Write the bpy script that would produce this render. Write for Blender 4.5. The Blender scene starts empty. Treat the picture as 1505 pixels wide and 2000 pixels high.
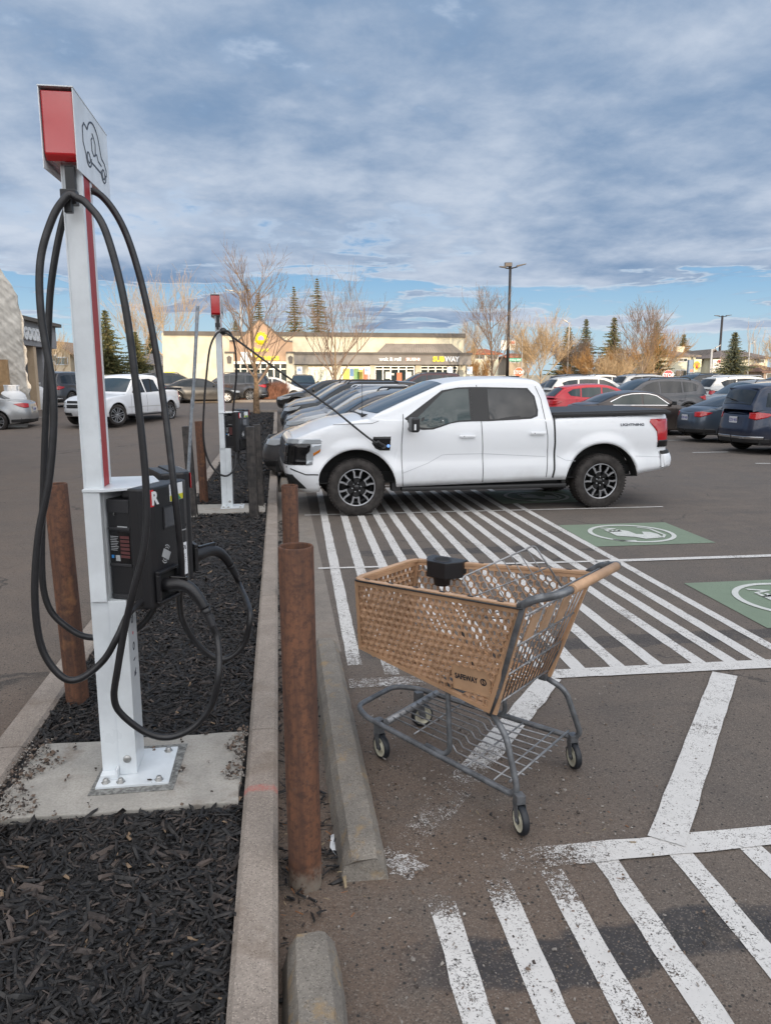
import bpy, bmesh, math, random
import numpy as np
from mathutils import Vector, Matrix
PI = math.pi
S = bpy.context.scene
C = S.collection
R = math.radians

EXPOSURE = 0.1
SUN_E = 3.5
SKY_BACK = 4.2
# ---------------------------------------------------------------- camera (lot frame: +Y runs along the kerb, +X into the stalls)
FPX, CAM_H, PITCH, YAW = 1450.0, 1.92, math.atan(262 / 1450.0), R(8.13)
cam_d = bpy.data.cameras.new('camera')
cam = bpy.data.objects.new('camera', cam_d); C.objects.link(cam)
cam.location = (0, 0, CAM_H)
cam.rotation_euler = (PI / 2 - PITCH, 0, -YAW)
cam_d.sensor_fit = 'VERTICAL'; cam_d.sensor_height = 24.0
cam_d.lens = 24.0 * FPX / 2000.0
cam_d.clip_start = 0.05; cam_d.clip_end = 3000
S.camera = cam
S.view_settings.view_transform = 'Standard'; S.view_settings.look = 'None'
S.view_settings.gamma = 1; S.view_settings.use_curve_mapping = False
S.view_settings.exposure = EXPOSURE
S.cycles.max_bounces = 6; S.cycles.transparent_max_bounces = 12
S.cycles.use_denoising = True

# ---------------------------------------------------------------- sun and sky
SUN_EL = R(5.0)
SUN_TRAVEL = Vector((-0.03, 0.999, 0)).normalized()      # horizontal way the light travels
sd = bpy.data.lights.new('sun', 'SUN'); sd.energy = SUN_E; sd.angle = R(0.5); sd.color = (1.0, 0.82, 0.61)
sun = bpy.data.objects.new('sun', sd); C.objects.link(sun)
trav = Vector((SUN_TRAVEL.x * math.cos(SUN_EL), SUN_TRAVEL.y * math.cos(SUN_EL), -math.sin(SUN_EL)))
sun.rotation_euler = trav.to_track_quat('-Z', 'Y').to_euler()
sun.location = (0, -20, 30)

class NT:
    """tiny node-tree writer"""
    def __init__(s, tree): s.t = tree; s.n = tree.nodes; s.l = tree.links
    def new(s, typ, **kw):
        n = s.n.new(typ)
        for k, v in kw.items(): setattr(n, k, v)
        return n
    def put(s, sock, v):
        if isinstance(v, bpy.types.NodeSocket): s.l.new(v, sock)
        elif isinstance(v, bpy.types.Node): s.l.new(v.outputs[0], sock)
        else:
            if hasattr(sock.default_value, '__len__') and not hasattr(v, '__len__'): v = [v] * len(sock.default_value)
            if hasattr(sock.default_value, '__len__') and len(sock.default_value) == 4 and len(v) == 3: v = list(v) + [1]
            sock.default_value = v
    def math(s, op, a, b=0.0, c=None, clamp=False):
        n = s.new('ShaderNodeMath', operation=op, use_clamp=clamp)
        s.put(n.inputs[0], a); s.put(n.inputs[1], b)
        if c is not None: s.put(n.inputs[2], c)
        return n.outputs[0]
    def vmath(s, op, a, b=(0, 0, 0)):
        n = s.new('ShaderNodeVectorMath', operation=op)
        s.put(n.inputs[0], a); s.put(n.inputs[1], b)
        return n.outputs['Value'] if op in ('DOT_PRODUCT', 'LENGTH', 'DISTANCE') else n.outputs[0]
    def noise(s, vec, scale, detail=4, rough=0.55, dist=0.0):
        n = s.new('ShaderNodeTexNoise'); s.put(n.inputs['Vector'], vec)
        s.put(n.inputs['Scale'], scale); s.put(n.inputs['Detail'], detail); s.put(n.inputs['Roughness'], rough); s.put(n.inputs['Distortion'], dist)
        return n.outputs['Fac']
    def voro(s, vec, scale, out='Distance', feature='F1'):
        n = s.new('ShaderNodeTexVoronoi', feature=feature); s.put(n.inputs['Vector'], vec); s.put(n.inputs['Scale'], scale)
        return n.outputs[out]
    def ramp(s, fac, lo, hi, a=0.0, b=1.0, smooth=True):
        n = s.new('ShaderNodeMapRange', interpolation_type='SMOOTHSTEP' if smooth else 'LINEAR')
        s.put(n.inputs['Value'], fac); s.put(n.inputs['From Min'], lo); s.put(n.inputs['From Max'], hi)
        s.put(n.inputs['To Min'], a); s.put(n.inputs['To Max'], b)
        return n.outputs[0]
    def mix(s, fac, a, b, mode='MIX'):
        n = s.new('ShaderNodeMix', data_type='RGBA', blend_type=mode)
        s.put(n.inputs[0], fac); s.put(n.inputs[6], a); s.put(n.inputs[7], b)
        return n.outputs[2]
    def sep(s, v):
        n = s.new('ShaderNodeSeparateXYZ'); s.put(n.inputs[0], v); return n.outputs
    def comb(s, x, y, z):
        n = s.new('ShaderNodeCombineXYZ'); s.put(n.inputs[0], x); s.put(n.inputs[1], y); s.put(n.inputs[2], z); return n.outputs[0]

W = bpy.data.worlds.new('World'); S.world = W; W.use_nodes = True
t = NT(W.node_tree); t.n.clear()
wo = t.new('ShaderNodeOutputWorld'); bg = t.new('ShaderNodeBackground'); t.l.new(bg.outputs[0], wo.inputs[0])
sky = t.new('ShaderNodeTexSky', sky_type='NISHITA'); sky.sun_disc = False
sky.sun_elevation = SUN_EL
sky.sun_rotation = math.atan2(-SUN_TRAVEL.x, -SUN_TRAVEL.y)
sky.air_density = 1.0; sky.dust_density = 0.4; sky.ozone_density = 2.0
tc = t.new('ShaderNodeTexCoord'); d = tc.outputs['Generated']
dx, dy, dz = t.sep(d)
el = t.math('MAXIMUM', dz, 0.0)
k = t.math('DIVIDE', 1.0, t.math('ADD', el, 0.17))
p = t.comb(t.math('MULTIPLY', dx, k), t.math('MULTIPLY', dy, k), 0.0)
n1 = t.noise(p, 1.25, 5, 0.55, 0.2)
n2 = t.noise(t.vmath('ADD', p, (7.3, 2.1, 0)), 3.6, 6, 0.6, 0.15)
n3 = t.noise(t.vmath('ADD', p, (1.7, 9.4, 0)), 0.95, 4, 0.5, 0.3)
n4 = t.noise(t.vmath('ADD', p, (-4.7, 3.9, 0)), 9.5, 5, 0.6, 0.2)
dens = t.math('ADD', t.math('MULTIPLY', n1, 0.58), t.math('ADD', t.math('MULTIPLY', n2, 0.28), t.math('MULTIPLY', n4, 0.14)))
bias = t.math('ADD', t.ramp(el, 0.045, 0.165, -0.13, 0.12), t.ramp(el, 0.17, 0.24, 0.0, 0.07))
n5 = t.noise(t.comb(t.math('MULTIPLY', dx, 4.0), t.math('MULTIPLY', dy, 4.0), t.math('MULTIPLY', dz, 30.0)), 1.0, 5, 0.6, 0.3)
lowb = t.math('MULTIPLY', t.ramp(el, 0.03, 0.07), t.ramp(el, 0.18, 0.12))
bias = t.math('ADD', bias, t.math('MULTIPLY', lowb, t.math('MULTIPLY', t.math('SUBTRACT', n5, 0.45), 1.9)))
# streaks of cloud reach lower to the right-hand side
bias = t.math('ADD', bias, t.ramp(dx, 0.02, 0.45, -0.035, 0.03))
cov = t.ramp(t.math('ADD', dens, bias), 0.44, 0.63)
shade = t.ramp(t.math('ADD', t.math('MULTIPLY', n3, 0.58), t.math('ADD', t.math('MULTIPLY', n2, 0.32), t.math('MULTIPLY', n4, 0.10))), 0.36, 0.66)
c_dark = (0.195, 0.300, 0.465); c_lite = (0.56, 0.63, 0.74)
cc = t.mix(shade, c_dark, c_lite)
# thin cloud edges catch more light
edge = t.math('MULTIPLY', t.ramp(cov, 0.15, 0.65), t.ramp(cov, 1.0, 0.6))
cc = t.mix(t.math('MULTIPLY', edge, 0.65), cc, (0.74, 0.76, 0.80))
skyc = t.vmath('MULTIPLY', sky.outputs[0], (0.12, 0.12, 0.12))
blue = t.mix(t.ramp(el, 0.0, 0.20), (0.52, 0.73, 0.88), (0.13, 0.36, 0.70))
skyc = t.mix(0.18, blue, skyc)
col = t.mix(cov, skyc, cc)
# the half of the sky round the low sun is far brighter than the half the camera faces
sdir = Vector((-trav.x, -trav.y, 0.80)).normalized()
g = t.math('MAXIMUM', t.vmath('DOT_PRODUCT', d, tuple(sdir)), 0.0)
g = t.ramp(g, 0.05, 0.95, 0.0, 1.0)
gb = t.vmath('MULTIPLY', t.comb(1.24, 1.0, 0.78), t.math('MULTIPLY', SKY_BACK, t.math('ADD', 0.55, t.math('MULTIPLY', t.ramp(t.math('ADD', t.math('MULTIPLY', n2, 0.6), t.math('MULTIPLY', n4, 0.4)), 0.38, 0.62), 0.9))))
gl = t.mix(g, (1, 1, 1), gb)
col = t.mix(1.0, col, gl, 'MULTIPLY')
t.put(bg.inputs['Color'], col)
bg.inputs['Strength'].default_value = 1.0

# ---------------------------------------------------------------- helpers
def ground_z(x, y):
    s_ = min(1, max(0, (y - 23) / 14)); s_ = s_ * s_ * (3 - 2 * s_)
    return 0.45 * s_
def ray(px, py):
    a = (px - 752.5) / FPX; b = -(py - 1000) / FPX
    Y = math.cos(PITCH) + math.sin(PITCH) * b; Z = -math.sin(PITCH) + math.cos(PITCH) * b
    return Vector((a * math.cos(YAW) + Y * math.sin(YAW), -a * math.sin(YAW) + Y * math.cos(YAW), Z))
def at(px, py, z=0.0):
    r = ray(px, py); k_ = (z - CAM_H) / r.z
    return Vector((r.x * k_, r.y * k_, z))
def aty(px, py, y):
    r = ray(px, py); k_ = y / r.y
    return Vector((r.x * k_, y, CAM_H + r.z * k_))
def far(px, depth):
    """ground point below photo column px at a given distance along the view"""
    X = (px - 752.5) / FPX * depth
    x = X * math.cos(YAW) + depth * math.sin(YAW); y = -X * math.sin(YAW) + depth * math.cos(YAW)
    return Vector((x, y, ground_z(x, y)))

def tag(o, label=None, cat=None, group=None, kind=None):
    if label: o['label'] = label
    if cat: o['category'] = cat
    if group: o['group'] = group
    if kind: o['kind'] = kind
    return o
def thing(name, label, cat, loc=(0, 0, 0), rz=0.0, group=None):
    o = bpy.data.objects.new(name, None); C.objects.link(o)
    o.location = loc; o.rotation_euler = (0, 0, rz); o.empty_display_size = 0.2
    return tag(o, label, cat, group)
def copy_tree(o, parent=None, kids=None):
    if kids is None:
        kids = {}
        for q in bpy.data.objects:
            if q.parent: kids.setdefault(q.parent.name, []).append(q)
    c = o.copy(); C.objects.link(c)
    if parent is not None: c.parent = parent
    for ch in kids.get(o.name, []): copy_tree(ch, c, kids)
    return c

class MB:
    def __init__(s): s.v = []; s.f = []; s.m = []; s.sm = []
    def add(s, vs, fs, mi=0, smooth=False):
        b = len(s.v); s.v += [tuple(q) for q in vs]
        s.f += [tuple(b + i for i in f) for f in fs]; s.m += [mi] * len(fs); s.sm += [smooth] * len(fs)
        return s
    def box(s, lo, hi, mi=0, M=None):
        x0, y0, z0 = lo; x1, y1, z1 = hi
        vs = [(x0, y0, z0), (x1, y0, z0), (x1, y1, z0), (x0, y1, z0), (x0, y0, z1), (x1, y0, z1), (x1, y1, z1), (x0, y1, z1)]
        if M is not None: vs = [M @ Vector(q) for q in vs]
        return s.add(vs, [(0, 3, 2, 1), (4, 5, 6, 7), (0, 1, 5, 4), (1, 2, 6, 5), (2, 3, 7, 6), (3, 0, 4, 7)], mi)
    def prism(s, poly, z0, z1, mi=0, M=None, axis='z'):
        """poly in a plane, pushed along an axis from z0 to z1"""
        n = len(poly)
        def P(q, h):
            if axis == 'z': r_ = (q[0], q[1], h)
            elif axis == 'y': r_ = (q[0], h, q[1])
            else: r_ = (h, q[0], q[1])
            return M @ Vector(r_) if M is not None else r_
        vs = [P(q, z0) for q in poly] + [P(q, z1) for q in poly]
        fs = [tuple(reversed(range(n))), tuple(range(n, 2 * n))] + [(i, (i + 1) % n, n + (i + 1) % n, n + i) for i in range(n)]
        return s.add(vs, fs, mi)
    def tube(s, pts, r, n=8, mi=0, caps=True, closed=False, smooth=True):
        pts = [Vector(q) for q in pts]; m = len(pts)
        rs = list(r) if hasattr(r, '__len__') else [r] * m
        tans = []
        for i in range(m):
            if closed: a_, b_ = pts[(i - 1) % m], pts[(i + 1) % m]
            else: a_, b_ = pts[max(0, i - 1)], pts[min(m - 1, i + 1)]
            tv = (b_ - a_); tans.append(tv.normalized() if tv.length > 1e-9 else Vector((0, 0, 1)))
        up = Vector((0, 0, 1)) if abs(tans[0].z) < 0.9 else Vector((1, 0, 0))
        nrm = (up - tans[0] * up.dot(tans[0])).normalized()
        vs = []
        for i in range(m):
            nrm = nrm - tans[i] * nrm.dot(tans[i])
            nrm = nrm.normalized() if nrm.length > 1e-6 else Vector((1, 0, 0))
            bn = tans[i].cross(nrm)
            for k_ in range(n):
                a = 2 * PI * k_ / n
                vs.append(pts[i] + (nrm * math.cos(a) + bn * math.sin(a)) * rs[i])
        fs = []
        for i in range(m - (0 if closed else 1)):
            j = (i + 1) % m
            for k_ in range(n):
                fs.append((i * n + k_, i * n + (k_ + 1) % n, j * n + (k_ + 1) % n, j * n + k_))
        s.add(vs, fs, mi, smooth)
        if caps and not closed:
            b = len(s.v) - len(vs)
            s.f += [tuple(b + k_ for k_ in reversed(range(n))), tuple(b + (m - 1) * n + k_ for k_ in range(n))]
            s.m += [mi] * 2; s.sm += [False] * 2
        return s
    def lathe(s, prof, n=32, mi=0, axis='y', M=None, smooth=True):
        """prof: (radius, along-axis)"""
        vs = []
        for (r_, h) in prof:
            for k_ in range(n):
                a = 2 * PI * k_ / n; c_, s_ = r_ * math.cos(a), r_ * math.sin(a)
                q = (c_, h, s_) if axis == 'y' else ((c_, s_, h) if axis == 'z' else (h, c_, s_))
                vs.append(M @ Vector(q) if M is not None else q)
        fs = []
        for i in range(len(prof) - 1):
            for k_ in range(n):
                fs.append((i * n + k_, i * n + (k_ + 1) % n, (i + 1) * n + (k_ + 1) % n, (i + 1) * n + k_))
        return s.add(vs, fs, mi, smooth)
    def build(s, name, mat, parent=None, smooth=None, fix=True, bevel=0.0):
        me = bpy.data.meshes.new(name)
        me.from_pydata(s.v, [], s.f)
        mats = mat if isinstance(mat, (list, tuple)) else [mat]
        for q in mats: me.materials.append(q)
        me.polygons.foreach_set('material_index', s.m)
        me.polygons.foreach_set('use_smooth', s.sm if smooth is None else [smooth] * len(s.f))
        if fix or bevel > 0:
            bm = bmesh.new(); bm.from_mesh(me)
            if fix: bmesh.ops.recalc_face_normals(bm, faces=bm.faces)
            if bevel > 0:
                es = [e for e in bm.edges if len(e.link_faces) == 2 and e.calc_face_angle(0) > 0.6]
                bmesh.ops.bevel(bm, geom=es, offset=bevel, segments=2, affect='EDGES', profile=0.6, clamp_overlap=True)
            bm.to_mesh(me); bm.free()
        me.update()
        o = bpy.data.objects.new(name, me); C.objects.link(o)
        if parent is not None: o.parent = parent
        return o

def spline(pts, per=8, closed=False):
    pts = [Vector(q) for q in pts]; n = len(pts); out = []
    for i in range(n if closed else n - 1):
        if closed: p0, p1, p2, p3 = pts[(i - 1) % n], pts[i], pts[(i + 1) % n], pts[(i + 2) % n]
        else: p0, p1, p2, p3 = pts[max(0, i - 1)], pts[i], pts[i + 1], pts[min(n - 1, i + 2)]
        for k_ in range(per):
            u = k_ / per
            out.append(0.5 * ((2 * p1) + (p2 - p0) * u + (2 * p0 - 5 * p1 + 4 * p2 - p3) * u * u + (3 * p1 - p0 - 3 * p2 + p3) * u ** 3))
    if not closed: out.append(pts[-1])
    return out
def fillet(pts, r, seg=4):
    """round the corners of a 3-D polyline"""
    pts = [Vector(q) for q in pts]; out = [pts[0]]
    for i in range(1, len(pts) - 1):
        a, b, c = pts[i - 1], pts[i], pts[i + 1]
        rr = min(r, (a - b).length * 0.45, (c - b).length * 0.45)
        p0 = b + (a - b).normalized() * rr; p2 = b + (c - b).normalized() * rr
        for k_ in range(seg + 1):
            u = k_ / seg; out.append(p0 * (1 - u) ** 2 + b * 2 * u * (1 - u) + p2 * u * u)
    out.append(pts[-1]); return out
def lerp(a, b, u): return a + (b - a) * u
def pw(tab, x):
    """piecewise linear table"""
    if x <= tab[0][0]: return tab[0][1]
    for (x0, y0), (x1, y1) in zip(tab, tab[1:]):
        if x <= x1: return y0 + (y1 - y0) * (x - x0) / (x1 - x0) if x1 > x0 else y1
    return tab[-1][1]
def pws(tab, x):
    """same, eased with a little smoothing"""
    h = 0.05
    return (pw(tab, x - h) + 2 * pw(tab, x) + pw(tab, x + h)) / 4

_txt = {}
def text_mb(s_, size, M, depth=0.002, mb=None, mi=0, bold=0.0, align='CENTER', sx=1.0):
    """lettering as real thin geometry; local x right, y up, z out of the surface"""
    key = (s_, bold)
    if key not in _txt:
        cu = bpy.data.curves.new('lettering', 'FONT'); cu.body = s_; cu.size = 1.0; cu.extrude = 0.5; cu.offset = bold
        cu.align_x = 'LEFT'; cu.resolution_u = 3
        ob = bpy.data.objects.new('lettering', cu); C.objects.link(ob)
        dg = bpy.context.evaluated_depsgraph_get(); dg.update()
        me = bpy.data.meshes.new_from_object(ob.evaluated_get(dg))
        vs = [tuple(v.co) for v in me.vertices]; fs = [tuple(p_.vertices) for p_ in me.polygons]
        C.objects.unlink(ob); bpy.data.objects.remove(ob); bpy.data.curves.remove(cu); bpy.data.meshes.remove(me)
        _txt[key] = (vs, fs)
    vs, fs = _txt[key]
    x0 = min(v[0] for v in vs); x1 = max(v[0] for v in vs); y0 = min(v[1] for v in vs); y1 = max(v[1] for v in vs)
    sc = size / 0.7
    ox = (x0 + x1) / 2 if align == 'CENTER' else x0
    oy = 0.34
    mb = mb or MB()
    mb.add([M @ Vector(((v[0] - ox) * sc * sx, (v[1] - oy) * sc, (v[2] + 0.5) * depth)) for v in vs], fs, mi)
    return mb
def basis(origin, xdir, ydir):
    x = Vector(xdir).normalized(); y = Vector(ydir); y = (y - x * y.dot(x)).normalized(); z = x.cross(y)
    M = Matrix((x, y, z)).transposed().to_4x4(); M.translation = Vector(origin); return M
def ribbon(mb, pts, w, M, depth=0.002, mi=0, closed=False):
    """flat stroke following a 2-D polyline on the plane M"""
    pts = [Vector((q[0], q[1], 0)) for q in pts]; n = len(pts); vs = []; 
    for i in range(n):
        a_ = pts[(i - 1) % n] if (closed or i > 0) else pts[i]; b_ = pts[(i + 1) % n] if (closed or i < n - 1) else pts[i]
        d_ = (b_ - a_).normalized(); nn = Vector((-d_.y, d_.x, 0)) * w / 2
        for h in (0, depth):
            vs += [M @ (pts[i] + nn + Vector((0, 0, h))), M @ (pts[i] - nn + Vector((0, 0, h)))]
    fs = []
    for i in range(n if closed else n - 1):
        a_ = 4 * i; b_ = 4 * ((i + 1) % n)
        fs += [(a_ + 2, a_ + 3, b_ + 3, b_ + 2), (a_, b_, b_ + 1, a_ + 1), (a_, a_ + 2, b_ + 2, b_), (a_ + 1, b_ + 1, b_ + 3, a_ + 3)]
    mb.add(vs, fs, mi)

# ---------------------------------------------------------------- materials
def mat(name, col, rough=0.5, metal=0.0, var=0.0, vscale=6.0, bump=0.0, bscale=60.0, coat=0.0, col2=None, spec=0.5, emit=None, estr=0.0, space='Object'):
    m = bpy.data.materials.new(name); m.use_nodes = True; T = NT(m.node_tree)
    b = T.n['Principled BSDF']
    T.put(b.inputs['Base Color'], col); b.inputs['Roughness'].default_value = rough; b.inputs['Metallic'].default_value = metal
    b.inputs['Specular IOR Level'].default_value = spec
    if coat: b.inputs['Coat Weight'].default_value = coat; b.inputs['Coat Roughness'].default_value = 0.06
    v = T.new('ShaderNodeTexCoord').outputs[space]
    if var or col2:
        nz = T.noise(v, vscale, 5, 0.6)
        c2 = col2 or tuple(c_ * (1 - var) for c_ in col)
        c1 = col if col2 else tuple(min(1, c_ * (1 + var * 0.6)) for c_ in col)
        T.put(b.inputs['Base Color'], T.mix(T.ramp(nz, 0.35, 0.65), c1, c2))
        T.put(b.inputs['Roughness'], T.ramp(nz, 0.3, 0.7, max(0, rough - 0.08), min(1, rough + 0.08)))
    if bump:
        bn = T.new('ShaderNodeBump'); bn.inputs['Strength'].default_value = bump; bn.inputs['Distance'].default_value = 0.01
        T.put(bn.inputs['Height'], T.noise(v, bscale, 4, 0.6)); T.l.new(bn.outputs[0], b.inputs['Normal'])
    if emit: T.put(b.inputs['Emission Color'], emit); b.inputs['Emission Strength'].default_value = estr
    return m
def mat_asphalt():
    m = bpy.data.materials.new('asphalt'); m.use_nodes = True; T = NT(m.node_tree); b = T.n['Principled BSDF']
    pos = T.new('ShaderNodeNewGeometry').outputs['Position']
    x, y, z = T.sep(pos)
    big = T.noise(pos, 0.35, 5, 0.6); mid = T.noise(pos, 2.2, 6, 0.65); fine = T.noise(pos, 55, 4, 0.7); vfine = T.noise(pos, 190, 3, 0.7)
    base = T.mix(T.ramp(mid, 0.3, 0.7), (0.098, 0.081, 0.069), (0.142, 0.117, 0.099))
    base = T.mix(T.math('MULTIPLY', T.ramp(big, 0.35, 0.7), 0.5), base, (0.105, 0.094, 0.086))
    # brown grit gathered against the wheel stops and under the cart
    dirt = T.math('MULTIPLY', T.ramp(x, 2.2, 0.3), T.math('MULTIPLY', T.ramp(y, 5.4, 3.8), T.ramp(T.noise(pos, 1.6, 6, 0.7), 0.30, 0.56)))
    base = T.mix(T.math('MULTIPLY', dirt, 0.85), base, (0.130, 0.092, 0.069))
    base = T.mix(T.math('MULTIPLY', T.ramp(x, -1.2, -2.2), T.ramp(T.noise(pos, 0.8, 6, 0.7), 0.3, 0.7, 0.2, 0.8)), base, (0.160, 0.124, 0.100))
    # tar-sealed cracks running square to the kerb
    wob = T.math('MULTIPLY', T.math('SUBTRACT', T.noise(pos, 1.6, 4, 0.6), 0.5), 0.28)
    ywob = T.math('ADD', y, wob)
    tar = None
    for (yc, w_, x0, x1, s_) in ((2.10, 0.10, 0.25, 30, 0.85), (4.95, 0.10, 0.4, 30, 0.7), (7.98, 0.13, 0.7, 3.0, 0.75)):
        dd = T.math('ABSOLUTE', T.math('SUBTRACT', ywob, yc))
        k_ = T.math('MULTIPLY', T.ramp(dd, w_ + 0.02, w_ - 0.01), T.math('MULTIPLY', T.ramp(x, x0, x0 + 0.35), T.ramp(x, x1 + 0.3, x1)))
        k_ = T.math('MULTIPLY', k_, T.ramp(T.noise(pos, 6, 4, 0.7), 0.30, 0.52, 0.25, s_))
        tar = k_ if tar is None else T.math('MAXIMUM', tar, k_)
    base = T.mix(tar, base, (0.026, 0.028, 0.034))
    # tyre and oil marks farther out
    oil = T.math('MULTIPLY', T.ramp(T.noise(T.vmath('MULTIPLY', pos, (0.5, 1.6, 1)), 0.9, 4, 0.6), 0.58, 0.75), 0.45)
    base = T.mix(oil, base, (0.06, 0.055, 0.053))
    # hairline cracks and worn tyre tracks
    wv = T.vmath('ADD', pos, T.comb(T.math('MULTIPLY', T.noise(pos, 1.3, 4, 0.6), 0.9), T.math('MULTIPLY', T.noise(pos, 1.7, 4, 0.6), 0.9), 0))
    ck = T.voro(wv, 0.30, 'Distance', 'DISTANCE_TO_EDGE')
    ck = T.math('MULTIPLY', T.ramp(ck, 0.0055, 0.0015), T.ramp(T.noise(pos, 0.5, 3, 0.5), 0.48, 0.56))
    base = T.mix(T.math('MULTIPLY', ck, 0.75), base, (0.03, 0.028, 0.027))
    trk = T.noise(T.vmath('MULTIPLY', pos, (0.15, 2.2, 1)), 1.0, 3, 0.5)
    base = T.mix(T.math('MULTIPLY', T.ramp(trk, 0.5, 0.68), T.math('MULTIPLY', T.ramp(x, 3.2, 5.0), 0.40)), base, (0.075, 0.067, 0.062))
    # aggregate
    vd = T.voro(pos, 210, 'Color'); sp = T.sep(vd)[0]
    base = T.mix(T.ramp(sp, 0.80, 0.92, 0, .5), base, T.mix(T.sep(vd)[1], (0.18, 0.155, 0.13), (0.25, 0.22, 0.19)))
    base = T.mix(T.ramp(sp, 0.20, 0.10, 0, .6), base, (0.045, 0.038, 0.033))
    vb = T.voro(pos, 62, 'Color'); sb = T.sep(vb)[0]
    base = T.mix(T.math('MULTIPLY', T.ramp(sb, 0.10, 0.05), T.ramp(T.voro(pos, 62), 0.45, 0.3)), base, (0.030, 0.028, 0.026))
    base = T.mix(T.ramp(fine, 0.3, 0.7, 0.0, 0.35), base, T.mix(1.0, base, (0.72, 0.70, 0.68), 'MULTIPLY'))
    T.put(b.inputs['Base Color'], base); T.put(b.inputs['Roughness'], T.ramp(mid, 0.3, 0.7, 0.78, 0.95))
    bn = T.new('ShaderNodeBump'); bn.inputs['Strength'].default_value = 0.55; bn.inputs['Distance'].default_value = 0.006
    T.put(bn.inputs['Height'], T.math('ADD', T.math('MULTIPLY', fine, 0.6), T.math('MULTIPLY', T.voro(pos, 120), 0.5)))
    T.l.new(bn.outputs[0], b.inputs['Normal'])
    return m
def mat_paint(name, col, wear=0.35, near_wear=True):
    m = bpy.data.materials.new(name); m.use_nodes = True; T = NT(m.node_tree); b = T.n['Principled BSDF']; out = T.n['Material Output']
    pos = T.new('ShaderNodeNewGeometry').outputs['Position']; x, y, z = T.sep(pos)
    n = T.noise(pos, 3.0, 5, 0.7); f = T.noise(pos, 150, 4, 0.8); g_ = T.noise(pos, 40, 5, 0.8)
    v = T.math('ADD', T.math('MULTIPLY', f, 0.50), T.math('ADD', T.math('MULTIPLY', g_, 0.30), T.math('MULTIPLY', n, 0.25)))
    thr = wear
    if near_wear:
        # rubbed away where grit lies thick by the wheel stop
        patch = T.math('MULTIPLY', T.ramp(x, 1.45, 0.9), T.math('MULTIPLY', T.ramp(y, 2.25, 2.5), T.ramp(y, 3.75, 3.0)))
        patch2 = T.math('MULTIPLY', T.ramp(x, 1.25, 0.85), T.math('MULTIPLY', T.ramp(y, 4.1, 4.3), T.ramp(y, 5.1, 4.5)))
        patch = T.math('MAXIMUM', patch, T.math('MULTIPLY', patch2, 0.7))
        thr = T.math('ADD', wear, T.math('MULTIPLY', patch, 0.115))
    a = T.ramp(v, thr, T.math('ADD', thr, 0.03))
    T.put(b.inputs['Base Color'], T.mix(T.ramp(n, 0.3, 0.7), col, tuple(c_ * 0.86 for c_ in col)))
    b.inputs['Roughness'].default_value = 0.75
    tr = T.new('ShaderNodeBsdfTransparent'); mx = T.new('ShaderNodeMixShader')
    T.put(mx.inputs[0], a); T.l.new(tr.outputs[0], mx.inputs[1]); T.l.new(b.outputs[0], mx.inputs[2]); T.l.new(mx.outputs[0], out.inputs[0])
    return m
def mat_concrete(name, c1, c2, dirt=(0.16, 0.12, 0.09), speck=True, dscale=3.0, damt=0.5, red=None):
    m = bpy.data.materials.new(name); m.use_nodes = True; T = NT(m.node_tree); b = T.n['Principled BSDF']
    pos = T.new('ShaderNodeNewGeometry').outputs['Position']
    n = T.noise(pos, 5, 6, 0.65); f = T.noise(pos, 90, 3, 0.7); dn = T.noise(pos, dscale, 6, 0.7, 0.2)
    col = T.mix(T.ramp(n, 0.3, 0.7), c1, c2)
    col = T.mix(T.ramp(f, 0.35, 0.7, 0.0, 0.4), col, tuple(q * 0.6 for q in c1))
    if speck:
        vc = T.sep(T.voro(pos, 260, 'Color'))
        col = T.mix(T.ramp(vc[0], 0.88, 0.93, 0, .45), col, tuple(min(1, q * 1.5) for q in c2))
        col = T.mix(T.ramp(vc[0], 0.10, 0.05, 0, .7), col, tuple(q * 0.45 for q in c1))
    col = T.mix(T.math('MULTIPLY', T.ramp(dn, 0.52, 0.68), damt), col, dirt)
    if red:
        x, y, z = T.sep(pos)
        dd = T.math('ABSOLUTE', T.math('SUBTRACT', T.math('ADD', y, T.math('MULTIPLY', T.noise(pos, 12, 3), 0.05)), red))
        col = T.mix(T.math('MULTIPLY', T.ramp(dd, 0.035, 0.008), T.ramp(f, 0.35, 0.6, 0.2, 0.75)), col, (0.42, 0.12, 0.10))
    T.put(b.inputs['Base Color'], col); b.inputs['Roughness'].default_value = 0.9
    bn = T.new('ShaderNodeBump'); bn.inputs['Strength'].default_value = 0.5; bn.inputs['Distance'].default_value = 0.004
    T.put(bn.inputs['Height'], T.math('ADD', f, T.math('MULTIPLY', n, 0.8))); T.l.new(bn.outputs[0], b.inputs['Normal'])
    return m
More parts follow.
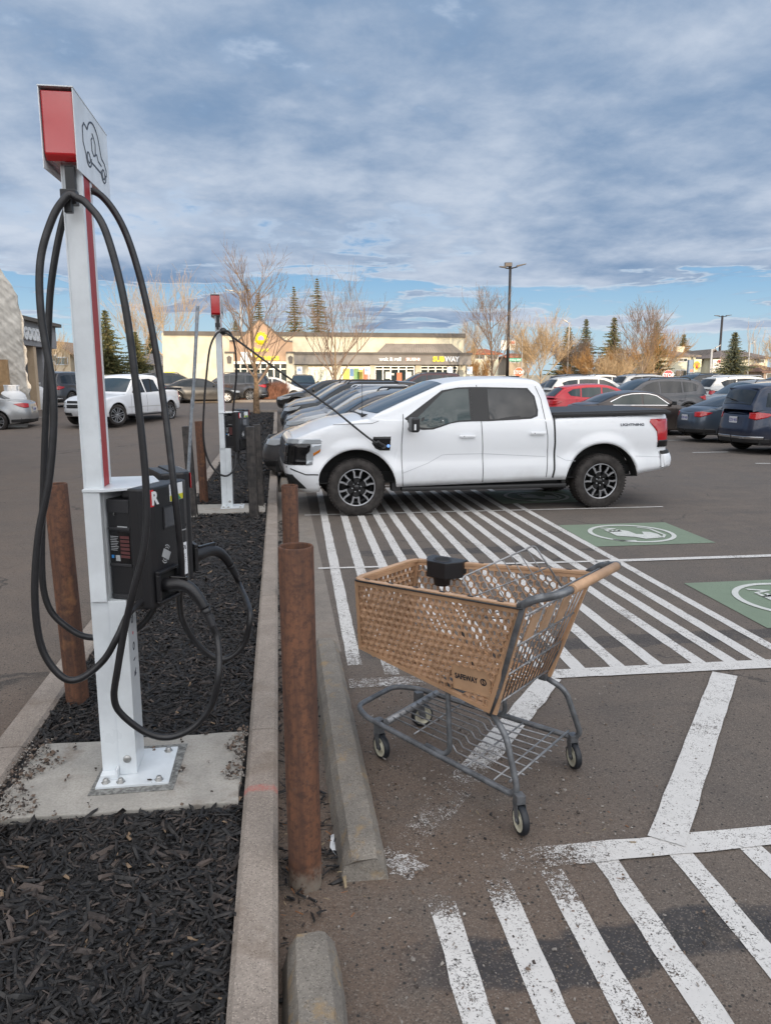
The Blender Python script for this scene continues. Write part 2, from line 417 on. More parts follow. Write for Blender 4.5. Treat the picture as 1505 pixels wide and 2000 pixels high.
def mat_rust(name, seed=0.0):
    m = bpy.data.materials.new(name); m.use_nodes = True; T = NT(m.node_tree); b = T.n['Principled BSDF']
    oc = T.new('ShaderNodeTexCoord').outputs['Object']; v = T.vmath('ADD', oc, (seed, seed * 2, 0))
    st = T.vmath('MULTIPLY', v, (14, 14, 1.2)); n = T.noise(st, 1.6, 6, 0.7); f = T.noise(v, 38, 5, 0.75); big = T.noise(v, 4.5, 4, 0.6)
    col = T.mix(T.ramp(n, 0.3, 0.68), (0.062, 0.030, 0.020), (0.155, 0.066, 0.034))
    col = T.mix(T.ramp(f, 0.42, 0.66, 0, 0.75), col, (0.042, 0.022, 0.017))
    col = T.mix(T.ramp(big, 0.62, 0.75, 0, 0.7), col, (0.24, 0.115, 0.050))
    col = T.mix(T.ramp(T.noise(v, 11, 5, 0.7), 0.60, 0.72, 0, 0.5), col, (0.060, 0.052, 0.050))
    z = T.sep(oc)[2]
    base = T.math('MULTIPLY', T.ramp(T.math('ADD', z, T.math('MULTIPLY', T.noise(v, 18, 4, 0.7), 0.16)), 0.19, 0.10), T.ramp(T.noise(v, 26, 4, 0.7), 0.36, 0.5))
    col = T.mix(base, col, (0.19, 0.16, 0.13))
    T.put(b.inputs['Base Color'], col); b.inputs['Roughness'].default_value = 0.82
    bn = T.new('ShaderNodeBump'); bn.inputs['Strength'].default_value = 0.5; bn.inputs['Distance'].default_value = 0.003
    T.put(bn.inputs['Height'], f); T.l.new(bn.outputs[0], b.inputs['Normal'])
    return m
def mat_carpaint(name, col, metal=0.0, rough=0.28, dirt=0.25):
    m = bpy.data.materials.new(name); m.use_nodes = True; T = NT(m.node_tree); b = T.n['Principled BSDF']
    oc = T.new('ShaderNodeTexCoord').outputs['Object']; z = T.sep(oc)[2]
    n = T.noise(oc, 3.5, 5, 0.65)
    low = T.math('MULTIPLY', T.ramp(T.math('ADD', z, T.math('MULTIPLY', n, 0.5)), 0.95, 0.45), dirt)
    T.put(b.inputs['Base Color'], T.mix(low, col, (0.22, 0.19, 0.16)))
    b.inputs['Metallic'].default_value = metal
    T.put(b.inputs['Roughness'], T.math('ADD', rough, T.math('MULTIPLY', low, 0.8)))
    b.inputs['Coat Weight'].default_value = 0.55; b.inputs['Coat Roughness'].default_value = 0.08
    return m
def mat_glass_dark(name, col, rough=0.03):
    m = mat(name, col, rough, spec=0.62); return m
def mat_mulch_bed():
    m = bpy.data.materials.new('mulch_bed'); m.use_nodes = True; T = NT(m.node_tree); b = T.n['Principled BSDF']
    pos = T.new('ShaderNodeNewGeometry').outputs['Position']
    v = T.voro(pos, 45, 'Color'); s_ = T.sep(v)[0]
    col = T.mix(s_, (0.006, 0.006, 0.007), (0.028, 0.026, 0.027))
    T.put(b.inputs['Base Color'], col); b.inputs['Roughness'].default_value = 0.85
    bn = T.new('ShaderNodeBump'); bn.inputs['Strength'].default_value = 1.0; bn.inputs['Distance'].default_value = 0.02
    T.put(bn.inputs['Height'], T.math('ADD', T.noise(pos, 30, 4, 0.7), T.voro(pos, 50))); T.l.new(bn.outputs[0], b.inputs['Normal'])
    return m

asphalt = mat_asphalt()
paint_white = mat_paint('road_paint', (0.60, 0.59, 0.575), 0.460)
paint_far = mat_paint('road_paint_old', (0.55, 0.55, 0.54), 0.45, False)
paint_green = mat_paint('road_paint_green', (0.175, 0.228, 0.165), 0.425, False)
paint_green_white = mat_paint('road_paint_symbol', (0.56, 0.58, 0.56), 0.44, False)
conc_kerb = mat_concrete('kerb_concrete', (0.235, 0.200, 0.172), (0.315, 0.272, 0.235), red=3.06)
conc_gutter = mat_concrete('gutter_concrete', (0.185, 0.165, 0.145), (0.235, 0.208, 0.182), damt=0.35, dscale=1.5)
conc_slab = mat_concrete('slab_concrete', (0.30, 0.285, 0.26), (0.40, 0.38, 0.345), damt=0.55, dscale=4.5, speck=False)
conc_stop = mat_concrete('wheel_stop_concrete', (0.160, 0.145, 0.127), (0.225, 0.205, 0.178), dirt=(0.27, 0.19, 0.10), dscale=9.0, damt=0.75)
rust_a, rust_b, rust_c = mat_rust('rusty_steel', 0), mat_rust('rusty_steel_b', 3.1), mat_rust('rusty_steel_c', 7.7)
black_post = mat('weathered_black_paint', (0.018, 0.017, 0.017), 0.5, var=0.6, vscale=14, col2=(0.06, 0.052, 0.048))
galv = mat('galvanised_steel', (0.30, 0.33, 0.36), 0.45, 0.6, col2=(0.20, 0.22, 0.25), vscale=22, bump=0.1)
post_white = mat('white_powder_coat', (0.66, 0.70, 0.73), 0.35, var=0.10, vscale=4, coat=0.3)
post_red = mat('red_gloss_paint', (0.42, 0.010, 0.015), 0.16, coat=0.9, bump=0.06, bscale=30)
stripe_red = mat('red_satin_paint', (0.36, 0.030, 0.032), 0.5, spec=0.25)
icon_dark = mat('dark_blue_vinyl', (0.018, 0.028, 0.050), 0.5)
rubber = mat('cable_rubber', (0.014, 0.014, 0.016), 0.42, var=0.3, vscale=20)
blk_plastic = mat('black_plastic', (0.012, 0.012, 0.014), 0.38, bump=0.15, bscale=400)
blk_plastic2 = mat('charcoal_plastic', (0.022, 0.022, 0.025), 0.45, bump=0.15, bscale=400)
blk_gloss = mat('black_gloss', (0.008, 0.008, 0.009), 0.15)
screen_m = mat('screen_glass', (0.085, 0.09, 0.10), 0.2)
stk_white = mat('sticker_white', (0.72, 0.74, 0.76), 0.5)
stk_red = mat('sticker_red', (0.62, 0.02, 0.03), 0.45)
stk_yel = mat('sticker_yellow', (0.55, 0.52, 0.02), 0.5)
stk_grn = mat('sticker_green', (0.03, 0.22, 0.12), 0.5)
stk_blu = mat('sticker_blue', (0.03, 0.22, 0.55), 0.5)
ink = mat('print_ink', (0.02, 0.02, 0.025), 0.6)
grey_print = mat('grey_print', (0.38, 0.39, 0.40), 0.6)
bolt_m = mat('zinc_bolt', (0.42, 0.42, 0.41), 0.4, 0.7, var=0.3, vscale=30)
mulch_bed = mat_mulch_bed()
tyre_m = mat('tyre_rubber', (0.030, 0.026, 0.024), 0.85, var=0.45, vscale=8, bump=0.3, bscale=60)
rim_silver = mat('alloy_silver', (0.42, 0.43, 0.45), 0.3, 0.75)
rim_black = mat('alloy_black', (0.012, 0.012, 0.013), 0.3)
underbody = mat('underbody_black', (0.010, 0.010, 0.010), 0.9)
trim_blk = mat('trim_black', (0.014, 0.014, 0.015), 0.5)
seam_m = mat('panel_line', (0.02, 0.02, 0.022), 0.8)
chrome = mat('chrome', (0.62, 0.63, 0.65), 0.12, 1.0)
lamp_clear = mat('headlamp_glass', (0.42, 0.45, 0.48), 0.08, 0.3)
lamp_red = mat('tail_lamp_red', (0.42, 0.006, 0.012), 0.12, coat=0.8)
lamp_orange = mat('amber_reflector', (0.45, 0.14, 0.01), 0.25)
plate_m = mat('plate_white', (0.55, 0.56, 0.58), 0.4)
glass_dk = mat_glass_dark('tinted_glass', (0.012, 0.015, 0.018))
glass_gr = mat_glass_dark('green_tinted_glass', (0.022, 0.038, 0.038))
glass_ws = mat_glass_dark('windshield_glass', (0.020, 0.036, 0.048))
# ---------------------------------------------------------------- ground sheet to the horizon, gently rising past the first row
def grid_lines(lo, hi, dense_lo, dense_hi, step, far_step):
    a = list(np.arange(dense_lo, dense_hi + 1e-6, step)); l = []; q = dense_lo
    st = step
    while q > lo: st *= 1.6; q -= st; l.append(max(q, lo))
    r_ = []; q = dense_hi; st = step
    while q < hi: st *= 1.6; q += st; r_.append(min(q, hi))
    return sorted(set([round(float(v), 4) for v in l + a + r_]))
xs = grid_lines(-900, 900, -40, 60, 10, 0); ys = grid_lines(-300, 1800, 16, 44, 1.0, 0)
mb = MB(); nx, ny = len(xs), len(ys)
mb.add([(x, y, ground_z(x, y)) for y in ys for x in xs], [(j * nx + i, j * nx + i + 1, (j + 1) * nx + i + 1, (j + 1) * nx + i) for j in range(ny - 1) for i in range(nx - 1)], 0, True)
tag(mb.build('parking_lot_ground', asphalt, fix=False), kind='structure')

def gz_sheet(mb, poly, h=0.004, step=0.5):
    """thin marking laid on the ground; long strips are cut so they follow the slope"""
    b = len(mb.v)
    mb.add([(q[0], q[1], ground_z(q[0], q[1]) + h) for q in poly], [tuple(range(len(poly)))])
def stripe(mb, p0, p1, w, wob=0.003, h=0.004, seg=0.12, rnd=random.Random(3)):
    p0 = Vector((p0[0], p0[1])); p1 = Vector((p1[0], p1[1])); d_ = p1 - p0; L = d_.length; d_.normalize(); n_ = Vector((-d_.y, d_.x))
    m_ = max(2, int(L / seg)); vs = []
    for i in range(m_ + 1):
        c_ = p0 + d_ * (L * i / m_)
        a = w / 2 + rnd.uniform(-wob, wob); b = w / 2 + rnd.uniform(-wob, wob)
        for q in (c_ + n_ * a, c_ - n_ * b): vs.append((q.x, q.y, ground_z(q.x, q.y) + h))
    mb.add(vs, [(2 * i, 2 * i + 1, 2 * i + 3, 2 * i + 2) for i in range(m_)])
mk = MB()
x10 = [.598, .875, 1.11, 1.335, 1.56, 1.82, 2.06, 2.30, 2.555, 2.79, 3.02, 3.29, 3.576]
x44 = [.46, .69, .94, 1.19, 1.44, 1.69, 1.94, 2.22, 2.49, 2.80, 3.03, 3.24, 3.48]
for i, (a, b) in enumerate(zip(x10, x44)):
    sl = (a - b) / 5.7; y1 = 12.9 if i < 12 else 12.6
    y0 = [4.75, 4.55, 4.5][i] if i < 3 else 4.38
    stripe(mk, (b + sl * (y0 - 4.4), y0), (a + sl * (y1 - 10.1), y1), 0.098 if i < 12 else 0.085)
hm = MB()
stripe(hm, (0.40, 4.44), (9.5, 4.22), 0.14, h=0.008)                      # long cross line nearest the far bay
stripe(hm, (0.33, 10.40), (5.70, 10.34), 0.055, h=0.008)
stripe(hm, (0.36, 7.38), (3.3, 7.26), 0.055, h=0.008); stripe(hm, (3.28, 7.26), (9.4, 7.18), 0.10, h=0.008)
stripe(hm, (1.70, 4.34), (0.36, 2.58), 0.15, 0.008, h=0.012); stripe(hm, (2.85, 4.24), (1.56, 2.62), 0.15, h=0.012)
stripe(hm, (4.0, 4.25), (2.72, 2.64), 0.15, h=0.012)
stripe(hm, (0.85, 2.60), (9.2, 2.60), 0.125, 0.006, h=0.008)
for i, xx in enumerate((0.555, 0.79, 1.02, 1.265, 1.585, 1.895, 2.2, 2.5, 2.8)):
    top = (2.52, 2.50, 2.52, 2.56, 2.56, 2.56, 2.56, 2.56, 2.56)[i]
    stripe(mk, (xx, top), (xx - 0.012, -0.9), 0.098, 0.005)
stripe(mk, (0.30, 13.15), (5.7, 13.1), 0.055, h=0.008)
rb = random.Random(9); bl_ = [(0.455 + (.075 + rb.uniform(-.03, .03)) * math.cos(2 * PI * k_ / 22) * 1.0, 2.63 + (.075 + rb.uniform(-.02, .02)) * math.sin(2 * PI * k_ / 22)) for k_ in range(22)]
bm_ = MB(); gz_sheet(bm_, bl_, .004); tag(bm_.build('paint_blot', mat_paint('road_paint_chalky', (0.52, 0.51, 0.50), 0.50, False), fix=False), kind='structure')
tag(mk.build('hatch_markings', paint_white, fix=False), kind='structure')
tag(hm.build('stall_lines', paint_white, fix=False), kind='structure')
# older stall lines further off
fm = MB()
for (px0, py0, px1, py1, w_) in ((1352, 875, 1422, 874, .1), (1475, 895, 1505, 895, .1), (1320, 846, 1375, 847, .1), (0, 838, 55, 837, .1), (150, 810, 330, 797, .12), (0, 826, 90, 825, .1), (150, 826, 245, 824, .1)):
    a = at(px0, py0, 0.12); b = at(px1, py1, 0.12); stripe(fm, (a.x, a.y), (b.x, b.y), w_, 0.003)
for k_ in range(12):
    y_ = 16 + 2.8 * k_
    if 0 < k_ < 5: stripe(fm, (12.0, y_ + 2.9), (17.0, y_ + 2.9), 0.09, 0.003)
tag(fm.build('far_stall_lines', paint_far, fix=False), kind='structure')
# green EV boxes with the car-and-plug sign
def ev_box(x0, x1, y0, y1, name_i):
    g_ = MB(); gz_sheet(g_, [(x0, y0), (x1, y0), (x1 + 0.04, y1), (x0 + 0.04, y1)], 0.0045)
    s_ = MB(); cx, cy = (x0 + x1) / 2, (y0 + y1) / 2; M = basis((cx, cy, 0.0095), (0, 1, 0), (-1, 0, 0)); rr = 0.50
    ring = [(rr * math.cos(2 * PI * k_ / 48), rr * math.sin(2 * PI * k_ / 48)) for k_ in range(48)]
    ribbon(s_, ring, 0.055, M, 0.0015, closed=True)
    car = [(-.30, -.26), (-.34, -.02), (-.22, .06), (-.13, .25), (.13, .25), (.20, .05), (.12, -.02), (-.06, -.03), (-.09, -.12), (.06, -.17), (.03, -.26), (-.10, -.30)]
    s_.add([M @ Vector((q[0], q[1], 0.0015)) for q in car], [tuple(range(len(car)))])
    ribbon(s_, [(-.30, -.26), (-.16, -.36), (.22, -.36), (.34, -.24)], 0.035, M, 0.0015)
    ribbon(s_, [(-.42, .14), (-.40, .30), (-.30, .38)], 0.05, M, 0.0015)
    text_mb('EV', 0.17, basis(M @ Vector((0.24, 0.16, 0)), (0, 1, 0), (-1, 0, 0)), 0.0015, s_, bold=0.03)
    return g_, s_
G_, S_ = MB(), MB()
for bx in ((3.58, 5.07, 7.93, 9.20), (3.72, 5.20, 5.05, 6.34), (3.40, 4.9, 10.95, 12.2)):
    g_, s_ = ev_box(*bx, 0)
    G_.add(g_.v, g_.f); S_.add(s_.v, s_.f)
tag(G_.build('green_stall_marking', paint_green, fix=False), kind='structure')
tag(S_.build('stall_symbol_marking', paint_green_white, fix=False), kind='structure')

# ---------------------------------------------------------------- planted island: kerbs, slabs, mulch
def kerb(mb, x0, x1, y0, y1, h=0.15, step=2.4):
    y = y0
    while y < y1 - 1e-6:
        ye = min(y + step, y1); z0, z1 = ground_z(0, y), ground_z(0, ye)
        r_ = 0.018
        prof = [(x0, -0.1), (x0, h - r_), (x0 + r_, h), (x1 - r_, h), (x1, h - r_), (x1, -0.1)]
        n = len(prof)
        g_ = 0.004
        mb.add([(q[0], y + g_, z0 + q[1]) for q in prof] + [(q[0], ye - g_, z1 + q[1]) for q in prof],
               [(i, i + 1, n + i + 1, n + i) for i in range(n - 1)] + [tuple(range(n)), tuple(reversed(range(n, 2 * n)))])
        y = ye
kb = MB(); kerb(kb, -0.190, -0.045, -1.2, 32.6); tag(kb.build('kerb', conc_kerb), kind='structure')
kb = MB(); kerb(kb, -1.44, -1.27, -1.2, 32.6, 0.14); tag(kb.build('kerb', conc_kerb), kind='structure')
kb = MB(); kb.box((-1.436, 32.61, 0.2), (-0.048, 32.76, 0.56)); tag(kb.build('kerb', conc_kerb, bevel=0.015), kind='structure')
def bed(y0, y1, h=0.105):
    m_ = MB(); n = max(2, int((y1 - y0) / 0.5)); vs = []
    for i in range(n + 1):
        y = y0 + (y1 - y0) * i / n
        for x in (-1.268, -0.73, -0.192): vs.append((x, y, ground_z(0, y) + h + (0.015 if x == -0.73 else 0)))
    m_.add(vs, [(3 * i + k_, 3 * i + k_ + 1, 3 * i + 4 + k_, 3 * i + 3 + k_) for i in range(n) for k_ in (0, 1)], 0, True)
    return m_
bd = bed(-1.2, 32.6); tag(bd.build('mulch_soil', mulch_bed), kind='structure')
# two concrete pads under the charging stations (irregular edges)
def pad(y0, y1, x0=-1.20, x1=-0.21, h=0.135, seed=1):
    rn = random.Random(seed); pts = []
    for i in range(9): pts.append((lerp(x0, x1, i / 8), y0 + rn.uniform(-.008, .008)))
    for i in range(1, 6): pts.append((x1 + rn.uniform(-.006, .006), lerp(y0, y1, i / 6)))
    for i in range(9): pts.append((lerp(x1, x0, i / 8), y1 + rn.uniform(-.008, .008)))
    for i in range(1, 6): pts.append((x0 + rn.uniform(-.03, .03), lerp(y1, y0, i / 6)))
    m_ = MB(); m_.prism(pts, 0.0, h); return m_
pd = pad(2.97, 3.62); tag(pd.build('concrete_pad', conc_slab, bevel=0.006), kind='structure')
pd = pad(10.05, 10.75, seed=4); tag(pd.build('concrete_pad', conc_slab, bevel=0.006), kind='structure')
gm = MB()
rr_ = [(-0.86, 3.10), (-0.50, 3.10), (-0.485, 3.52), (-0.845, 3.52)]
gm.prism(rr_, 0.1352, 0.1385); 
ga = gm.build('grate_plate', mat('grey_grating', (0.20, 0.20, 0.19), 0.7, var=0.5, vscale=60), bevel=0.0); tag(ga, kind='structure')
ga.name = 'pad_grating'

# mulch: real chips, thick near the camera
rn = np.random.RandomState(11)
def chips(name, n, xr, yr, ln, zoff=0.10, seed=0, mats=None, keep=None, tilt=0.35, wr=(0.09, 0.26)):
    rs = np.random.RandomState(seed)
    x = rs.uniform(*xr, n); y = rs.uniform(*yr, n)
    if keep is not None: k_ = keep(x, y); x, y = x[k_], y[k_]; n = len(x)
    L = rs.uniform(ln[0], ln[1], n) * rs.choice([1, 1, 1, 1.7], n); Wd = L * rs.uniform(wr[0], wr[1], n); H = Wd * rs.uniform(0.25, 0.6, n)
    az = rs.uniform(0, 2 * PI, n); ti = rs.normal(0, tilt, n); ro = rs.normal(0, 0.5, n)
    z = zoff + rs.uniform(0.0, 0.028, n) + np.array([ground_z(0, q) for q in y])
    base = np.array([(-1, -.5, 0), (-.8, .55, 0), (.75, .5, 0), (1, -.35, 0), (-.85, -.3, 1), (-.55, .35, 1), (.55, .3, 1), (.8, -.2, 1)], float)
    base = base[None] * (1 + rs.uniform(-.25, .25, (n, 8, 3)))
    P = base * np.stack([L / 2, Wd, H], 1)[:, None, :]
    c_, s_ = np.cos(ro), np.sin(ro); Y = P[:, :, 1] * c_[:, None] - P[:, :, 2] * s_[:, None]; Z = P[:, :, 1] * s_[:, None] + P[:, :, 2] * c_[:, None]; X = P[:, :, 0]
    c_, s_ = np.cos(ti), np.sin(ti); X, Z = X * c_[:, None] - Z * s_[:, None], X * s_[:, None] + Z * c_[:, None]
    c_, s_ = np.cos(az), np.sin(az); X, Y = X * c_[:, None] - Y * s_[:, None], X * s_[:, None] + Y * c_[:, None]
    co = np.stack([X + x[:, None], Y + y[:, None], Z + z[:, None]], 2).reshape(-1, 3)
    q = np.array([(4, 5, 6, 7)[::-1], (0, 1, 5, 4), (1, 2, 6, 5), (2, 3, 7, 6), (3, 0, 4, 7)])
    F = (q[None] + (np.arange(n) * 8)[:, None, None]).reshape(-1, 4)
    me = bpy.data.meshes.new(name); me.from_pydata(co.tolist(), [], F.tolist())
    for m_ in mats: me.materials.append(m_)
    wts = rs.choice(len(mats), n, p=([.46, .31, .18, .042, .008][:len(mats)] if len(mats) == 5 else None))
    me.polygons.foreach_set('material_index', np.repeat(wts, 5)); me.update()
    o = bpy.data.objects.new(name, me); C.objects.link(o); return o
ch_m = [mat('chip_black', (0.007, 0.007, 0.008), 0.6, var=0.5, vscale=40), mat('chip_charcoal', (0.014, 0.0125, 0.0125), 0.65, var=0.5, vscale=40),
        mat('chip_dark_brown', (0.036, 0.028, 0.025), 0.7, var=0.4, vscale=40), mat('chip_grey_brown', (0.075, 0.058, 0.050), 0.75), mat('chip_pale_wood', (0.20, 0.14, 0.09), 0.8)]
free = lambda x, y: ~((x > -1.17) & (x < -0.225) & (((y > 2.955) & (y < 3.635)) | ((y > 10.03) & (y < 10.77))))
tag(chips('bark_mulch', 22000, (-1.262, -0.198), (0.9, 3.02), (0.012, 0.062), 0.10, 1, ch_m, free), 'black bark mulch chips filling the island bed around the charging posts', 'bark mulch', kind='stuff')
tag(chips('bark_mulch', 21000, (-1.262, -0.198), (3.6, 6.5), (0.016, 0.056), 0.10, 2, ch_m, free), 'black bark mulch chips between the two charging stations', 'bark mulch', kind='stuff')
tag(chips('bark_mulch', 15000, (-1.262, -0.198), (6.5, 16), (0.03, 0.075), 0.10, 3, ch_m, free), 'black bark mulch chips around the far charging station and black posts', 'bark mulch', kind='stuff')
tag(chips('bark_mulch', 5000, (-1.262, -0.198), (16, 32.5), (0.06, 0.12), 0.10, 4, ch_m, None), 'black bark mulch at the far end of the island below the bare tree', 'bark mulch', kind='stuff')
# chips and grit that spilled between kerb and wheel stops, and crumbs on the pad edges
gap = lambda x, y: (x < 0.10 + 0.16 * (np.sin(y * 5) * .5 + .5)) & (((y < 2.55) & (np.sin(y * 23 + x * 31) > .55)) | (y >= 2.55))
tag(chips('spilled_mulch', 2600, (-0.04, 0.20), (1.6, 10.0), (0.015, 0.045), 0.0, 5, ch_m, gap, 0.2), 'black mulch crumbs spilled in the gap between kerb and wheel stops', 'mulch litter', kind='stuff')
grit = [mat('grit_brown', (0.15, 0.11, 0.085), 0.9), mat('grit_grey', (0.24, 0.22, 0.20), 0.9), mat('grit_dark', (0.05, 0.04, 0.035), 0.9)]
padg = lambda x, y: ((x < -1.10 + .06 * np.sin(y * 17)) | ((x > -0.27 + .03 * np.sin(y * 23)) & (y > 3.15)) | (np.sin(x * 19 + y * 13) * np.cos(x * 31 - y * 7) > .93))
tag(chips('gravel_crumbs', 5200, (-1.265, -0.2), (2.95, 3.66), (0.004, 0.015), 0.128, 6, grit, padg, 0.3, (.45, .9)), 'brown gravel crumbs scattered on the concrete pad edges', 'gravel', kind='stuff')
lotg = lambda x, y: (np.exp(-((x - .75) ** 2 / .5 + (y - 3.1) ** 2 / 1.2)) + .04 > np.random.RandomState(5).uniform(0, 1, len(x))) & ~((x < .40) & (y > 2.5))
tag(chips('loose_grit', 5200, (0.05, 2.2), (1.7, 5.0), (0.003, 0.011), -0.001, 7, grit + [ch_m[0], mat('grit_white', (0.5, 0.5, 0.48), 0.9)], lotg, 0.3, (.4, .9)), 'fine brown and pale grit lying on the asphalt near the cart', 'gravel', kind='stuff')
twg = [mat('dry_leaf', (0.20, 0.09, 0.04), 0.8), mat('straw', (0.24, 0.19, 0.12), 0.8), ch_m[2], ch_m[1], ch_m[1]]
tag(chips('leaf_litter', 60, (-0.03, 0.28), (2.35, 2.95), (0.010, 0.035), 0.004, 8, twg, None, 0.3), 'brown leaf and twig scraps at the foot of the front rusty bollard', 'leaf litter', kind='stuff')
tag(chips('leaf_litter', 26, (0.7, 1.5), (2.3, 3.0), (0.008, 0.035), 0.003, 9, twg, None, 0.15), 'dry twig and leaf scraps on the worn paint in front of the cart', 'leaf litter', kind='stuff')
b = MB()
b.prism([(0.165, 2.78), (0.195, 2.70), (0.215, 2.72), (0.200, 2.88), (0.175, 2.86)], 0.008, 0.010); o = b.build('paper_scrap', stk_white); tag(o, 'white paper scrap wedged between the front rusty bollard and wheel stop', 'litter')
o.rotation_euler = (0, 0, 0)

# pale concrete gutter strip beyond the first wheel stop
gt = MB(); gz_sheet(gt, [(-.046, 5.02), (.40, 5.02), (.43, 12.6), (-.046, 12.6)], 0.0025); tag(gt.build('gutter', conc_gutter, fix=False), kind='structure')
# wheel stops
def wheel_stop(x0, x1, y0, y1, h, label, seed, ground=0.0, chip=0.0):
    rn_ = random.Random(seed); n = int((y1 - y0) / 0.05); m_ = MB(); vs = []
    w = x1 - x0; prof = [(0, 0), (0.10 * w, 0.62 * h), (0.24 * w, h * .98), (0.34 * w, h), (0.66 * w, h), (0.77 * w, 0.97 * h), (0.92 * w, 0.60 * h), (w, 0)]
    K = len(prof)
    for i in range(n + 1):
        y = lerp(y0, y1, i / n); e = min(1, (y - y0) / 0.06) if chip else min(1, max(0.0, (y - y0) / 0.03))
        e2 = min(1, (y1 - y) / 0.03 + 0.0)
        for k_, q in enumerate(prof):
            j = 0.0025; inset = (1 - min(e, e2)) * 0.006
            zz = q[1] * (1 - (0.30 * chip * (1 - e) + (0.06 * (1 - e2))))
            off = (rn_.uniform(-.018, .018) * chip if i == 0 else 0)
            vs.append((x0 + q[0] + rn_.uniform(-j, j) + (inset if q[0] < w / 2 else -inset), y + off, ground + zz + (rn_.uniform(-j, j) if 0 < k_ < K - 1 else 0)))
    fs = [(i * K + k_, i * K + k_ + 1, (i + 1) * K + k_ + 1, (i + 1) * K + k_) for i in range(n) for k_ in range(K - 1)] + [tuple(range(K)), tuple(reversed(range(n * K, n * K + K)))]
    m_.add(vs, fs); m_.v = m_.v
    o_ = m_.build('wheel_stop', conc_stop); 
    return tag(o_, label, 'wheel stop', 'concrete wheel stops along the kerb')
wheel_stop(0.185, 0.385, 2.58, 5.0, 0.125, 'long grey concrete wheel stop with chipped near end beside the front rusty bollard', 1, chip=1)
wheel_stop(-0.035, 0.160, -0.1, 2.18, 0.125, 'grey concrete wheel stop at the bottom edge next to the kerb', 2, chip=0.25)
wheel_stop(-0.02, 0.16, 12.7, 14.4, 0.125, 'concrete wheel stop under the nose of the grey car behind the pickup', 4)
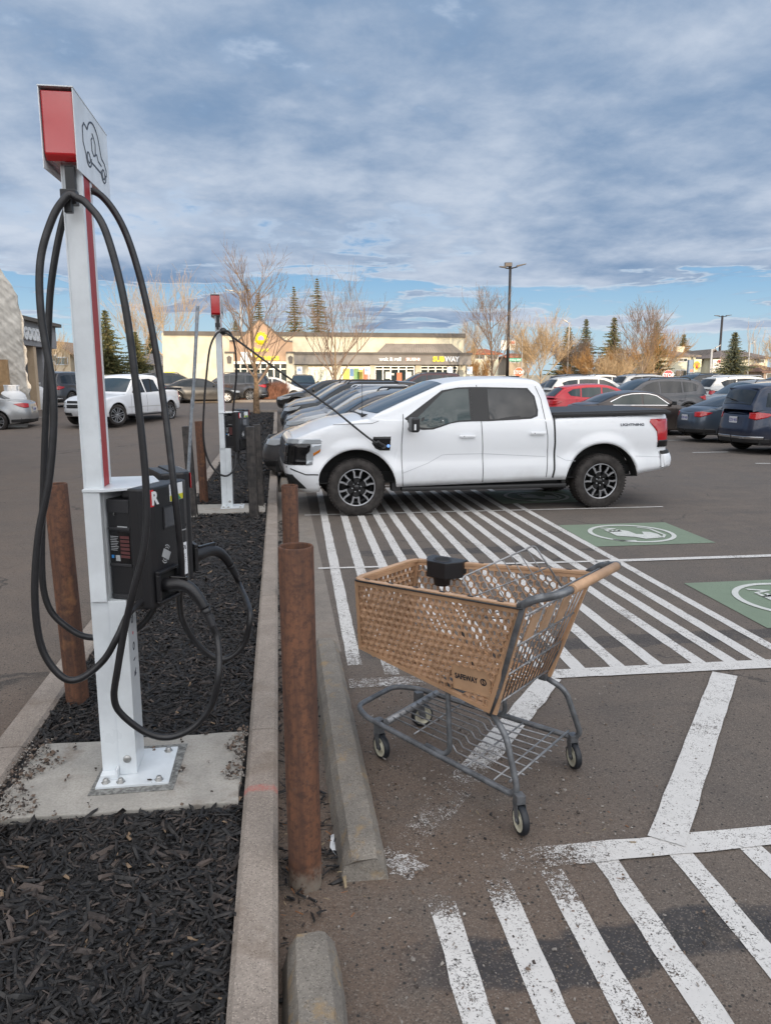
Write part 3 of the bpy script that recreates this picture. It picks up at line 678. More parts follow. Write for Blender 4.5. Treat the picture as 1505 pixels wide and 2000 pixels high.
# ---------------------------------------------------------------- charging stations
# station origin: ground under the post front-left edge; local = world - origin
def station(name, label, ox, oy, big):
    t_ = thing(name, label, 'charging station', (ox, oy, 0), 0, 'red-topped EV charging posts in the island')
    A = lambda q: (q[0] - OX0, q[1] - OY0, q[2])
    OX0, OY0 = -0.76, 3.33
    def bx(mb, lo, hi, mi=0, M=None): mb.box(A(lo), A(hi), mi, M)
    # upper post: channel with a recessed red face on the +x side
    m_ = MB(); bx(m_, (-.820, 3.265, 1.44), (-.751, 3.430, 2.76)); bx(m_, (-.7515, 3.265, 1.44), (-.746, 3.292, 2.76)); bx(m_, (-.7515, 3.398, 1.44), (-.746, 3.430, 2.76)); bx(m_, (-.824, 3.261, 1.44), (-.818, 3.280, 2.76))
    m_.build('post', post_white, t_, bevel=0.0015)
    m_ = MB(); bx(m_, (-.7508, 3.2935, 1.46), (-.7472, 3.3965, 2.755)); m_.build('red_stripe', stripe_red, t_)
    # lower pedestal
    m_ = MB(); bx(m_, (-.826, 3.245, 0.150), (-.752, 3.43, 0.965)); bx(m_, (-.7515, 3.238, 0.150), (-.676, 3.43, 0.965))
    m_.build('pedestal', post_white, t_, bevel=0.002)
    # upper housing that carries the two charger units
    m_ = MB(); top = [(-.822, 3.232), (-.754, 3.232), (-.754, 3.285), (-.615, 3.585), (-.66, 3.68), (-.822, 3.62)]
    m_.prism([(q[0] - OX0, q[1] - OY0) for q in top], 0.966, 1.445); m_.prism([(q[0] - OX0, q[1] - OY0) for q in [(-.824, 3.228), (-.735, 3.222), (-.63, 3.27), (-.545, 3.47), (-.60, 3.66), (-.823, 3.64)]], 1.446, 1.458)
    m_.build('housing', post_white, t_, bevel=0.002)
    m_ = MB(); bx(m_, (-.838, 3.145, .138), (-.525, 3.475, .149)); bx(m_, (-.828, 3.20, .1495), (-.756, 3.244, .172)); bx(m_, (-.7605, 3.20, .1495), (-.752, 3.244, .195))
    bp = m_.build('base_plate', post_white, t_, bevel=0.002)
    for (qx, qy) in ((-.735, 3.175), (-.57, 3.172), (-.565, 3.435), (-.80, 3.18)):
        m_ = MB(); m_.lathe([(0, .018), (.011, .018), (.013, .012), (.013, .004), (.020, .003), (.020, 0)], 6, axis='z'); o_ = m_.build('bolt', bolt_m, bp); o_.location = A((qx, qy, .149))
    m_ = MB(); m_.lathe([(0, -.008), (.015, -.008), (.018, -.003), (.018, 0)], 14, axis='y'); o_ = m_.build('bolt', bolt_m, t_); o_.location = A((-.715, 3.238, .225))
    # vertical lettering on the +x face of the pedestal
    for i, (ch_, mi) in enumerate((('R', 0), ('I', 0), ('O', 0), ('\u2022', 1), ('C', 0), ('A', 0), ('N', 0))):
        zz = 0.60 + i * 0.062; L_ = MB()
        text_mb(ch_, 0.036, basis(A((-.6757, 3.335, zz)), (0, 0, 1), (0, -1, 0)), 0.0012, L_, mi, bold=0.02)
        L_.build('letter', [icon_dark, stk_red], t_)
    # sign head: two white side plates with a red box between them
    hd = MB(); hd.prism([(3.197 - OY0, 2.765), (3.215 - OY0, 2.745), (3.73 - OY0, 2.745), (3.73 - OY0, 2.992), (3.197 - OY0, 2.992)], -.862 - OX0, -.745 - OX0, 0, axis='x')
    hd = hd.build('sign_head', post_red, t_, bevel=0.006)
    for nx_, x0, x1 in ((0, -.7435, -.7405), (1, -.867, -.864)):
        m_ = MB(); m_.prism([(3.188 - OY0, 2.712), (3.765 - OY0, 2.725), (3.765 - OY0, 3.002), (3.188 - OY0, 3.002)], x0 - OX0, x1 - OX0, axis='x'); sp_ = m_.build('sign_panel', post_white, hd)
        if nx_ == 0:
            ic = MB(); M = basis(A((-.7400, 3.50, 2.875)), (0, 1, 0), (0, 0, 1)) @ Matrix.Diagonal((1.12, .86, 1, 1))
            arc = lambda cx, cy, r_, a0, a1, n=10: [(cx + r_ * math.cos(R(a0 + (a1 - a0) * k_ / n)), cy + r_ * math.sin(R(a0 + (a1 - a0) * k_ / n))) for k_ in range(n + 1)]
            ribbon(ic, [(-.150, -.075), (-.178, -.035), (-.175, .03), (-.150, .055), (-.105, .045)] + arc(-.01, .008, .098, 155, 20, 16) + [(.108, -.01), (.155, -.02), (.182, -.045), (.182, -.075)], .0075, M, .0012)
            for cx in (-.105, .130): ribbon(ic, arc(cx, -.080, .023, 0, 360, 16)[:-1], .007, M, .0012, closed=True); ribbon(ic, arc(cx, -.080, .040, 170, 370, 12), .007, M, .0012)
            ribbon(ic, [(-.062, -.088), (.088, -.088)], .0075, M, .0012)
            ribbon(ic, [(-.03, .055), (-.005, .040), (.012, .020), (.005, -.03), (-.02, -.045), (-.045, -.03), (-.05, .02), (-.03, .035)], .007, M, .0012)
            ribbon(ic, [(.00, -.035), (.03, -.02), (.05, -.045), (.10, -.050)], .007, M, .0012)
            ic.build('car_icon', icon_dark, sp_)
    m_ = MB(); m_.prism([(3.186 - OY0, 3.003), (3.767 - OY0, 3.003), (3.767 - OY0, 3.007), (3.186 - OY0, 3.007)], -.868 - OX0, -.739 - OX0, axis='x'); m_.build('top_cover', post_white, hd)
    m_ = MB(); bx(m_, (-.803, 3.235, 2.62), (-.765, 3.2605, 2.735)); bx(m_, (-.815, 3.19, 2.585), (-.755, 3.240, 2.640)); bx(m_, (-.800, 3.175, 2.55), (-.770, 3.205, 2.60))
    m_.build('cable_hook', blk_plastic, t_, bevel=0.004)
    # charger unit; local frame: X along the face, Y into the wall, Z up
    def unit(M, detail, nm='charger_unit'):
        w, dp, h = 0.350, 0.165, 0.530
        m_ = MB()
        # front shell: slightly crowned, and a stepped rear body
        fr = [(0.0, 0.0), (0.02, -0.030), (0.06, -0.042), (w - 0.06, -0.042), (w - 0.02, -0.030), (w, 0.0), (w, 0.045), (0, 0.045)]
        m_.prism(fr, 0, h, M=M)
        m_.box((0.012, 0.046, 0.03), (w - 0.012, dp, h - 0.05), M=M); m_.box((0.03, 0.046, h - 0.049), (w - 0.03, 0.10, h - 0.005), M=M)
        u = m_.build(nm, blk_plastic, t_, bevel=0.010)
        m_ = MB()
        for (z0, z1) in ((0.04, 0.06), (0.185, 0.198), (0.345, 0.358)): m_.box((0.005, 0.05, z0), (w - 0.005, dp - 0.004, z1), M=M)
        m_.box((0.010, 0.052, h - 0.11), (w - 0.01, dp - .003, h - 0.052), M=M)
        m_.build('ribbed_trim', blk_plastic2, u, bevel=0.003)
        F = lambda x, z: basis(M @ Vector((x, -0.0425, z)), M.to_3x3() @ Vector((1, 0, 0)), (0, 0, 1))
        m_ = MB(); m_.box((0.118, -0.0455, 0.335), (0.240, -0.0425, 0.435), M=M); m_.build('screen_frame', grey_print if 0 else blk_plastic2, u, bevel=0.001)
        m_ = MB(); m_.box((0.125, -0.0475, 0.343), (0.233, -0.0458, 0.428), M=M); m_.build('screen', screen_m, u)
        m_ = MB(); m_.box((0.030, -0.0415, 0.448), (0.098, -0.039, 0.520), M=M, mi=0); text_mb('R', 0.055, F(0.066, 0.484) @ Matrix.Translation((0, 0, .001)), .001, m_, 1, bold=.04); m_.build('red_sticker', [stk_red, stk_white], u)
        m_ = MB(); m_.box((0.175, -0.0445, 0.450), (0.280, -0.0427, 0.526), M=M, mi=0); m_.box((0.176, -0.0452, 0.451), (0.279, -0.0446, 0.476), M=M, mi=1)
        FF = F(-.032, 0) @ Matrix.Translation((0, 0, .003)); m_.add([FF @ Vector(q) for q in ((0.225, .452, .0005), (.295, .452, .0005), (.262, .487, .0005))], [(0, 1, 2)], 2)
        ribbon(m_, [(.225, .503), (.232, .497), (.243, .516)], .004, FF, .0005, 2); text_mb('ev', 0.010, FF @ Matrix.Translation((.235, .490, 0)), .0005, m_, 3)
        m_.build('charge_sticker', [stk_white, stk_yel, stk_grn, ink], u)
        m_ = MB(); m_.box((0.225, -0.0445, 0.095), (0.292, -0.0427, 0.245), M=M, mi=0); text_mb('P3976' if detail else 'P3977', 0.020, F(0.2585, 0.222) @ Matrix.Translation((0, 0, .002)), .0006, m_, 1, bold=.02, sx=.8)
        for k_ in range(6): m_.box((0.233, -0.0452, 0.198 - k_ * .009), (0.233 + (.025 if k_ == 0 else .05 - .004 * (k_ % 3)), -0.0446, 0.1995 - k_ * .009), M=M, mi=1)
        m_.build('number_label', [stk_white, ink], u)
        m_ = MB(); FF = F(.125, .225) @ Matrix.Rotation(R(-25), 4, 'Z')
        m_.add([FF @ Vector(q) for q in ((-.03, -.018, .001), (.028, -.022, .001), (.035, .016, .001), (-.026, .02, .001))], [(0, 1, 2, 3)]); 
        for s_ in (1, -1):
            for r_ in (.030, .040): ribbon(m_, [(r_ * .8 * math.sin(R(a)) , s_ * r_ * math.cos(R(a))) for a in range(-35, 36, 10)], .004, FF, .001)
        m_.build('tap_symbol', grey_print, u)
        m_ = MB(); m_.box((0.212, -0.0440, 0.318), (0.30, -0.0427, 0.330), M=M, mi=0)
        for k_ in range(9): m_.box((0.215 + k_ * .009, -0.0446, 0.302), (0.2205 + k_ * .009, -0.0428, 0.3075), M=M, mi=1)
        m_.build('power_marking', [blk_plastic, grey_print], u)
        # holster mouth
        m_ = MB()
        for lo, hi in (((.035, -.062, .02), (.195, -.043, .032)), ((.035, -.062, .150), (.195, -.043, .165)), ((.035, -.062, .0325), (.05, -.043, .1495)), ((.180, -.062, .0325), (.195, -.043, .1495))): m_.box(lo, hi, M=M)
        m_.build('holster', blk_plastic, u, bevel=0.004)
        m_ = MB(); m_.box((.0505, -.0440, .033), (.1795, -.0426, .149), M=M); m_.build('holster_recess', underbody, u)
        # information plate and lock on the side cheek
        SM = basis(M @ Vector((0.0115, 0.105, 0.26)), M.to_3x3() @ Vector((0, -1, 0)), (0, 0, 1))
        m_ = MB(); BX = lambda x0, z0, x1, z1, mi, e=.0008: m_.add([SM @ Vector(q) for q in ((x0, z0, e), (x1, z0, e), (x1, z1, e), (x0, z1, e))], [(0, 1, 2, 3)], mi)
        BX(-.052, -.062, .050, .078, 0)
        for k_ in range(9): BX(-.048, .055 - k_ * .0075, -.008 - .004 * (k_ % 3), .0575 - k_ * .0075, 1, .0014)
        for k_ in range(6): BX(0, .048 - k_ * .017, .046, .060 - k_ * .017, 3, .0014)
        BX(-.047, -.040, -.034, -.026, 2, .0014); BX(-.026, -.052, -.004, -.026, 1, .0014)
        BX(-.01, .098, .04, .103, 1, .0014)
        m_.build('information_plate', [blk_gloss, grey_print, stk_blu, mat_once('dark_red_print', (.10, .03, .03))], u)
        m_ = MB(); m_.lathe([(0, -.004), (.006, -.004), (.008, 0)], 12, axis='x', M=Matrix.Translation(M @ Vector((0.010, 0.125, 0.415)))); m_.build('lock', bolt_m, u)
        return u
    def frame(p0, face):     # p0: lower-left corner of the face seen from outside; face: unit vector along the face
        x = Vector((face[0], face[1], 0)).normalized(); y = Vector((-x.y, x.x, 0))
        Mx = Matrix((x, y, Vector((0, 0, 1)))).transposed().to_4x4(); Mx.translation = Vector(A(p0)); return Mx
    U1 = frame((-.598, 3.205, 0.930), (.42, .91)); unit(U1, True)
    U2 = frame((-.452, 3.600, 0.950), (-.36, .93)); unit(U2, False)
    return t_, A, U1, U2
_mo = {}
def mat_once(n, c, **k_):
    if n not in _mo: _mo[n] = mat(n, c, 0.5, **k_)
    return _mo[n]
def connector(parent, M, plug=True):
    """J1772 handle: along local -Y out of the holster, dropping"""
    m_ = MB()
    pts = [(0, .03, 0), (0, -.03, .000), (0, -.10, .004), (0, -.165, -.012), (0, -.215, -.050), (0, -.255, -.100)]
    rs = [.030, .034, .030, .026, .024, .021]
    sp = spline(pts, 5); rr_ = []
    for i in range(len(sp)): u = i / (len(sp) - 1) * (len(rs) - 1); k_ = min(int(u), len(rs) - 2); rr_.append(lerp(rs[k_], rs[k_ + 1], u - k_))
    m_.tube([M @ q for q in sp], rr_, 14); m_.tube([M @ Vector(q) for q in ((0, -.256, -.101), (0, -.275, -.128))], [.024, .018], 12)
    c = m_.build('connector', blk_plastic, parent)
    m_ = MB(); m_.box((-.010, -.150, .022), (.010, -.03, .042), M=M); m_.build('latch_button', blk_gloss, c, bevel=.004)
    m_ = MB()
    A_, B_ = Vector((0, -.268, -.119)), Vector((0, -.305, -.180)); P_ = [M @ A_.lerp(B_, k_ / 14) for k_ in range(15)]; m_.tube(P_, [(.0205 if k_ % 2 else .0180) - .0002 * k_ for k_ in range(15)], 12)
    m_.build('strain_relief', blk_plastic2, c)
    return M @ Vector((0, -.285, -.148))
st1, A1, U1, U2 = station('charging_station', 'nearest and tallest white charging post with red sign head and looped black cables', -.76, 3.33, True)
c1 = U1 @ Matrix.Translation((.100, -.05, .092)) @ Matrix.Rotation(R(6), 4, 'Z') @ Matrix.Diagonal((1, .70, 1, 1)); e1 = connector(st1, c1)
c2 = U2 @ Matrix.Translation((.115, -.06, .092)) @ Matrix.Rotation(R(30), 4, 'Z'); e2 = connector(st1, c2)
cab_r = 0.0145
W2 = lambda L_: [A1(q) for q in L_]
# front cable: unit bottom, down and left in a wide loop, up over the hook, down past the unit and round to the connector
f_ = [(-.745, 3.155, 2.600), (-.705, 3.14, 2.575), (-.635, 3.10, 2.47), (-.575, 3.07, 2.20), (-.545, 3.05, 1.85), (-.530, 3.04, 1.50), (-.545, 3.03, 1.27), (-.598, 3.03, 1.08), (-.650, 3.05, .90), (-.690, 3.05, .72)]
l_ = [(-.785, 3.155, 2.600), (-.835, 3.14, 2.52), (-.885, 3.12, 2.36), (-.892, 3.10, 2.15), (-.865, 3.08, 1.85), (-.895, 3.06, 1.55), (-.955, 3.05, 1.30), (-.985, 3.04, 1.05), (-.975, 3.04, .84), (-.910, 3.04, .715), (-.840, 3.05, .695), (-.745, 3.06, .765), (-.680, 3.06, .87), (-.64, 3.10, .95), (-.60, 3.24, .97)]
m_ = MB(); m_.tube(spline(W2(list(reversed(l_))) + W2([(-.765, 3.16, 2.612)]) + W2(f_[0:1]), 8), cab_r, 10)
E1w = e1
loop = [(-.712, 3.06, .60), (-.690, 3.07, .52), (-.600, 3.09, .42), (-.505, 3.10, .385), (-.400, 3.11, .42), (-.320, 3.11, .52), (-.284, 3.11, .66)]
DIR1 = (c1.to_3x3() @ Vector((0, -.45, -.9))).normalized(); DIR2 = (c2.to_3x3() @ Vector((0, -.45, -.9))).normalized()
m_.tube(spline(W2(f_) + W2(loop) + [tuple(Vector(E1w) + DIR1 * .10), tuple(Vector(E1w) + DIR1 * .03), tuple(E1w)], 8), cab_r, 10)
m_.build('charging_cable', rubber, st1)
# rear cable hangs from a second hook behind the post
m_ = MB()
b_ = [(-.60, 3.50, .97), (-.60, 3.50, .86), (-.70, 3.47, .75), (-.883, 3.45, .733), (-.99, 3.45, .79), (-1.065, 3.45, .90), (-1.075, 3.45, 1.10), (-1.03, 3.45, 1.55), (-.985, 3.45, 1.95), (-.945, 3.45, 2.30), (-.862, 3.44, 2.60), (-.78, 3.42, 2.68), (-.70, 3.42, 2.66), (-.615, 3.42, 2.51), (-.545, 3.40, 2.22), (-.495, 3.36, 1.86), (-.455, 3.28, 1.45), (-.445, 3.32, 1.10), (-.475, 3.42, .90), (-.470, 3.50, .76), (-.40, 3.54, .62), (-.30, 3.56, .55), (-.20, 3.57, .62), (-.165, 3.58, .78)]
m_.tube(spline(W2(b_) + [tuple(Vector(e2) + DIR2 * .10), tuple(Vector(e2) + DIR2 * .03), tuple(e2)], 8), cab_r, 10)
m_.build('charging_cable', rubber, st1)
m_ = MB(); m_.box(A1((-.80, 3.401, 2.62)), A1((-.76, 3.44, 2.665))); m_.build('cable_hook', blk_plastic, st1, bevel=.004)

# the station by the pickup is a copy with its own cable run
st2 = thing('charging_station', 'far white charging post with red head whose cable reaches to the white pickup', 'charging station', (-.745, 10.50, 0), 0, 'red-topped EV charging posts in the island')
for ch in [o for o in bpy.data.objects if o.parent == st1 and not o.name.startswith(('charging_cable', 'connector'))]: copy_tree(ch, st2)
B = lambda q: (q[0] + .745, q[1] - 10.50, q[2])
m_ = MB()
hk = (-.70, 10.36, 2.53)
m_.tube(spline([B(q) for q in [(-.60, 10.45, .97), (-.61, 10.35, .72), (-.72, 10.3, .60), (-.86, 10.3, .66), (-.97, 10.3, .85), (-1.01, 10.3, 1.15), (-.985, 10.3, 1.55), (-.93, 10.3, 2.0), (-.87, 10.3, 2.33), (-.78, 10.32, 2.50), hk]], 8), .014, 8)
m_.tube(spline([B(q) for q in [hk, (-.60, 10.33, 2.47), (-.40, 10.32, 2.325), (-.1, 10.31, 2.10), (.3, 10.30, 1.815), (.7, 10.24, 1.525), (1.02, 10.19, 1.265), (1.20, 10.16, 1.12), (1.34, 10.15, 1.02), (1.39, 10.20, .985)]], 8), .014, 8)
m_.build('charging_cable', rubber, st2)
m_ = MB()
m_.tube(spline([B(q) for q in [hk, (-.62, 10.38, 2.52), (-.56, 10.42, 2.35), (-.55, 10.45, 2.0), (-.58, 10.48, 1.75), (-.62, 10.5, 1.46)]], 8), .014, 8)
m_.tube(spline([B(q) for q in [(-.55, 10.5, .97), (-.56, 10.5, .78), (-.47, 10.5, .64), (-.30, 10.6, .60), (-.2, 10.7, .62)]], 8), .014, 8)
m_.build('charging_cable', rubber, st2)
m_ = MB(); m_.lathe([(0, -.03), (.04, -.02), (.05, 0), (.04, .02), (0, .03)], 10, M=Matrix.Translation(B(hk))); m_.build('cable_ball', blk_plastic, st2)

# ---------------------------------------------------------------- bollards
def bollard(x, y, h, m_, label, r_=0.062, lean=(0, 0), grp='rusty steel pipe bollards'):
    b_ = MB(); b_.lathe([(r_, -.1), (r_, h - .004), (r_ - .003, h), (r_ - .008, h), (r_ - .009, h - .006), (r_ - .009, h - .5), (0, h - .5)], 28, axis='z')
    o_ = b_.build('bollard', m_, None); o_.location = (x, y, 0); o_.rotation_euler = (lean[0], lean[1], 0)
    # opening mouth smooth but rim crisp
    return tag(o_, label, 'bollard', grp)
bollard(0.058, 2.585, 1.335, rust_a, 'tall rusty pipe bollard in the foreground beside the chipped wheel stop', r_=.063, lean=(0, R(-.4)))
bollard(-1.165, 4.17, 1.36, rust_b, 'rusty pipe bollard left of the nearest charging post at the island edge', lean=(0, R(-1.4)))
bollard(0.075, 6.05, 1.06, rust_c, 'rusty pipe bollard partly hidden behind the tall front bollard', r_=.067)
bollard(-1.115, 11.10, 1.30, rust_b, 'rusty pipe bollard standing left of the far charging post', lean=(0, R(-1.2)))
def post(x, y, h, label, w=.075, lean=(0, 0), name='black_post'):
    b_ = MB(); s_ = w / 2; b_.box((-s_, -s_, -.1), (s_, s_, h)); b_.box((-s_ * 1.3, s_, -.1), (-s_ * .6, s_ * 1.35, h - .01)); b_.box((s_ * .6, s_, -.1), (s_ * 1.3, s_ * 1.35, h - .01))
    b_.box((-s_ * .3, -s_ * 1.12, 0), (s_ * .3, -s_ * 1.01, h - .01))
    o_ = b_.build(name, black_post, None, bevel=.006); o_.location = (x, y, 0); o_.rotation_euler = (lean[0], lean[1], 0)
    b2 = MB(); b2.lathe([(.055, .0), (.06, .10), (.045, .17), (.0, .18)], 9, axis='z', smooth=False); b2.build('concrete_collar', conc_slab, o_)
    return tag(o_, label, 'bollard', 'black steel guard posts in the island')
post(-.350, 9.78, 1.30, 'black steel guard post right of the far charging post, the nearer of the pair', .10, (0, R(-.8)))
post(-.285, 10.55, 1.28, 'black steel guard post half hidden behind its twin right of the far charging post', .09, (0, R(-1)))
post(-1.135, 9.85, 1.31, 'black steel guard post behind the leaning grey sign post', .09, (0, R(-2)))
post(-1.165, 2.66, .45, 'black stub of a guard post at the left edge of the mulch bed', .10)
# leaning bare sign post of galvanised U channel
b_ = MB(); prof = [(-.034, 0), (-.034, .006), (-.020, .006), (-.012, .028), (.012, .028), (.020, .006), (.034, .006), (.034, 0), (.016, 0), (.009, .022), (-.009, .022), (-.016, 0)]
b_.prism(prof, 0, 1.75); b_.prism([(q[0] * 1.0, q[1] - .008) for q in prof], 1.62, 2.86)
o_ = b_.build('sign_post', galv); 
pa, pb = Vector((-1.135, 8.95, .05)), aty(387, 598, 9.05)
o_.location = pa; dv = (pb - pa); o_.rotation_euler = dv.to_track_quat('Z', 'Y').to_euler(); o_.scale = (1, 1, dv.length / 2.86)
tag(o_, 'bare grey metal sign post leaning beside the far charging station', 'sign post')
# ---------------------------------------------------------------- shopping cart (u: travel direction, v: towards the camera side, z up)
cart = thing('shopping_cart', 'tan plastic shopping cart on a grey steel frame standing askew on the striped asphalt', 'shopping cart', (1.213, 3.03, 0), math.atan2(.722, -.692))
# in the cart's own frame x = forward, y = left; the side nearer the camera is the left side
tan = mat('tan_plastic', (0.43, 0.258, 0.150), 0.55, var=0.18, vscale=5, bump=0.1, bscale=80)
tan2 = mat('tan_plastic_edge', (0.46, 0.285, 0.17), 0.5, var=0.15, vscale=7)
steel = mat('grey_painted_steel', (0.135, 0.142, 0.152), 0.42, 0.35, var=0.35, vscale=16)
steel_w = mat('cart_wire', (0.26, 0.265, 0.275), 0.4, 0.5, var=0.3, vscale=20)
caster_c = mat('cream_caster', (0.50, 0.48, 0.38), 0.5, var=0.2, vscale=12)
TF, TR, BR, BF = (.965, .255, .93), (-.005, .345, .995), (.175, .250, .470), (.975, .215, .565)
def hexpanel(P, Q, Rr, T_, name, s_=.0225, thick=.019, skip=None, border=.020, mats=tan, slits=None):
    """quad P(top-left) Q(top-right) R(bottom-right) T(bottom-left) in 3-D, filled by a honeycomb lattice of real cells"""
    P, Q, Rr, T_ = map(Vector, (P, Q, Rr, T_))
    x = (Q - P).normalized(); n_ = (Q - P).cross(T_ - P).normalized(); y = n_.cross(x)
    to2 = lambda q: ((q - P).dot(x), (q - P).dot(y))
    poly = [to2(q) for q in (P, Q, Rr, T_)]
    o2 = lambda a, b, h: P + x * a + y * b + n_ * h
    def inside(a, b, mg):
        sgn = None
        for i in range(4):
            (x0, y0), (x1, y1) = poly[i], poly[(i + 1) % 4]
            L_ = math.hypot(x1 - x0, y1 - y0); c_ = ((x1 - x0) * (b - y0) - (y1 - y0) * (a - x0)) / L_
            c0 = ((x1 - x0) * ((poly[(i + 2) % 4][1]) - y0) - (y1 - y0) * (poly[(i + 2) % 4][0] - x0))
            if c_ * (1 if c0 > 0 else -1) < mg: return False
        return True
    m_ = MB(); w = s_ * math.sqrt(3)
    ax = [q[0] for q in poly]; ay = [q[1] for q in poly]
    j = 0; b = min(ay)
    while b < max(ay):
        a = min(ax) + (w / 2 if j % 2 else 0)
        while a < max(ax):
            if inside(a, b, s_ * .55) and not (skip and skip(a, b)):
                vs = []
                for (rad, h) in ((s_ * 1.0, thick / 2), (s_ * .885, thick / 2), (s_ * .83, -thick / 2), (s_ * 1.0, -thick / 2)):
                    for k_ in range(6):
                        an = R(60 * k_ + 30); vs.append(o2(a + rad * math.cos(an), b + rad * math.sin(an), h))
                fs = []
                for g_ in range(3):
                    for k_ in range(6): fs.append((g_ * 6 + k_, g_ * 6 + (k_ + 1) % 6, g_ * 6 + 6 + (k_ + 1) % 6, g_ * 6 + 6 + k_))
                m_.add(vs, fs)
            a += w
        b += s_ * 1.5; j += 1
    # solid border strips
    for i in range(4):
        p0, p1 = Vector(poly[i]), Vector(poly[(i + 1) % 4]); c_ = sum((Vector(q) for q in poly), Vector((0, 0))) / 4
        d_ = (p1 - p0).normalized(); nn = Vector((-d_.y, d_.x)); nn = nn if nn.dot(c_ - p0) > 0 else -nn
        q = [p0, p1, p1 + nn * border - d_ * border * .2, p0 + nn * border + d_ * border * .2]
        hh = thick / 2 + .0015 + .0004 * i
        m_.add([o2(v.x, v.y, -hh) for v in q] + [o2(v.x, v.y, hh) for v in q], [(0, 1, 2, 3), (4, 5, 6, 7), (0, 1, 5, 4), (1, 2, 6, 5), (2, 3, 7, 6), (3, 0, 4, 7)])
    return m_, o2, to2, n_, x, y
mir = lambda q: (q[0], -q[1], q[2])
# near side (left) with the name plate
pl = [(.375, .62), (.192, .612)]
m_, o2, to2, nn, xx, yy = hexpanel(TF, TR, BR, BF, 'side', skip=lambda a, b: .560 < a < .775 and b > .312 and b < .446)
near = m_.build('basket_side', tan, cart)
m_ = MB(); plq = [(.565, .322), (.762, .322), (.762, .436), (.565, .436)]
m_.add([o2(a, b, h) for h in (-.004, .006) for (a, b) in plq], [(0, 1, 2, 3), (4, 5, 6, 7), (0, 1, 5, 4), (1, 2, 6, 5), (2, 3, 7, 6), (3, 0, 4, 7)])
for (a0, b0, a1, b1) in ((.558, .315, .770, .323), (.558, .435, .770, .443), (.558, .3232, .566, .4348), (.762, .3232, .770, .4348)):
    m_.add([o2(a, b, h) for h in (-.006, .010) for (a, b) in ((a0, b0), (a1, b0), (a1, b1), (a0, b1))], [(0, 1, 2, 3), (4, 5, 6, 7), (0, 1, 5, 4), (1, 2, 6, 5), (2, 3, 7, 6), (3, 0, 4, 7)])
np_ = m_.build('name_plate', tan2, near)
sgn = 1 if nn.y > 0 else -1
Mt = basis(o2(.650, .376, sgn * .0068 if sgn > 0 else -.0048), xx, -yy if (xx.cross(-yy)).y > 0 else yy)
m_ = MB(); text_mb('SAFEWAY', .025, Mt @ Matrix.Translation((-.012, 0, 0)), .001, m_, 0, bold=.03, sx=.80)
Ms = Mt @ Matrix.Translation((.082, 0, 0))
ribbon(m_, [(.0145 * math.cos(R(a)), .0145 * math.sin(R(a))) for a in range(0, 360, 20)], .0055, Ms, .001, closed=True)
ribbon(m_, [(.004, .014), (-.003, .005), (.003, -.005), (-.004, -.014)], .006, Ms, .001)
m_.build('store_lettering', ink, np_)
m_, *_r = hexpanel(mir(TR), mir(TF), mir(BF), mir(BR), 'side'); m_.build('basket_side', tan, cart)
m_, *_r = hexpanel(mir(TF), TF, BF, mir(BF), 'front'); m_.build('basket_front', tan, cart)
BRu, BFu = (.19, .245, .478), (.965, .21, .572)
m_, *_r = hexpanel(mir(BFu), BFu, BRu, mir(BRu), 'floor', s_=.024, thick=.012); m_.build('basket_floor', tan, cart)
# rim
m_ = MB()
def lipstrip(a, b, w, h):
    a, b = Vector(a), Vector(b); d_ = (b - a).normalized(); s_ = Vector((0, 0, 1)).cross(d_).normalized()
    m_.add([a + s_ * i * w / 2 + Vector((0, 0, k_ * h)) for k_ in (0, 1) for i in (-1, 1)] + [b + s_ * i * w / 2 + Vector((0, 0, k_ * h)) for k_ in (0, 1) for i in (-1, 1)], [(0, 1, 3, 2), (4, 5, 7, 6), (0, 1, 5, 4), (2, 3, 7, 6), (0, 2, 6, 4), (1, 3, 7, 5)])
rim = [TR, tuple(Vector(TF) + Vector((-.06, .006, 0))), tuple(Vector(TF) + Vector((-.012, -.004, 0))), tuple(Vector(TF) + Vector((.006, -.05, 0)))]
rimp = rim + [mir(q) for q in reversed(rim)]
for a, b in zip(rimp, rimp[1:]): lipstrip(a, b, .030, .016)
m_.build('basket_rim', tan2, cart, bevel=.003)
m_ = MB()
for k_ in range(6):
    for sd_ in (1, -1):
        u = .12 + k_ * .16; q = Vector(TR).lerp(Vector(TF), u); q.y *= sd_; m_.box((q.x - .014, q.y - .004, q.z + .0165), (q.x + .014, q.y + .004, q.z + .0185))
e_ = fillet([tuple(Vector(TR) + Vector((0, .017, .004))), tuple(Vector(TF) + Vector((.012, .017, .004))), tuple(Vector(mir(TF)) + Vector((.014, .0, .004)))], .05)
m_.tube(e_, .0045, 6); m_.build('rim_bumper', blk_plastic, cart)
# rear posts of the basket and gate
for s_ in (1, -1):
    m_ = MB(); q = lambda u, v, z: (u, v * s_, z)
    m_.tube(fillet([q(-.085, .335, 1.065), q(-.01, .355, 1.035), q(.045, .335, .86), q(.135, .285, .58), q(.185, .270, .455)], .03), .0125, 8)
    m_.build('rear_upright', steel, cart)
for s_ in (1, -1):
    m_ = MB()
    e0 = [(-.004, .328, .975), (.012, .328, .975), (.175, .262, .462), (.150, .262, .462)]
    m_.add([(a[0] + o_, a[1] * s_ + (0.012 if k_ else 0) * s_, a[2]) for k_ in (0, 1) for (a, o_) in ((e0[0], 0), (e0[1], .03), (e0[2], .04), (e0[3], 0))], [(0, 1, 2, 3), (4, 5, 6, 7), (0, 1, 5, 4), (1, 2, 6, 5), (2, 3, 7, 6), (3, 0, 4, 7)])
    m_.build('basket_corner', tan2, cart)
g = MB()
G0, G1 = Vector((.012, 0, .955)), Vector((.165, 0, .500))
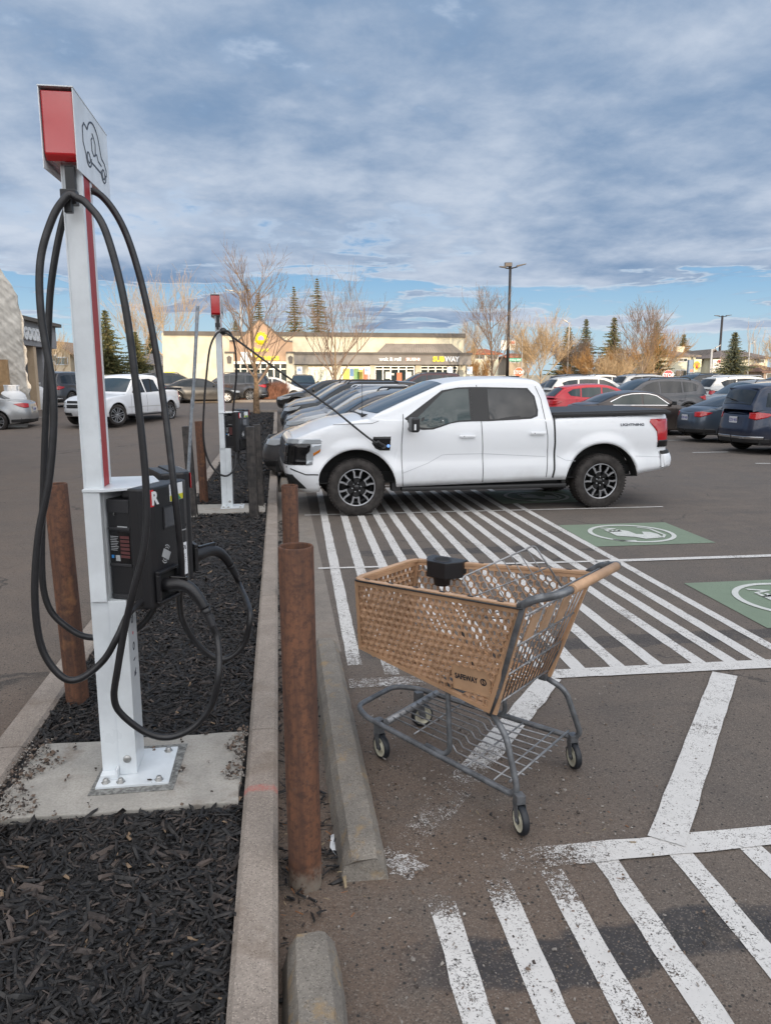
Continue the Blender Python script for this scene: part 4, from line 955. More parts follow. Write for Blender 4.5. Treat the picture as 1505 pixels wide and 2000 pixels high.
for k_ in range(14):
    f = -1 + 2 * k_ / 13; g.tube([(G0.x, f * .305, G0.z), (G1.x, f * .235, G1.z)], .0034, 5)
for u in (0, .33, .66, 1):
    q = G0.lerp(G1, u); hw = lerp(.315, .245, u); g.tube([(q.x - .004, -hw, q.z), (q.x - .004, hw, q.z)], .0050, 6)
g.build('rear_gate', steel_w, cart)
g = MB()
for f in (-.14, .02, .16):
    q0, q1 = G0.lerp(G1, .03), G0.lerp(G1, .30); g.add([(q0.x - .012, f, q0.z), (q0.x - .012, f + .085, q0.z), (q1.x - .012, f + .085, q1.z), (q1.x - .012, f, q1.z), (q0.x - .006, f, q0.z), (q0.x - .006, f + .085, q0.z), (q1.x - .006, f + .085, q1.z), (q1.x - .006, f, q1.z)], [(0, 1, 2, 3), (4, 5, 6, 7), (0, 1, 5, 4), (1, 2, 6, 5), (2, 3, 7, 6), (3, 0, 4, 7)])
g.build('seat_flap', tan2, cart)
# handle
m_ = MB(); m_.tube(fillet([(.02, .345, 1.0), (-.035, .350, 1.04), (-.145, .315, 1.075), (-.155, .20, 1.08), (-.155, -.20, 1.08), (-.145, -.315, 1.075), (-.035, -.350, 1.04), (.02, -.345, 1.0)], .07), .0165, 10); m_.build('handle_frame', steel, cart)
m_ = MB(); m_.tube([(-.157, -.235, 1.081), (-.157, .235, 1.081)], .021, 12); m_.build('handle_grip', tan2, cart)
m_ = MB()
for k_ in range(11):
    v = -.27 + k_ * .054; m_.tube([(-.06, v, 1.045), (.01, v, .985)], .003, 5)
m_.tube([(-.06, -.29, 1.045), (-.06, .29, 1.045)], .0045, 6); m_.build('child_seat_wire', steel_w, cart)
# folded child seat back: wire frame leaning into the basket
m_ = MB(); a, b, c, d_ = Vector((.455, .15, 1.005)), Vector((.205, -.20, 1.155)), Vector((.135, -.20, .90)), Vector((.375, .15, .78))
a, b, c, d_ = Vector((.43, .13, 1.01)), Vector((.235, -.205, 1.13)), Vector((.09, -.235, .93)), Vector((.30, .16, .85))
m_.tube(fillet([d_, a, b, c], .02), .0045, 6)
for k_ in range(1, 9): m_.tube([a.lerp(b, k_ / 9), d_.lerp(c, k_ / 9)], .0028, 5)
m_.tube([a.lerp(d_, .5), b.lerp(c, .5)], .0032, 5); m_.tube([d_, c], .0045, 6)
m_.tube([c, (.03, -.29, .97)], .004, 5); m_.tube([d_, (.03, .29, .93)], .004, 5); m_.tube([d_.lerp(c, .5), (.03, .0, .95)], .004, 5)
m_.build('child_seat_back', steel_w, cart)
# cup holder on the far rim
m_ = MB(); y0 = -.275
m_.prism([(.885, y0 + .035), (.885, y0 - .02), (.665, y0 - .030), (.665, y0 + .03), (.715, y0 + .115), (.83, y0 + .115)], .885, .972)
m_.lathe([(.0, .835), (.042, .835), (.050, .884)], 18, axis='z', M=Matrix.Translation((.775, y0 + .05, 0)))
cu = m_.build('cup_holder', blk_plastic, cart, bevel=.004)
m_ = MB(); m_.lathe([(.040, .9725), (.046, .978), (.052, .9725)], 24, axis='z', M=Matrix.Translation((.775, y0 + .05, 0))); m_.build('cup_ring', blk_plastic2, cu)
m_ = MB(); m_.lathe([(0, .974), (.0385, .974)], 24, axis='z', M=Matrix.Translation((.775, y0 + .05, 0))); m_.build('cup_hollow', underbody, cu)
# dark safety strap
m_ = MB(); m_.tube(spline([(.36, .245, .83), (.33, .262, .77), (.30, .25, .70), (.285, .262, .63), (.30, .252, .58)], 6), .006, 5); m_.build('strap', blk_plastic, cart)
# lower frame
m_ = MB()
lo = [(.02, .310, .165), (.10, .318, .160), (.93, .215, .200), (1.03, .175, .205), (1.05, .0, .205)]
outer = [(.05, .290, .43)] and [(.175, .262, .455), (.085, .300, .400), (.010, .325, .185), (.035, .322, .150), (.12, .315, .155), (.935, .225, .205), (1.045, .160, .210)]
full = outer + [mir(q) for q in reversed(outer)]
m_.tube(fillet(full, .055, 5), .0145, 10)
for s_ in (1, -1):
    q = lambda u, v, z: (u, v * s_, z)
    m_.tube(fillet([q(.200, .255, .462), q(.32, .245, .505), q(.43, .238, .520)], .03), .012, 8)
    m_.tube(fillet([q(.455, .232, .528), q(.425, .243, .50), q(.395, .262, .215), q(.42, .272, .185), q(.53, .262, .193)], .03), .0125, 8)
m_.build('lower_frame', steel, cart)
m_ = MB()
for s_ in (1, -1): m_.box((.412, .226 * s_ - .013, .495), (.452, .226 * s_ + .013, .548)); m_.box((.165, .252 * s_ - .016, .445), (.205, .252 * s_ + .016, .480))
m_.build('frame_bracket', steel, cart, bevel=.003)
m_ = MB(); m_.tube([(.80, -.225, .215), (.80, .225, .215)], .018, 8); m_.tube([(.06, -.30, .19), (.06, .30, .19)], .006, 6)
for k_ in range(8):
    v = -.19 + k_ * .0543; m_.tube(fillet([(.80, v * .95, .228), (.42, v * 1.05, .205), (.40, v * 1.05, .175), (.055, v * 1.25, .165)], .01), .0042, 5)
for u, hw in ((.62, .235), (.30, .29), (.14, .30)): m_.tube([(u, -hw, .168 if u < .4 else .212), (u, hw, .168 if u < .4 else .212)], .0045, 5)
m_.build('bottom_rack', steel_w, cart)
def caster(u, v, top, rz, ww=.030, rad=.0635):
    t_ = Matrix.Translation((u, v, 0)) @ Matrix.Rotation(rz, 4, 'Z')
    m_ = MB(); off = -.022
    m_.box((-.022, -.020, rad + .068), (.022, .020, top), M=t_)
    for s_ in (1, -1):
        y0, y1 = s_ * (ww / 2 + .003), s_ * (ww / 2 + .0065)
        m_.prism([(-.026, rad + .067), (.026, rad + .067), (off + .014, rad - .014), (off - .014, rad - .014)], min(y0, y1), max(y0, y1), M=t_, axis='y')
    m_.lathe([(0, -.026), (.008, -.026), (.008, .026), (0, .026)], 10, M=t_ @ Matrix.Translation((off, 0, rad)))
    c = m_.build('caster', steel, cart, bevel=.0015)
    m_ = MB(); m_.lathe([(.050, -ww / 2), (.059, -ww / 2), (.0635, -ww / 2 + .006), (.0635, ww / 2 - .006), (.059, ww / 2), (.050, ww / 2)], 36, M=t_ @ Matrix.Translation((off, 0, rad))); m_.build('tyre', mat_once('caster_rubber', (.012, .015, .020)), c)
    m_ = MB(); m_.lathe([(0, -ww / 2 + .001), (.020, -ww / 2 + .001), (.022, -ww / 2 + .006), (.042, -ww / 2 + .006), (.046, -ww / 2 - .001), (.050, -ww / 2), (.050, ww / 2), (.046, ww / 2 + .001), (.042, ww / 2 - .006), (.022, ww / 2 - .006), (.020, ww / 2 - .001), (0, ww / 2 - .001)], 36, M=t_ @ Matrix.Translation((off, 0, rad))); m_.build('hub', caster_c, c)
    m_ = MB(); m_.lathe([(0, -ww / 2 - .003), (.017, -ww / 2 - .003), (.017, ww / 2 + .003), (0, ww / 2 + .003)], 20, M=t_ @ Matrix.Translation((off, 0, rad))); m_.build('hub_cap', mat_once('caster_rubber', (.012, .015, .020)), c)
caster(-.005, .332, .170, R(-38)); caster(.045, -.320, .170, R(-40)); caster(.865, .200, .205, R(-20)); caster(.90, -.195, .205, R(60))
# ---------------------------------------------------------------- vehicles: one body builder for all
class Car:
    """local frame: +x forward, +y left, z up, origin on the ground at mid length"""
    def __init__(s, **k):
        s.L, s.W = k['L'], k['W']; s.n = k.get('n', 6.0)
        s.dxf = k.get('dxf', [(0, 0)]); s.dxr = k.get('dxr', [(0, 0)]); s.wz = k['wz']
        s.zt = k['zt']; s.zb = k['zb']; s.arches = k['arches']; s.flare = k.get('flare', .012)
        s.tp = k.get('tp', 0.06); s.r0 = k.get('r0', .05); s.crown = k.get('crown', .04)
        s.T = k['T']; s.tum = k.get('tum', .28); s.gi = k.get('gi', .02); s.bow = k.get('bow', (.10, .06)); s.rr = k.get('rr', .10); s.gcrown = k.get('gcrown', .035)
        s.bowspan = k.get('bowspan', 0.9)
        a = s.L / 2; n = s.n; tab = []
        rs = [i / 60 for i in range(0, 61)]
        pts = []
        for i in range(400):
            ph = PI * i / 399; c_, sn = math.cos(ph), math.sin(ph)
            pts.append((math.copysign(abs(c_) ** (2 / n), c_), abs(sn) ** (2 / n)))
        # enrich ends
        q = [((1 - r_ ** n) ** (1 / n), r_) for r_ in [j / 50 for j in range(48)]]
        side = [(v, (1 - abs(v) ** n) ** (1 / n)) for v in [1 - .02 - 1.96 * j / 150 for j in range(151)]]
        allp = q + side + [(-x_, y_) for x_, y_ in q]
        allp = sorted(allp, key=lambda p_: math.atan2(p_[1] * s.W / 2, p_[0] * a))
        acc = 0; last = None
        for x_, y_ in allp:
            P_ = (x_ * a, y_ * s.W / 2)
            if last: acc += math.hypot(P_[0] - last[0], P_[1] - last[1])
            tab.append((acc, x_, y_)); last = P_
        s.tab = tab; s.Stot = acc
        s._sa = np.array([q_[0] for q_ in tab]); s._qa = np.array([q_[1] for q_ in tab]); s._ra = np.array([q_[2] for q_ in tab])
    def qr(s, S_): return float(np.interp(S_, s._sa, s._qa)), float(np.interp(S_, s._sa, s._ra))
    def S_x(s, x):      # arclength where the side reaches x
        v = x / (s.L / 2); return float(np.interp(-v, -s._qa, s._sa))
    def S_front(s, y): return float(np.interp(y / (s.W / 2), s._ra[:len(s._ra) // 2], s._sa[:len(s._sa) // 2]))
    def S_rear(s, y): return s.Stot - s.S_front(y)
    def point(s, S_, z, side=1, off=0.0):
        def P_(S1, z1):
            q, r_ = s.qr(min(max(S1, 0), s.Stot))
            a = s.L / 2 + (pws(s.dxf, z1) if q > 0 else pws(s.dxr, z1)) * min(1, abs(q) * 1.0) ** 3
            w = pws(s.wz, z1) * (1 - s.tp * abs(q) ** 3); x = q * a
            for (ax, ar, az) in s.arches:
                dd = math.hypot(x - ax, z1 - az)
                if dd < ar + .22: w += s.flare * max(0, 1 - abs(dd - ar - .02) / .14) * (1 if r_ > .5 else 0)
            return Vector((x, r_ * w, z1))
        p0 = P_(S_, z)
        if off:
            e = .01; t1 = P_(S_ + e, z) - P_(S_ - e, z); t2 = P_(S_, z + e) - P_(S_, z - e)
            nn = t1.cross(t2); nn = nn.normalized() if nn.length > 1e-9 else Vector((1, 0, 0))
            c = Vector((0, 0, z)); 
            if nn.dot(Vector((p0.x * .2 if abs(s.qr(S_)[0]) < .9 else p0.x, p0.y, 0))) < 0: nn = -nn
            p0 = p0 + nn * off
        p0.y *= side
        return p0
    def ztop(s, x): return pws(s.zt, x)
    def zbot(s, x):
        z = pw(s.zb, x)
        for (ax, ar, az) in s.arches:
            if abs(x - ax) < ar: z = max(z, az + math.sqrt(ar * ar - (x - ax) ** 2))
        return z
    def stations(s):
        st = list(np.linspace(0, s.Stot, int(s.Stot / .045)))
        for (ax, ar, az) in s.arches:
            for k_ in range(25):
                st.append(s.S_x(ax + ar * math.cos(PI * k_ / 24)))
        return sorted(st)
    def body(s, parent, m, name='body'):
        mb = MB(); st = s.stations(); NL = 12; top = {}
        for side in (1, -1):
            vs = []; 
            for S_ in st:
                q, r_ = s.qr(S_); x0 = q * s.L / 2; zt_ = s.ztop(x0); zb_ = min(s.zbot(x0), zt_ - .06); r0 = min(s.r0, (zt_ - zb_) * .4)
                # no rounding under the cabin
                if s.T[0][0] > x0 > s.T[-1][0]: r0 = min(r0, .012)
                col = []
                for j in range(NL): z = lerp(zb_, zt_ - r0, j / (NL - 1)); col.append(s.point(S_, z, side))
                for j in (1, 2, 3):
                    an = PI / 2 * j / 3; col.append(s.point(S_, zt_ - r0 + r0 * math.sin(an), side, -r0 * (1 - math.cos(an)) if r0 > .005 else 0))
                # inner lip of the panel
                col.insert(0, s.point(S_, zb_ + .002, side, -.045))
                vs += col
            K = NL + 4; n = len(st)
            mb.add(vs, [(i * K + j, (i + 1) * K + j, (i + 1) * K + j + 1, i * K + j + 1) for i in range(n - 1) for j in range(K - 1)], 0, True)
            top[side] = [vs[i * K + K - 1] for i in range(n)]
        # deck across
        n = len(st); V = 11; vs = []
        for i in range(n):
            a, b = top[1][i], top[-1][i]
            for j in range(V):
                u = j / (V - 1); p_ = a.lerp(b, u); yy = 1 - (2 * u - 1) ** 2
                p_.z += s.crown * yy * min(1, a.y / (s.W * .3)); vs.append(p_)
        mb.add(vs, [(i * V + j, i * V + j + 1, (i + 1) * V + j + 1, (i + 1) * V + j) for i in range(n - 1) for j in range(V - 1)], 0, True)
        o_ = mb.build(name, m, parent)
        # underbody and wheel wells
        ub = MB(); a = s.L / 2 - .25; w = s.W / 2 - .22; ar_ = s.arches; hi_ = s.W > 1.99
        if hi_: ub.box((ar_[1][0] - .2, -w, .32), (a - .1, w, .60)); ub.box((-a + .1, -w, .52), (ar_[1][0] - .2, w, .62))
        else: ub.box((-a, -w, .22), (a, w, .60))
        for (ax, ar, az) in s.arches:
            for sd_ in (1, -1):
                ub.lathe([(ar + .01, sd_ * (s.W / 2 - .24)), (ar + .01, sd_ * (s.W / 2 - .03))], 32, M=Matrix.Translation((ax, 0, az)))
                ub.lathe([(0, sd_ * (s.W / 2 - .26)), (ar + .01, sd_ * (s.W / 2 - .26))], 32, M=Matrix.Translation((ax, 0, az)))
        ub = s.trim_low(ub)
        ub.build('underbody', underbody, parent, smooth=False)
        return o_
    def trim_low(s, ub):
        # keep well tunnels above the ground line
        lo = .47 if s.W > 1.99 else .24
        ub.v = [(v[0], v[1], max(v[2], lo)) for v in ub.v]; return ub
    def patch(s, parent, poly, m, name, side=1, off=.005, nz=6, ds=.04, thick=True):
        """poly in (S, z), monotone along S"""
        xs_ = sorted(set([round(p_[0], 4) for p_ in poly])); lo, hi = xs_[0], xs_[-1]
        cols = sorted(set(xs_ + [round(lo + (hi - lo) * i / max(1, int((hi - lo) / ds)), 4) for i in range(max(1, int((hi - lo) / ds)) + 1)]))
        mb = MB(); vs = []; n = 0
        for c in cols:
            cc = min(max(c, lo + 1e-4), hi - 1e-4); zs = []
            for i in range(len(poly)):
                (x0, z0), (x1, z1) = poly[i], poly[(i + 1) % len(poly)]
                if (x0 - cc) * (x1 - cc) < 0: zs.append(z0 + (z1 - z0) * (cc - x0) / (x1 - x0))
            if len(zs) < 2: continue
            za, zb_ = min(zs), max(zs)
            for j in range(nz + 1): vs.append(s.surf(c, lerp(za, zb_, j / nz), side, off))
            n += 1
        K = nz + 1
        mb.add(vs, [(i * K + j, (i + 1) * K + j, (i + 1) * K + j + 1, i * K + j + 1) for i in range(n - 1) for j in range(nz)], 0, True)
        # edge returns give the panel a real thickness
        if thick and off > .002:
            ring = [i * K for i in range(n)] + [(n - 1) * K + j for j in range(1, K)] + [i * K + nz for i in range(n - 2, -1, -1)] + [j for j in range(K - 2, 0, -1)]
            base = len(mb.v); inner = []
            c = Vector((0, 0, 0))
            for i in ring:
                v = Vector(mb.v[i]); inner.append(v - s._n(v, side) * (off + .004))
            mb.v += [tuple(v) for v in inner]; R_ = len(ring)
            for i in range(R_):
                mb.f.append((ring[i], ring[(i + 1) % R_], base + (i + 1) % R_, base + i)); mb.m.append(0); mb.sm.append(False)
        return mb.build(name, m, parent)
    def _n(s, v, side):
        if abs(v.x) > s.L / 2 * .93 and v.z < s.ztop(v.x) + .02: return Vector((math.copysign(1, v.x), 0, 0))
        return Vector((0, side, 0))
    def surf(s, S_, z, side, off):
        q, r_ = s.qr(S_); x = q * s.L / 2; zt_ = s.ztop(x)
        if z > zt_ and s.T[-1][0] < x < s.T[0][0]: return s.gpoint(x, z, side, off)
        return s.point(S_, z, side, off)
    # greenhouse
    def Tz(s, x): Ts = s.T[::-1]; return pws(Ts, x) if s.T[-1][0] + .05 < x < s.T[0][0] - .05 else pw(Ts, x)
    def gy(s, x):
        zt_ = s.ztop(x); p_ = s.point(s.S_x(x), zt_ - .002, 1); return p_.y - s.gi
    def gpoint(s, x, z, side=1, off=0.0):
        zt_ = s.ztop(x); return Vector((x, side * (s.gy(x) - s.tum * (z - zt_) + off * .96), z + off * .25))
    def bowx(s, x):
        xa, xc = s.T[0][0], s.T[-1][0]
        return s.bow[0] * max(0, 1 - (xa - x) / s.bowspan) - s.bow[1] * max(0, 1 - (x - xc) / s.bowspan)
    def section(s, x, off=0.0, n_arc=5, n_top=8):
        zt_ = s.ztop(x) - .01; T = s.Tz(x); h = T - zt_; rr = min(s.rr, max(.01, h * .55)); yb = s.gy(x) + s.tum * .01
        ys = yb - s.tum * h; pts = []
        for j in range(4): z = lerp(zt_, T - rr, j / 3); pts.append((yb - s.tum * (z - zt_), z))
        cy = ys + s.tum * rr - rr * .9; 
        for j in range(1, n_arc + 1):
            a = PI / 2 * j / n_arc; pts.append((cy + rr * .9 * math.cos(a), T - rr + rr * math.sin(a)))
        ye = pts[-1][0]
        for j in range(1, n_top + 1):
            y = ye * (1 - j / n_top); pts.append((y, T + s.gcrown * (1 - (y / max(ye, .01)) ** 2) * min(1, h / .2)))
        b = s.bowx(x); out = []
        for (y, z) in pts: out.append(Vector((x + b * (1 - (y / yb) ** 2) * min(1, max(0, (z - zt_) / max(h, .01))) , y, z)))
        return out
    def cabin(s, parent, m, name='cabin'):
        xa, xc = s.T[0][0], s.T[-1][0]; xs_ = sorted(set([round(v, 3) for v in np.linspace(xc, xa, int((xa - xc) / .05))] + [v[0] for v in s.T]), reverse=True)
        mb = MB()
        for side in (1, -1):
            vs = []; K = None
            for x in xs_:
                sc = s.section(x); K = len(sc); vs += [Vector((p_.x, p_.y * side, p_.z)) for p_ in sc]
            mb.add(vs, [(i * K + j, (i + 1) * K + j, (i + 1) * K + j + 1, i * K + j + 1) for i in range(len(xs_) - 1) for j in range(K - 1)], 0, True)
        return mb.build(name, m, parent)
    def cross_glass(s, parent, x0, x1, m, name, inset=.05, off=.006, n=8):
        """windscreen or rear window between stations x0 and x1"""
        mb = MB(); V = 15; vs = []
        for i in range(n + 1):
            x = lerp(x0, x1, i / n); sc = s.section(x)[4 + 2:]
            ys_ = sc[0].y - inset + .03
            zs = [(p_.y, p_.z, p_.x) for p_ in sc][::-1]
            for j in range(V):
                y = lerp(-ys_, ys_, j / (V - 1)); ay = abs(y)
                z = float(np.interp(ay, [q[0] for q in zs], [q[1] for q in zs])); xx = float(np.interp(ay, [q[0] for q in zs], [q[2] for q in zs]))
                vs.append(Vector((xx, y, z)))
        sl = (vs[0] - vs[n * V]).normalized(); nrm = Vector((-sl.z, 0, sl.x)) ; nrm = nrm if nrm.z > 0 else -nrm
        vs = [v + nrm * off for v in vs]
        mb.add(vs, [(i * V + j, (i + 1) * V + j, (i + 1) * V + j + 1, i * V + j + 1) for i in range(n) for j in range(V - 1)], 0, True)
        return mb.build(name, m, parent)
    def side_window(s, parent, poly, m, name='side_window', side=1, off=.006):
        P2 = [(s.S_x(x), z) for x, z in poly]; return s.patch(parent, P2, m, name, side, off, 5, .06, thick=False)
    def line(s, parent, pts, side=1, w=.009, m=None, name='panel_line', off=.003):
        """thin gap line through (x, z) points"""
        mb = MB(); P3 = []
        for (x0, z0), (x1, z1) in zip(pts, pts[1:]):
            k_ = max(1, int(math.hypot(x1 - x0, z1 - z0) / .06))
            for i in range(k_): P3.append((lerp(x0, x1, i / k_), lerp(z0, z1, i / k_)))
        P3.append(pts[-1])
        vs = []
        for i, (x, z) in enumerate(P3):
            a, b = P3[max(0, i - 1)], P3[min(len(P3) - 1, i + 1)]; dx_, dz_ = b[0] - a[0], b[1] - a[1]; L_ = math.hypot(dx_, dz_) or 1
            nx_, nz_ = -dz_ / L_ * w / 2, dx_ / L_ * w / 2
            for sg in (1, -1): vs.append(s.surf(s.S_x(x + sg * nx_), z + sg * nz_, side, off))
        mb.add(vs, [(2 * i, 2 * i + 1, 2 * i + 3, 2 * i + 2) for i in range(len(P3) - 1)], 0, True)
        return mb.build(name, m or seam_m, parent)

def wheel_meshes(r_, w, kind):
    """tyre and rim meshes, axis along y, outer face at +y"""
    ty = MB(); rr = r_ * (.66 if kind == 'truck' else .70)
    prof = [(rr, -w / 2 + .01), (rr + .01, -w / 2), (r_ - .035, -w / 2 - .004), (r_ - .012, -w / 2 + .018), (r_, -w / 2 + .04), (r_, w / 2 - .04), (r_ - .012, w / 2 - .018), (r_ - .035, w / 2 + .004), (rr + .01, w / 2), (rr, w / 2 - .01), (rr - .006, w / 2 - .03)]
    ty.lathe(prof, 44)
    if kind == 'truck':
        for k_ in range(56):
            a = 2 * PI * k_ / 56
            for sg in (1, -1):
                Mx = Matrix.Rotation(a + sg * .02, 4, 'Y') @ Matrix.Translation((r_ - .004, sg * (w / 2 - .035), 0)); ty.box((-.012, -.032, -.010), (.006, .028, .010), M=Mx)
    rb = MB(); rb.lathe([(rr - .004, w / 2 - .02), (rr - .004, -w / 2 + .03), (rr - .05, -w / 2 + .05), (0, -w / 2 + .05)], 44)
    rf = MB(); yf = w / 2 - .022
    rf.lathe([(rr - .001, yf - .02), (rr + .001, yf + .006), (rr - .014, yf + .008), (rr - .020, yf - .004), (rr - .016, yf - .03)], 44, mi=0)
    if kind == 'truck':
        for k_ in range(6):
            M_ = Matrix.Rotation(2 * PI * k_ / 6 + .26, 4, 'Y')
            y0, y1 = yf - .03, yf - .002
            def pr(poly, a_, b_, mi): rf.prism(poly, a_, b_, mi, M=M_, axis='y')
            pr([(.05, -.035), (rr * .62, -.042), (rr * .62, .042), (.05, .035)], yf - .05, yf - .022, 1)
            # silver forked ends
            pr([(rr * .50, -.048), (rr * .78, -.058), (rr * .80, -.034), (rr * .56, -.026)], y0, y1, 0); pr([(rr * .50, .048), (rr * .78, .058), (rr * .80, .034), (rr * .56, .026)], y0, y1, 0)
            pr([(rr * .76, -.060), (rr - .006, -.085), (rr - .006, -.058), (rr * .78, -.034)], y0, y1 - .001, 0); pr([(rr * .76, .060), (rr - .006, .085), (rr - .006, .058), (rr * .78, .034)], y0, y1 - .001, 0)
            pr([(rr * .48, -.05), (rr * .57, -.026), (rr * .57, .026), (rr * .48, .05), (rr * .53, 0)], y0 - .002, y1 - .002, 0)
            rf.lathe([(0, yf - .005), (.011, yf - .007), (.011, yf - .02)], 8, 0, M=Matrix.Rotation(2 * PI * k_ / 6, 4, 'Y') @ Matrix.Translation((.062, 0, 0)))
        rf.lathe([(0, yf - .004), (.040, yf - .006), (.048, yf - .03), (.085, yf - .04), (.09, yf - .06)], 24, 1)
    else:
        ns = 5 if kind != 'suv' else 6
        for k_ in range(ns):
            M_ = Matrix.Rotation(2 * PI * k_ / ns, 4, 'Y')
            for sg in (1, -1): rf.prism([(.035, sg * .008), (rr - .012, sg * .030), (rr - .012, sg * .062), (.035, sg * .034)], yf - .03, yf - .004, 0, M=M_, axis='y')
        rf.lathe([(0, yf - .002), (.035, yf - .004), (.05, yf - .02), (.05, yf - .04)], 20, 0)
    o1 = ty.build('tyre', tyre_m); o2 = rf.build('rim', [rim_silver, rim_black], smooth=None); o3 = rb.build('wheel', rim_black)
    me = (o3.data, o1.data, o2.data)
    for o_ in (o1, o2, o3): bpy.data.objects.remove(o_)
    return me
_wm = {}
def wheels(parent, ar, W, r_, w=.22, kind='car', steer=0.0):
    key = (round(r_, 3), round(w, 3), kind)
    if key not in _wm: _wm[key] = wheel_meshes(r_, w, kind)
    a, b, c = _wm[key]
    for i, ax in enumerate(ar):
        for sd_ in (1, -1):
            o_ = bpy.data.objects.new('wheel', a); C.objects.link(o_); o_.parent = parent
            o_.location = (ax, sd_ * (W / 2 - w / 2 - .015), r_)
            rz = (0 if sd_ > 0 else PI) + (steer if i == 0 else 0)
            o_.rotation_euler = (0, .35 * i + .2 * sd_, rz)
            for nm, me in (('tyre', b), ('rim', c)):
                q = bpy.data.objects.new(nm, me); C.objects.link(q); q.parent = o_

def mirrors(car, parent, x, z, m, sz=(.10, .20, .14)):
    for sd_ in (1, -1):
        y = car.gy(x) * sd_; mb = MB(); mb.box((x - sz[0] / 2, min(y + sd_ * .06, y + sd_ * (.06 + sz[1])), z), (x + sz[0] / 2, max(y + sd_ * .06, y + sd_ * (.06 + sz[1])), z + sz[2]))
        mb.box((x - .02, min(y - sd_ * .03, y + sd_ * .065), z + .01), (x + .03, max(y - sd_ * .03, y + sd_ * .065), z + .05))
        mb.build('mirror', m, parent, bevel=.02)

# ---------------------------------------------------------------- the white pickup
white_car = mat_carpaint('white_car_paint', (0.74, 0.76, 0.79), dirt=.30)
pu = thing('pickup_truck', 'white four-door pickup parked at the kerb with a charging cable in its fender', 'pickup truck', (2.945, 11.31, 0.0), PI + R(2.2), None)
X_ = lambda X: 2.945 - X      # from lot x to car x
car = Car(L=5.78, W=2.02, n=11, tp=.045, flare=.030, r0=.055, crown=.045,
    wz=[(0, .955), (.35, .965), (.48, .998), (.57, 1.014), (.62, 1.014), (.84, .978), (.96, 1.000), (1.15, .998), (1.25, .985), (1.38, .965)],
    dxf=[(0, -.20), (.35, -.12), (.5, -.02), (.62, .03), (.72, .03), (.85, .01), (1.0, .0), (1.10, -.05), (1.4, -.12)],
    dxr=[(0, .01), (.6, .03), (.62, .08), (.76, .08), (.80, .02), (1.0, .02), (1.45, -.01)],
    zt=[(-2.9, 1.395), (-1.02, 1.355), (-.985, 1.345), (-.95, 1.33), (1.55, 1.345), (1.68, 1.370), (1.80, 1.365), (2.28, 1.30), (2.60, 1.195), (2.72, 1.145), (2.80, 1.115), (2.9, 1.105)],
    zb=[(-2.9, .58), (-2.75, .56), (-2.2, .50), (-1.2, .45), (1.3, .40), (1.45, .41), (2.4, .36), (2.7, .34), (2.9, .42)],
    arches=[(1.925, .555, .385), (-1.735, .575, .395)],
    T=[(1.73, 1.36), (1.62, 1.42), (.72, 1.815), (.60, 1.858), (.35, 1.893), (.0, 1.912), (-.40, 1.915), (-.70, 1.895), (-.80, 1.855), (-.86, 1.76), (-.945, 1.36)],
    tum=.34, gi=.008, bow=(.14, .03), rr=.10, gcrown=.035, bowspan=.9)
car.body(pu, white_car); car.cabin(pu, white_car)
L_ = 1; wh = white_car
